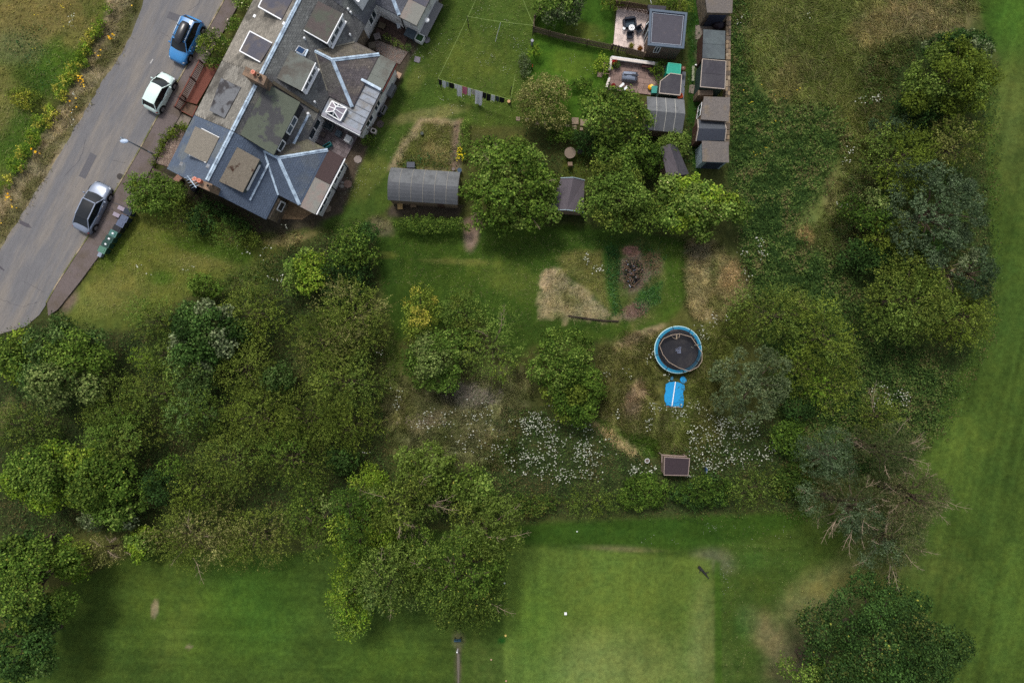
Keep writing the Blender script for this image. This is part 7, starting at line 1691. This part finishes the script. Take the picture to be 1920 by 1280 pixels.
# ================================================================ GRASSES, GROUND COVER, FLOWERS
def region_pts(poly, n, rg, soft=.35):
    W_ = np.array([P(*p)[:2] for p in poly]); lo, hi = W_.min(0)-soft, W_.max(0)+soft
    x = rg.uniform(lo[0], hi[0], n); y = rg.uniform(lo[1], hi[1], n); ok = sdist(x, y, [tuple(q) for q in W_]) > rg.normal(0, soft, n)+(vnoise(x*20, y*20, 24, 5, 2)-.5)*soft*3
    return x[ok], y[ok]
def grass(name, regs, seed, hgt=.5, wid=.03, tint=None, lean=1.0, var=.35):
    "long grass: single blades bent over in clumps that share a direction"
    rg = np.random.default_rng(seed); X = []; Y = []; Hh = []
    for poly, dens, hs in regs:
        W_ = np.array([P(*p)[:2] for p in poly]); A = np.ptp(W_[:, 0])*np.ptp(W_[:, 1]); x, y = region_pts(poly, int(A*dens*1.35), rg, .25 if hs > .35 else .06); X.append(x); Y.append(y); Hh.append(np.full(len(x), hs))
    x = np.concatenate(X); y = np.concatenate(Y); hs = np.concatenate(Hh); n = len(x)
    pxx, pyy = x*1280/H+960, 640-y*1280/H
    dirn = vnoise(pxx, pyy, 34, seed+3, 2)*14+rg.normal(0, .55, n); L = hgt*hs*rg.uniform(.6, 1.4, n); bend = lean*rg.uniform(.5, 1.3, n)
    dx, dy = np.cos(dirn), np.sin(dirn); z0 = 0.02
    base = np.stack([x, y, np.full(n, z0)], 1); side = np.stack([-dy, dx, 0*dx], 1)*wid*.5
    mid = base+np.stack([dx*L*.45*bend, dy*L*.45*bend, L*.30], 1); tip = base+np.stack([dx*L*bend, dy*L*bend, L*(.5-.2*np.minimum(bend, 1.3))], 1)
    V = np.stack([base-side, base+side, mid+side*.9, tip, mid-side*.9], 1)
    c = ground_col(x, y)*2.1; 
    pk = rg.random(n)[:, None]; straw = np.array(C(196, 180, 140)); gr_ = np.array(C(128, 142, 72))
    dry = vnoise(pxx, pyy, 40, seed+9, 3)[:, None]
    c = c*.7+.3*np.where(pk < dry*.9-.22, straw, gr_); c = c*rg.uniform(1-var, 1+var, n)[:, None]
    o = qmesh(name, V.reshape(-1, 3), n, np.clip(c, 0, 1), BLADE, None, 5); tag(o, kind='stuff'); return o
def cover(name, regs, seed, pal, l=.13, w=.09, hmax=.5, cell=10):
    "nettles, brambles and other leafy ground cover in little mounds"
    rg = np.random.default_rng(seed); X = []; Y = []
    for poly, dens in regs:
        W_ = np.array([P(*p)[:2] for p in poly]); A = np.ptp(W_[:, 0])*np.ptp(W_[:, 1]); x, y = region_pts(poly, int(A*dens), rg, .1 if dens > 100 and dens != 125 else .45); X.append(x); Y.append(y)
    x = np.concatenate(X); y = np.concatenate(Y); n = len(x); pxx, pyy = x*1280/H+960, 640-y*1280/H
    m = vnoise(pxx, pyy, cell, seed, 2); big = vnoise(pxx, pyy, 50, seed+5, 3)
    z = hmax*np.clip((m-.25)*1.7, .05, 1.1)*rg.uniform(.55, 1, n)*(0.5+big)
    pts = np.stack([x, y, z], 1); e = 1.0
    gxn = vnoise(pxx+e, pyy, cell, seed, 2)-m; gyn = vnoise(pxx, pyy+e, cell, seed, 2)-m
    nr = np.stack([-gxn*25, gyn*25, np.ones(n)], 1); nr /= np.linalg.norm(nr, axis=1)[:, None]
    idx = np.clip((vnoise(pxx, pyy, 26, seed+8, 3)*1.8-.4+rg.normal(0, .22, n))*len(pal), 0, len(pal)-1).astype(int)
    o = leaves_at(name, pts, nr, l, w, pal, rg, None, LEAF, weights=idx); tag(o, kind='stuff'); return o

MEADOW = [(725, 700), (800, 745), (900, 700), (1000, 700), (980, 780), (960, 880), (840, 870), (760, 850), (715, 790)]
grass('long_grass', [
 ([(1384, -30), (1835, -30), (1832, 10), (1700, 90), (1640, 200), (1610, 330), (1570, 430), (1548, 400), (1590, 260), (1560, 200), (1440, 182), (1402, 110)], 150, 1.0),
 ([(1530, 440), (1580, 360), (1595, 250), (1640, 220), (1660, 330), (1650, 420), (1600, 490), (1540, 480)], 150, .8),
 ([(1150, 470), (1236, 474), (1240, 540), (1216, 600), (1160, 600), (1142, 560)], 40, .4),
 ([(1488, 425), (1530, 420), (1535, 465), (1495, 468)], 130, .7),
 (MEADOW, 150, 1.0),
 ([(1140, 640), (1235, 620), (1225, 700), (1240, 800), (1300, 800), (1330, 620), (1370, 640), (1340, 780), (1330, 860), (1240, 860), (1110, 780), (1120, 680)], 150, 1.0),
 ([(1290, 455), (1340, 455), (1365, 480), (1405, 505), (1410, 545), (1370, 590), (1335, 600), (1300, 590), (1286, 540)], 170, .9),
 ([(1024, 512), (1042, 508), (1095, 545), (1145, 590), (1110, 595), (1062, 592), (1018, 588), (1014, 560)], 130, .6),
 ([(1050, 487), (1078, 474), (1128, 474), (1136, 520), (1144, 580), (1100, 535), (1062, 508)], 100, .5),
 ([(1110, 792), (1150, 805), (1195, 840), (1210, 864), (1180, 850), (1140, 826)], 150, .6),
 ([(212, -10), (262, -10), (240, 60), (214, 110), (180, 160), (135, 235), (92, 310), (35, 400), (-10, 465), (-10, 385), (60, 292), (132, 175), (192, 62)], 130, .6),
 ([(746, 268), (796, 231), (852, 234), (850, 318), (744, 314)], 120, .6),
 ([(480, 440), (560, 436), (560, 462), (430, 520), (440, 560), (520, 520), (540, 470)], 100, .8),
 ([(700, 600), (740, 620), (750, 700), (715, 790), (700, 760)], 100, .7),
 ([(1310, 620), (1400, 560), (1400, 640), (1340, 700), (1300, 840), (1240, 840)], 110, .7),
 ([(600, 420), (722, 402), (740, 420), (700, 440), (600, 440)], 80, .5),
], 11, wid=.024)
grass('lawn_grass', [
 ([(820, -20), (1000, -20), (1000, 60), (980, 238), (880, 300), (760, 230), (640, 400), (700, 250), (780, 120)], 26, .22),
 ([(740, 445), (1060, 440), (1290, 450), (1285, 560), (1200, 615), (1120, 640), (980, 640), (900, 560), (740, 530)], 30, .25),
 ([(250, 400), (480, 450), (430, 520), (300, 580), (130, 610), (190, 482)], 40, .3),
 ([(-20, -20), (200, -20), (160, 80), (100, 190), (0, 320)], 50, .4),
 ([(1350, 970), (1700, 1040), (1500, 1280), (1350, 1280)], 14, .2),
], 12, wid=.03, var=.3)
def kerbgrass():
    polys = []
    for i in range(2, len(KERB)-1):
        (x0, y0), (x1, y1) = KERB[i], KERB[i+1]; polys.append(([(x0-3, y0-1), (x0+2, y0+1), (x1+2, y1+1), (x1-3, y1-1)], 34 if i not in (3, 4) else 90, .3))
    polys += [([(100, 590), (130, 545), (190, 482), (184, 478), (126, 545), (94, 590)], 80, .6), ([(308, 185), (330, 150), (334, 153), (314, 190)], 200, .35)]
    return polys
grass('kerb_weeds', kerbgrass(), 13, hgt=.3)
cover('nettle_bed', [
 ([(1366, -20), (1388, -20), (1400, 120), (1440, 190), (1560, 205), (1590, 260), (1540, 360), (1480, 430), (1560, 480), (1640, 600), (1780, 700), (1760, 800), (1690, 860), (1480, 880), (1430, 640), (1395, 480), (1366, 310)], 125),
], 21, [(50, 72, 34), (66, 90, 42), (84, 106, 50), (104, 122, 62), (102, 98, 62)], l=.16, w=.11, hmax=.7)
cover('bramble_thicket', [
 ([(0, 625), (90, 604), (230, 630), (330, 580), (430, 520), (520, 470), (600, 436), (705, 430), (715, 640), (720, 800), (760, 860), (960, 890), (980, 975), (140, 1000), (60, 1080), (0, 1080)], 75),
 ([(950, 770), (1090, 770), (1180, 850), (1230, 860), (1440, 780), (1500, 850), (1510, 955), (955, 970), (900, 880)], 90),
 ([(1560, 400), (1600, 250), (1660, 300), (1620, 460)], 30),
 ([(1600, 120), (1700, 70), (1870, 120), (1860, 640), (1770, 800), (1700, 850), (1590, 700), (1560, 420), (1620, 250)], 70),
 ([(1480, 760), (1640, 760), (1740, 960), (1640, 1000), (1480, 960)], 60),
 ([(300, 345), (340, 345), (490, 430), (480, 455), (400, 440), (290, 395)], 80),
 ([(985, 235), (1300, 235), (1300, 420), (985, 420)], 45),
], 22, [(44, 62, 32), (58, 82, 38), (72, 98, 46), (90, 110, 54), (94, 88, 54)], hmax=.6)
cover('weed_patch', [
 ([(1134, 458), (1156, 462), (1168, 500), (1158, 540), (1168, 590), (1150, 592), (1138, 520)], 110), ([(1200, 545), (1240, 530), (1236, 566), (1200, 590), (1188, 570)], 120),
 ([(1292, 20), (1312, 20), (1308, 330), (1288, 330)], 60), ([(744, 296), (852, 290), (850, 318), (742, 316)], 90), ([(1130, 452), (1240, 456), (1240, 475), (1215, 540), (1205, 480), (1160, 462)], 60),
 ([(10, 60), (70, 50), (90, 110), (40, 130)], 50), ([(60, 120), (110, 130), (90, 170), (50, 160)], 30),
], 23, [(48, 84, 44), (60, 98, 50), (44, 76, 40), (84, 116, 70)], hmax=.4, cell=6)
SH('low box hedge strip beside the raised bed', 871, 263, 11, 38, .5, 'box', 'mid', dome=.3, base=.5, trunk=False, name='hedge', cat='low hedge', dens=1.3)
SH('block of yellow flowers at the end of the low hedge strip', 865, 293, 8, 15, .5, 'box', 'mid', dome=.3, trunk=False, flowers=(216, 196, 40), fdens=1100, name='flower_bed', cat='flower bed')

UM = leaf_mat('white_umbel', .15, .8, .05)
def umbels(name, regs, seed, r=.05, z=.8, colr=((196, 198, 180), (164, 172, 148), (206, 206, 192))):
    "flat flower heads on stems, clustered"
    rg = np.random.default_rng(seed); X = []; Y = []
    for (cx, cy, rx, ry, n, cl) in regs:
        k = max(1, int(n/cl)); a = rg.uniform(0, 6.28, k); q = np.sqrt(rg.random(k)); ox = cx+rx*q*np.cos(a); oy = cy+ry*q*np.sin(a)
        for i in range(k):
            m = rg.poisson(cl)+1; X += list(ox[i]+rg.normal(0, 4.5, m)); Y += list(oy[i]+rg.normal(0, 4.5, m))
    n = len(X); pal = [C(*c) for c in colr]; V = np.empty((n, 6, 3)); S_ = np.empty((n, 3, 3)); c = np.empty((n, 3))
    for i in range(n):
        zz = z*rg.uniform(.6, 1.2); p = P(X[i], Y[i], zz); rr = r*rg.uniform(.35, 1.0)**.8*1.35; t0 = rg.uniform(0, 1); ti = rg.normal(0, .18, 2)
        for k in range(6):
            th = t0+k*math.pi/3; ax, ay = rr*math.cos(th), rr*math.sin(th)*(.8+.2*math.sin(i)); V[i, k] = (p[0]+ax, p[1]+ay, zz+ax*ti[0]+ay*ti[1])
        c[i] = pal[rg.integers(0, 3)]; bx, by = p[0]+rg.uniform(-.1, .1), p[1]+rg.uniform(-.1, .1); S_[i] = [(bx-.01, by, 0), (bx+.01, by, 0), (p[0], p[1], zz-.005)]
    tag(qmesh(name, V.reshape(-1, 3), n, c*rg.uniform(.6, 1.1, n)[:, None], UM, None, 6), kind='stuff')
    tag(qmesh(name+'_stem', S_.reshape(-1, 3), n, np.tile(C(70, 90, 44), (n, 1)), BLADE, None, 3), kind='stuff')
umbels('white_wildflower', [
 (1045, 840, 80, 58, 330, 4), (1010, 800, 40, 26, 90, 4), (985, 870, 36, 20, 60, 4), (1110, 850, 36, 26, 70, 3), (1080, 895, 50, 14, 36, 3), (1205, 885, 24, 10, 40, 4),
 (1340, 830, 62, 50, 270, 4), (1385, 800, 40, 34, 90, 4), (1290, 770, 30, 16, 50, 3), (1230, 790, 20, 36, 30, 3), (1420, 850, 40, 24, 50, 3), (1310, 880, 40, 16, 50, 3),
 (1310, 625, 14, 30, 40, 4), (1340, 600, 20, 16, 16, 3), (1100, 480, 16, 8, 22, 6), (1128, 508, 14, 8, 26, 7), (1222, 668, 12, 6, 14, 6), (1175, 695, 8, 8, 9, 4), (1140, 705, 6, 6, 7, 5), (1245, 710, 8, 8, 12, 5),
 (1420, 470, 12, 26, 20, 4), (1400, 540, 16, 30, 14, 3), (1635, 180, 12, 8, 18, 6), (1615, 194, 8, 5, 9, 6), (1590, 290, 6, 50, 14, 4), (1575, 385, 8, 8, 12, 6), (1518, 25, 6, 6, 7, 5), (1390, 28, 6, 8, 8, 5), (1395, 470, 8, 8, 10, 5),
 (695, 850, 10, 8, 7, 4), (715, 665, 5, 4, 5, 4), (740, 740, 10, 14, 10, 3), (860, 770, 60, 30, 40, 2), (800, 790, 40, 20, 16, 2), (900, 830, 50, 30, 40, 2), (745, 765, 10, 8, 8, 3), (480, 470, 60, 30, 14, 2), (520, 520, 12, 5, 9, 4), (300, 500, 60, 10, 6, 2), (1000, 800, 200, 60, 40, 2),
 (138, 40, 12, 8, 16, 6), (133, 200, 3, 40, 6, 1), (1680, 750, 40, 16, 60, 5), (1650, 735, 20, 16, 24, 4), (535, 425, 6, 4, 5, 3),
], 31)
umbels('white_daisy', [
 (910, 110, 16, 14, 22, 3), (930, 40, 60, 40, 26, 1), (960, 85, 30, 20, 16, 2), (820, 130, 60, 80, 30, 1), (690, 310, 50, 50, 26, 1), (880, 190, 60, 16, 14, 1), (655, 355, 20, 20, 20, 2), (940, 130, 16, 10, 8, 2), (795, 90, 20, 40, 10, 1),
 (1330, 990, 20, 8, 12, 3), (1225, 1015, 50, 6, 9, 2), (1360, 1080, 12, 40, 16, 2), (1420, 1000, 80, 20, 12, 1), (125, 590, 4, 16, 0.9, 1), (142, 515, 10, 12, 12, 4), (1100, 70, 40, 20, 6, 1), (1080, 120, 40, 30, 12, 1),
], 32, r=.022, z=.12)
umbels('yellow_ragwort', [(212, 69, 4, 3, 5, 5), (186, 94, 4, 3, 5, 5), (146, 150, 7, 4, 9, 6), (156, 160, 5, 5, 8, 6), (15, 372, 6, 4, 8, 6), (26, 387, 3, 3, 4, 4), (0, 420, 3, 3, 3, 3), (240, 14, 4, 6, 3, 2), (140, 200, 8, 20, 4, 1), (68, 282, 3, 3, 3, 3)], 33, r=.085, z=.7, colr=((232, 180, 40), (220, 160, 30), (238, 196, 70)))
umbels('yellow_fleck', [(60, 45, 80, 50, 8, 1), (1440, 200, 60, 100, 10, 1)], 34, r=.05, z=.4, colr=((200, 180, 60),)*3)
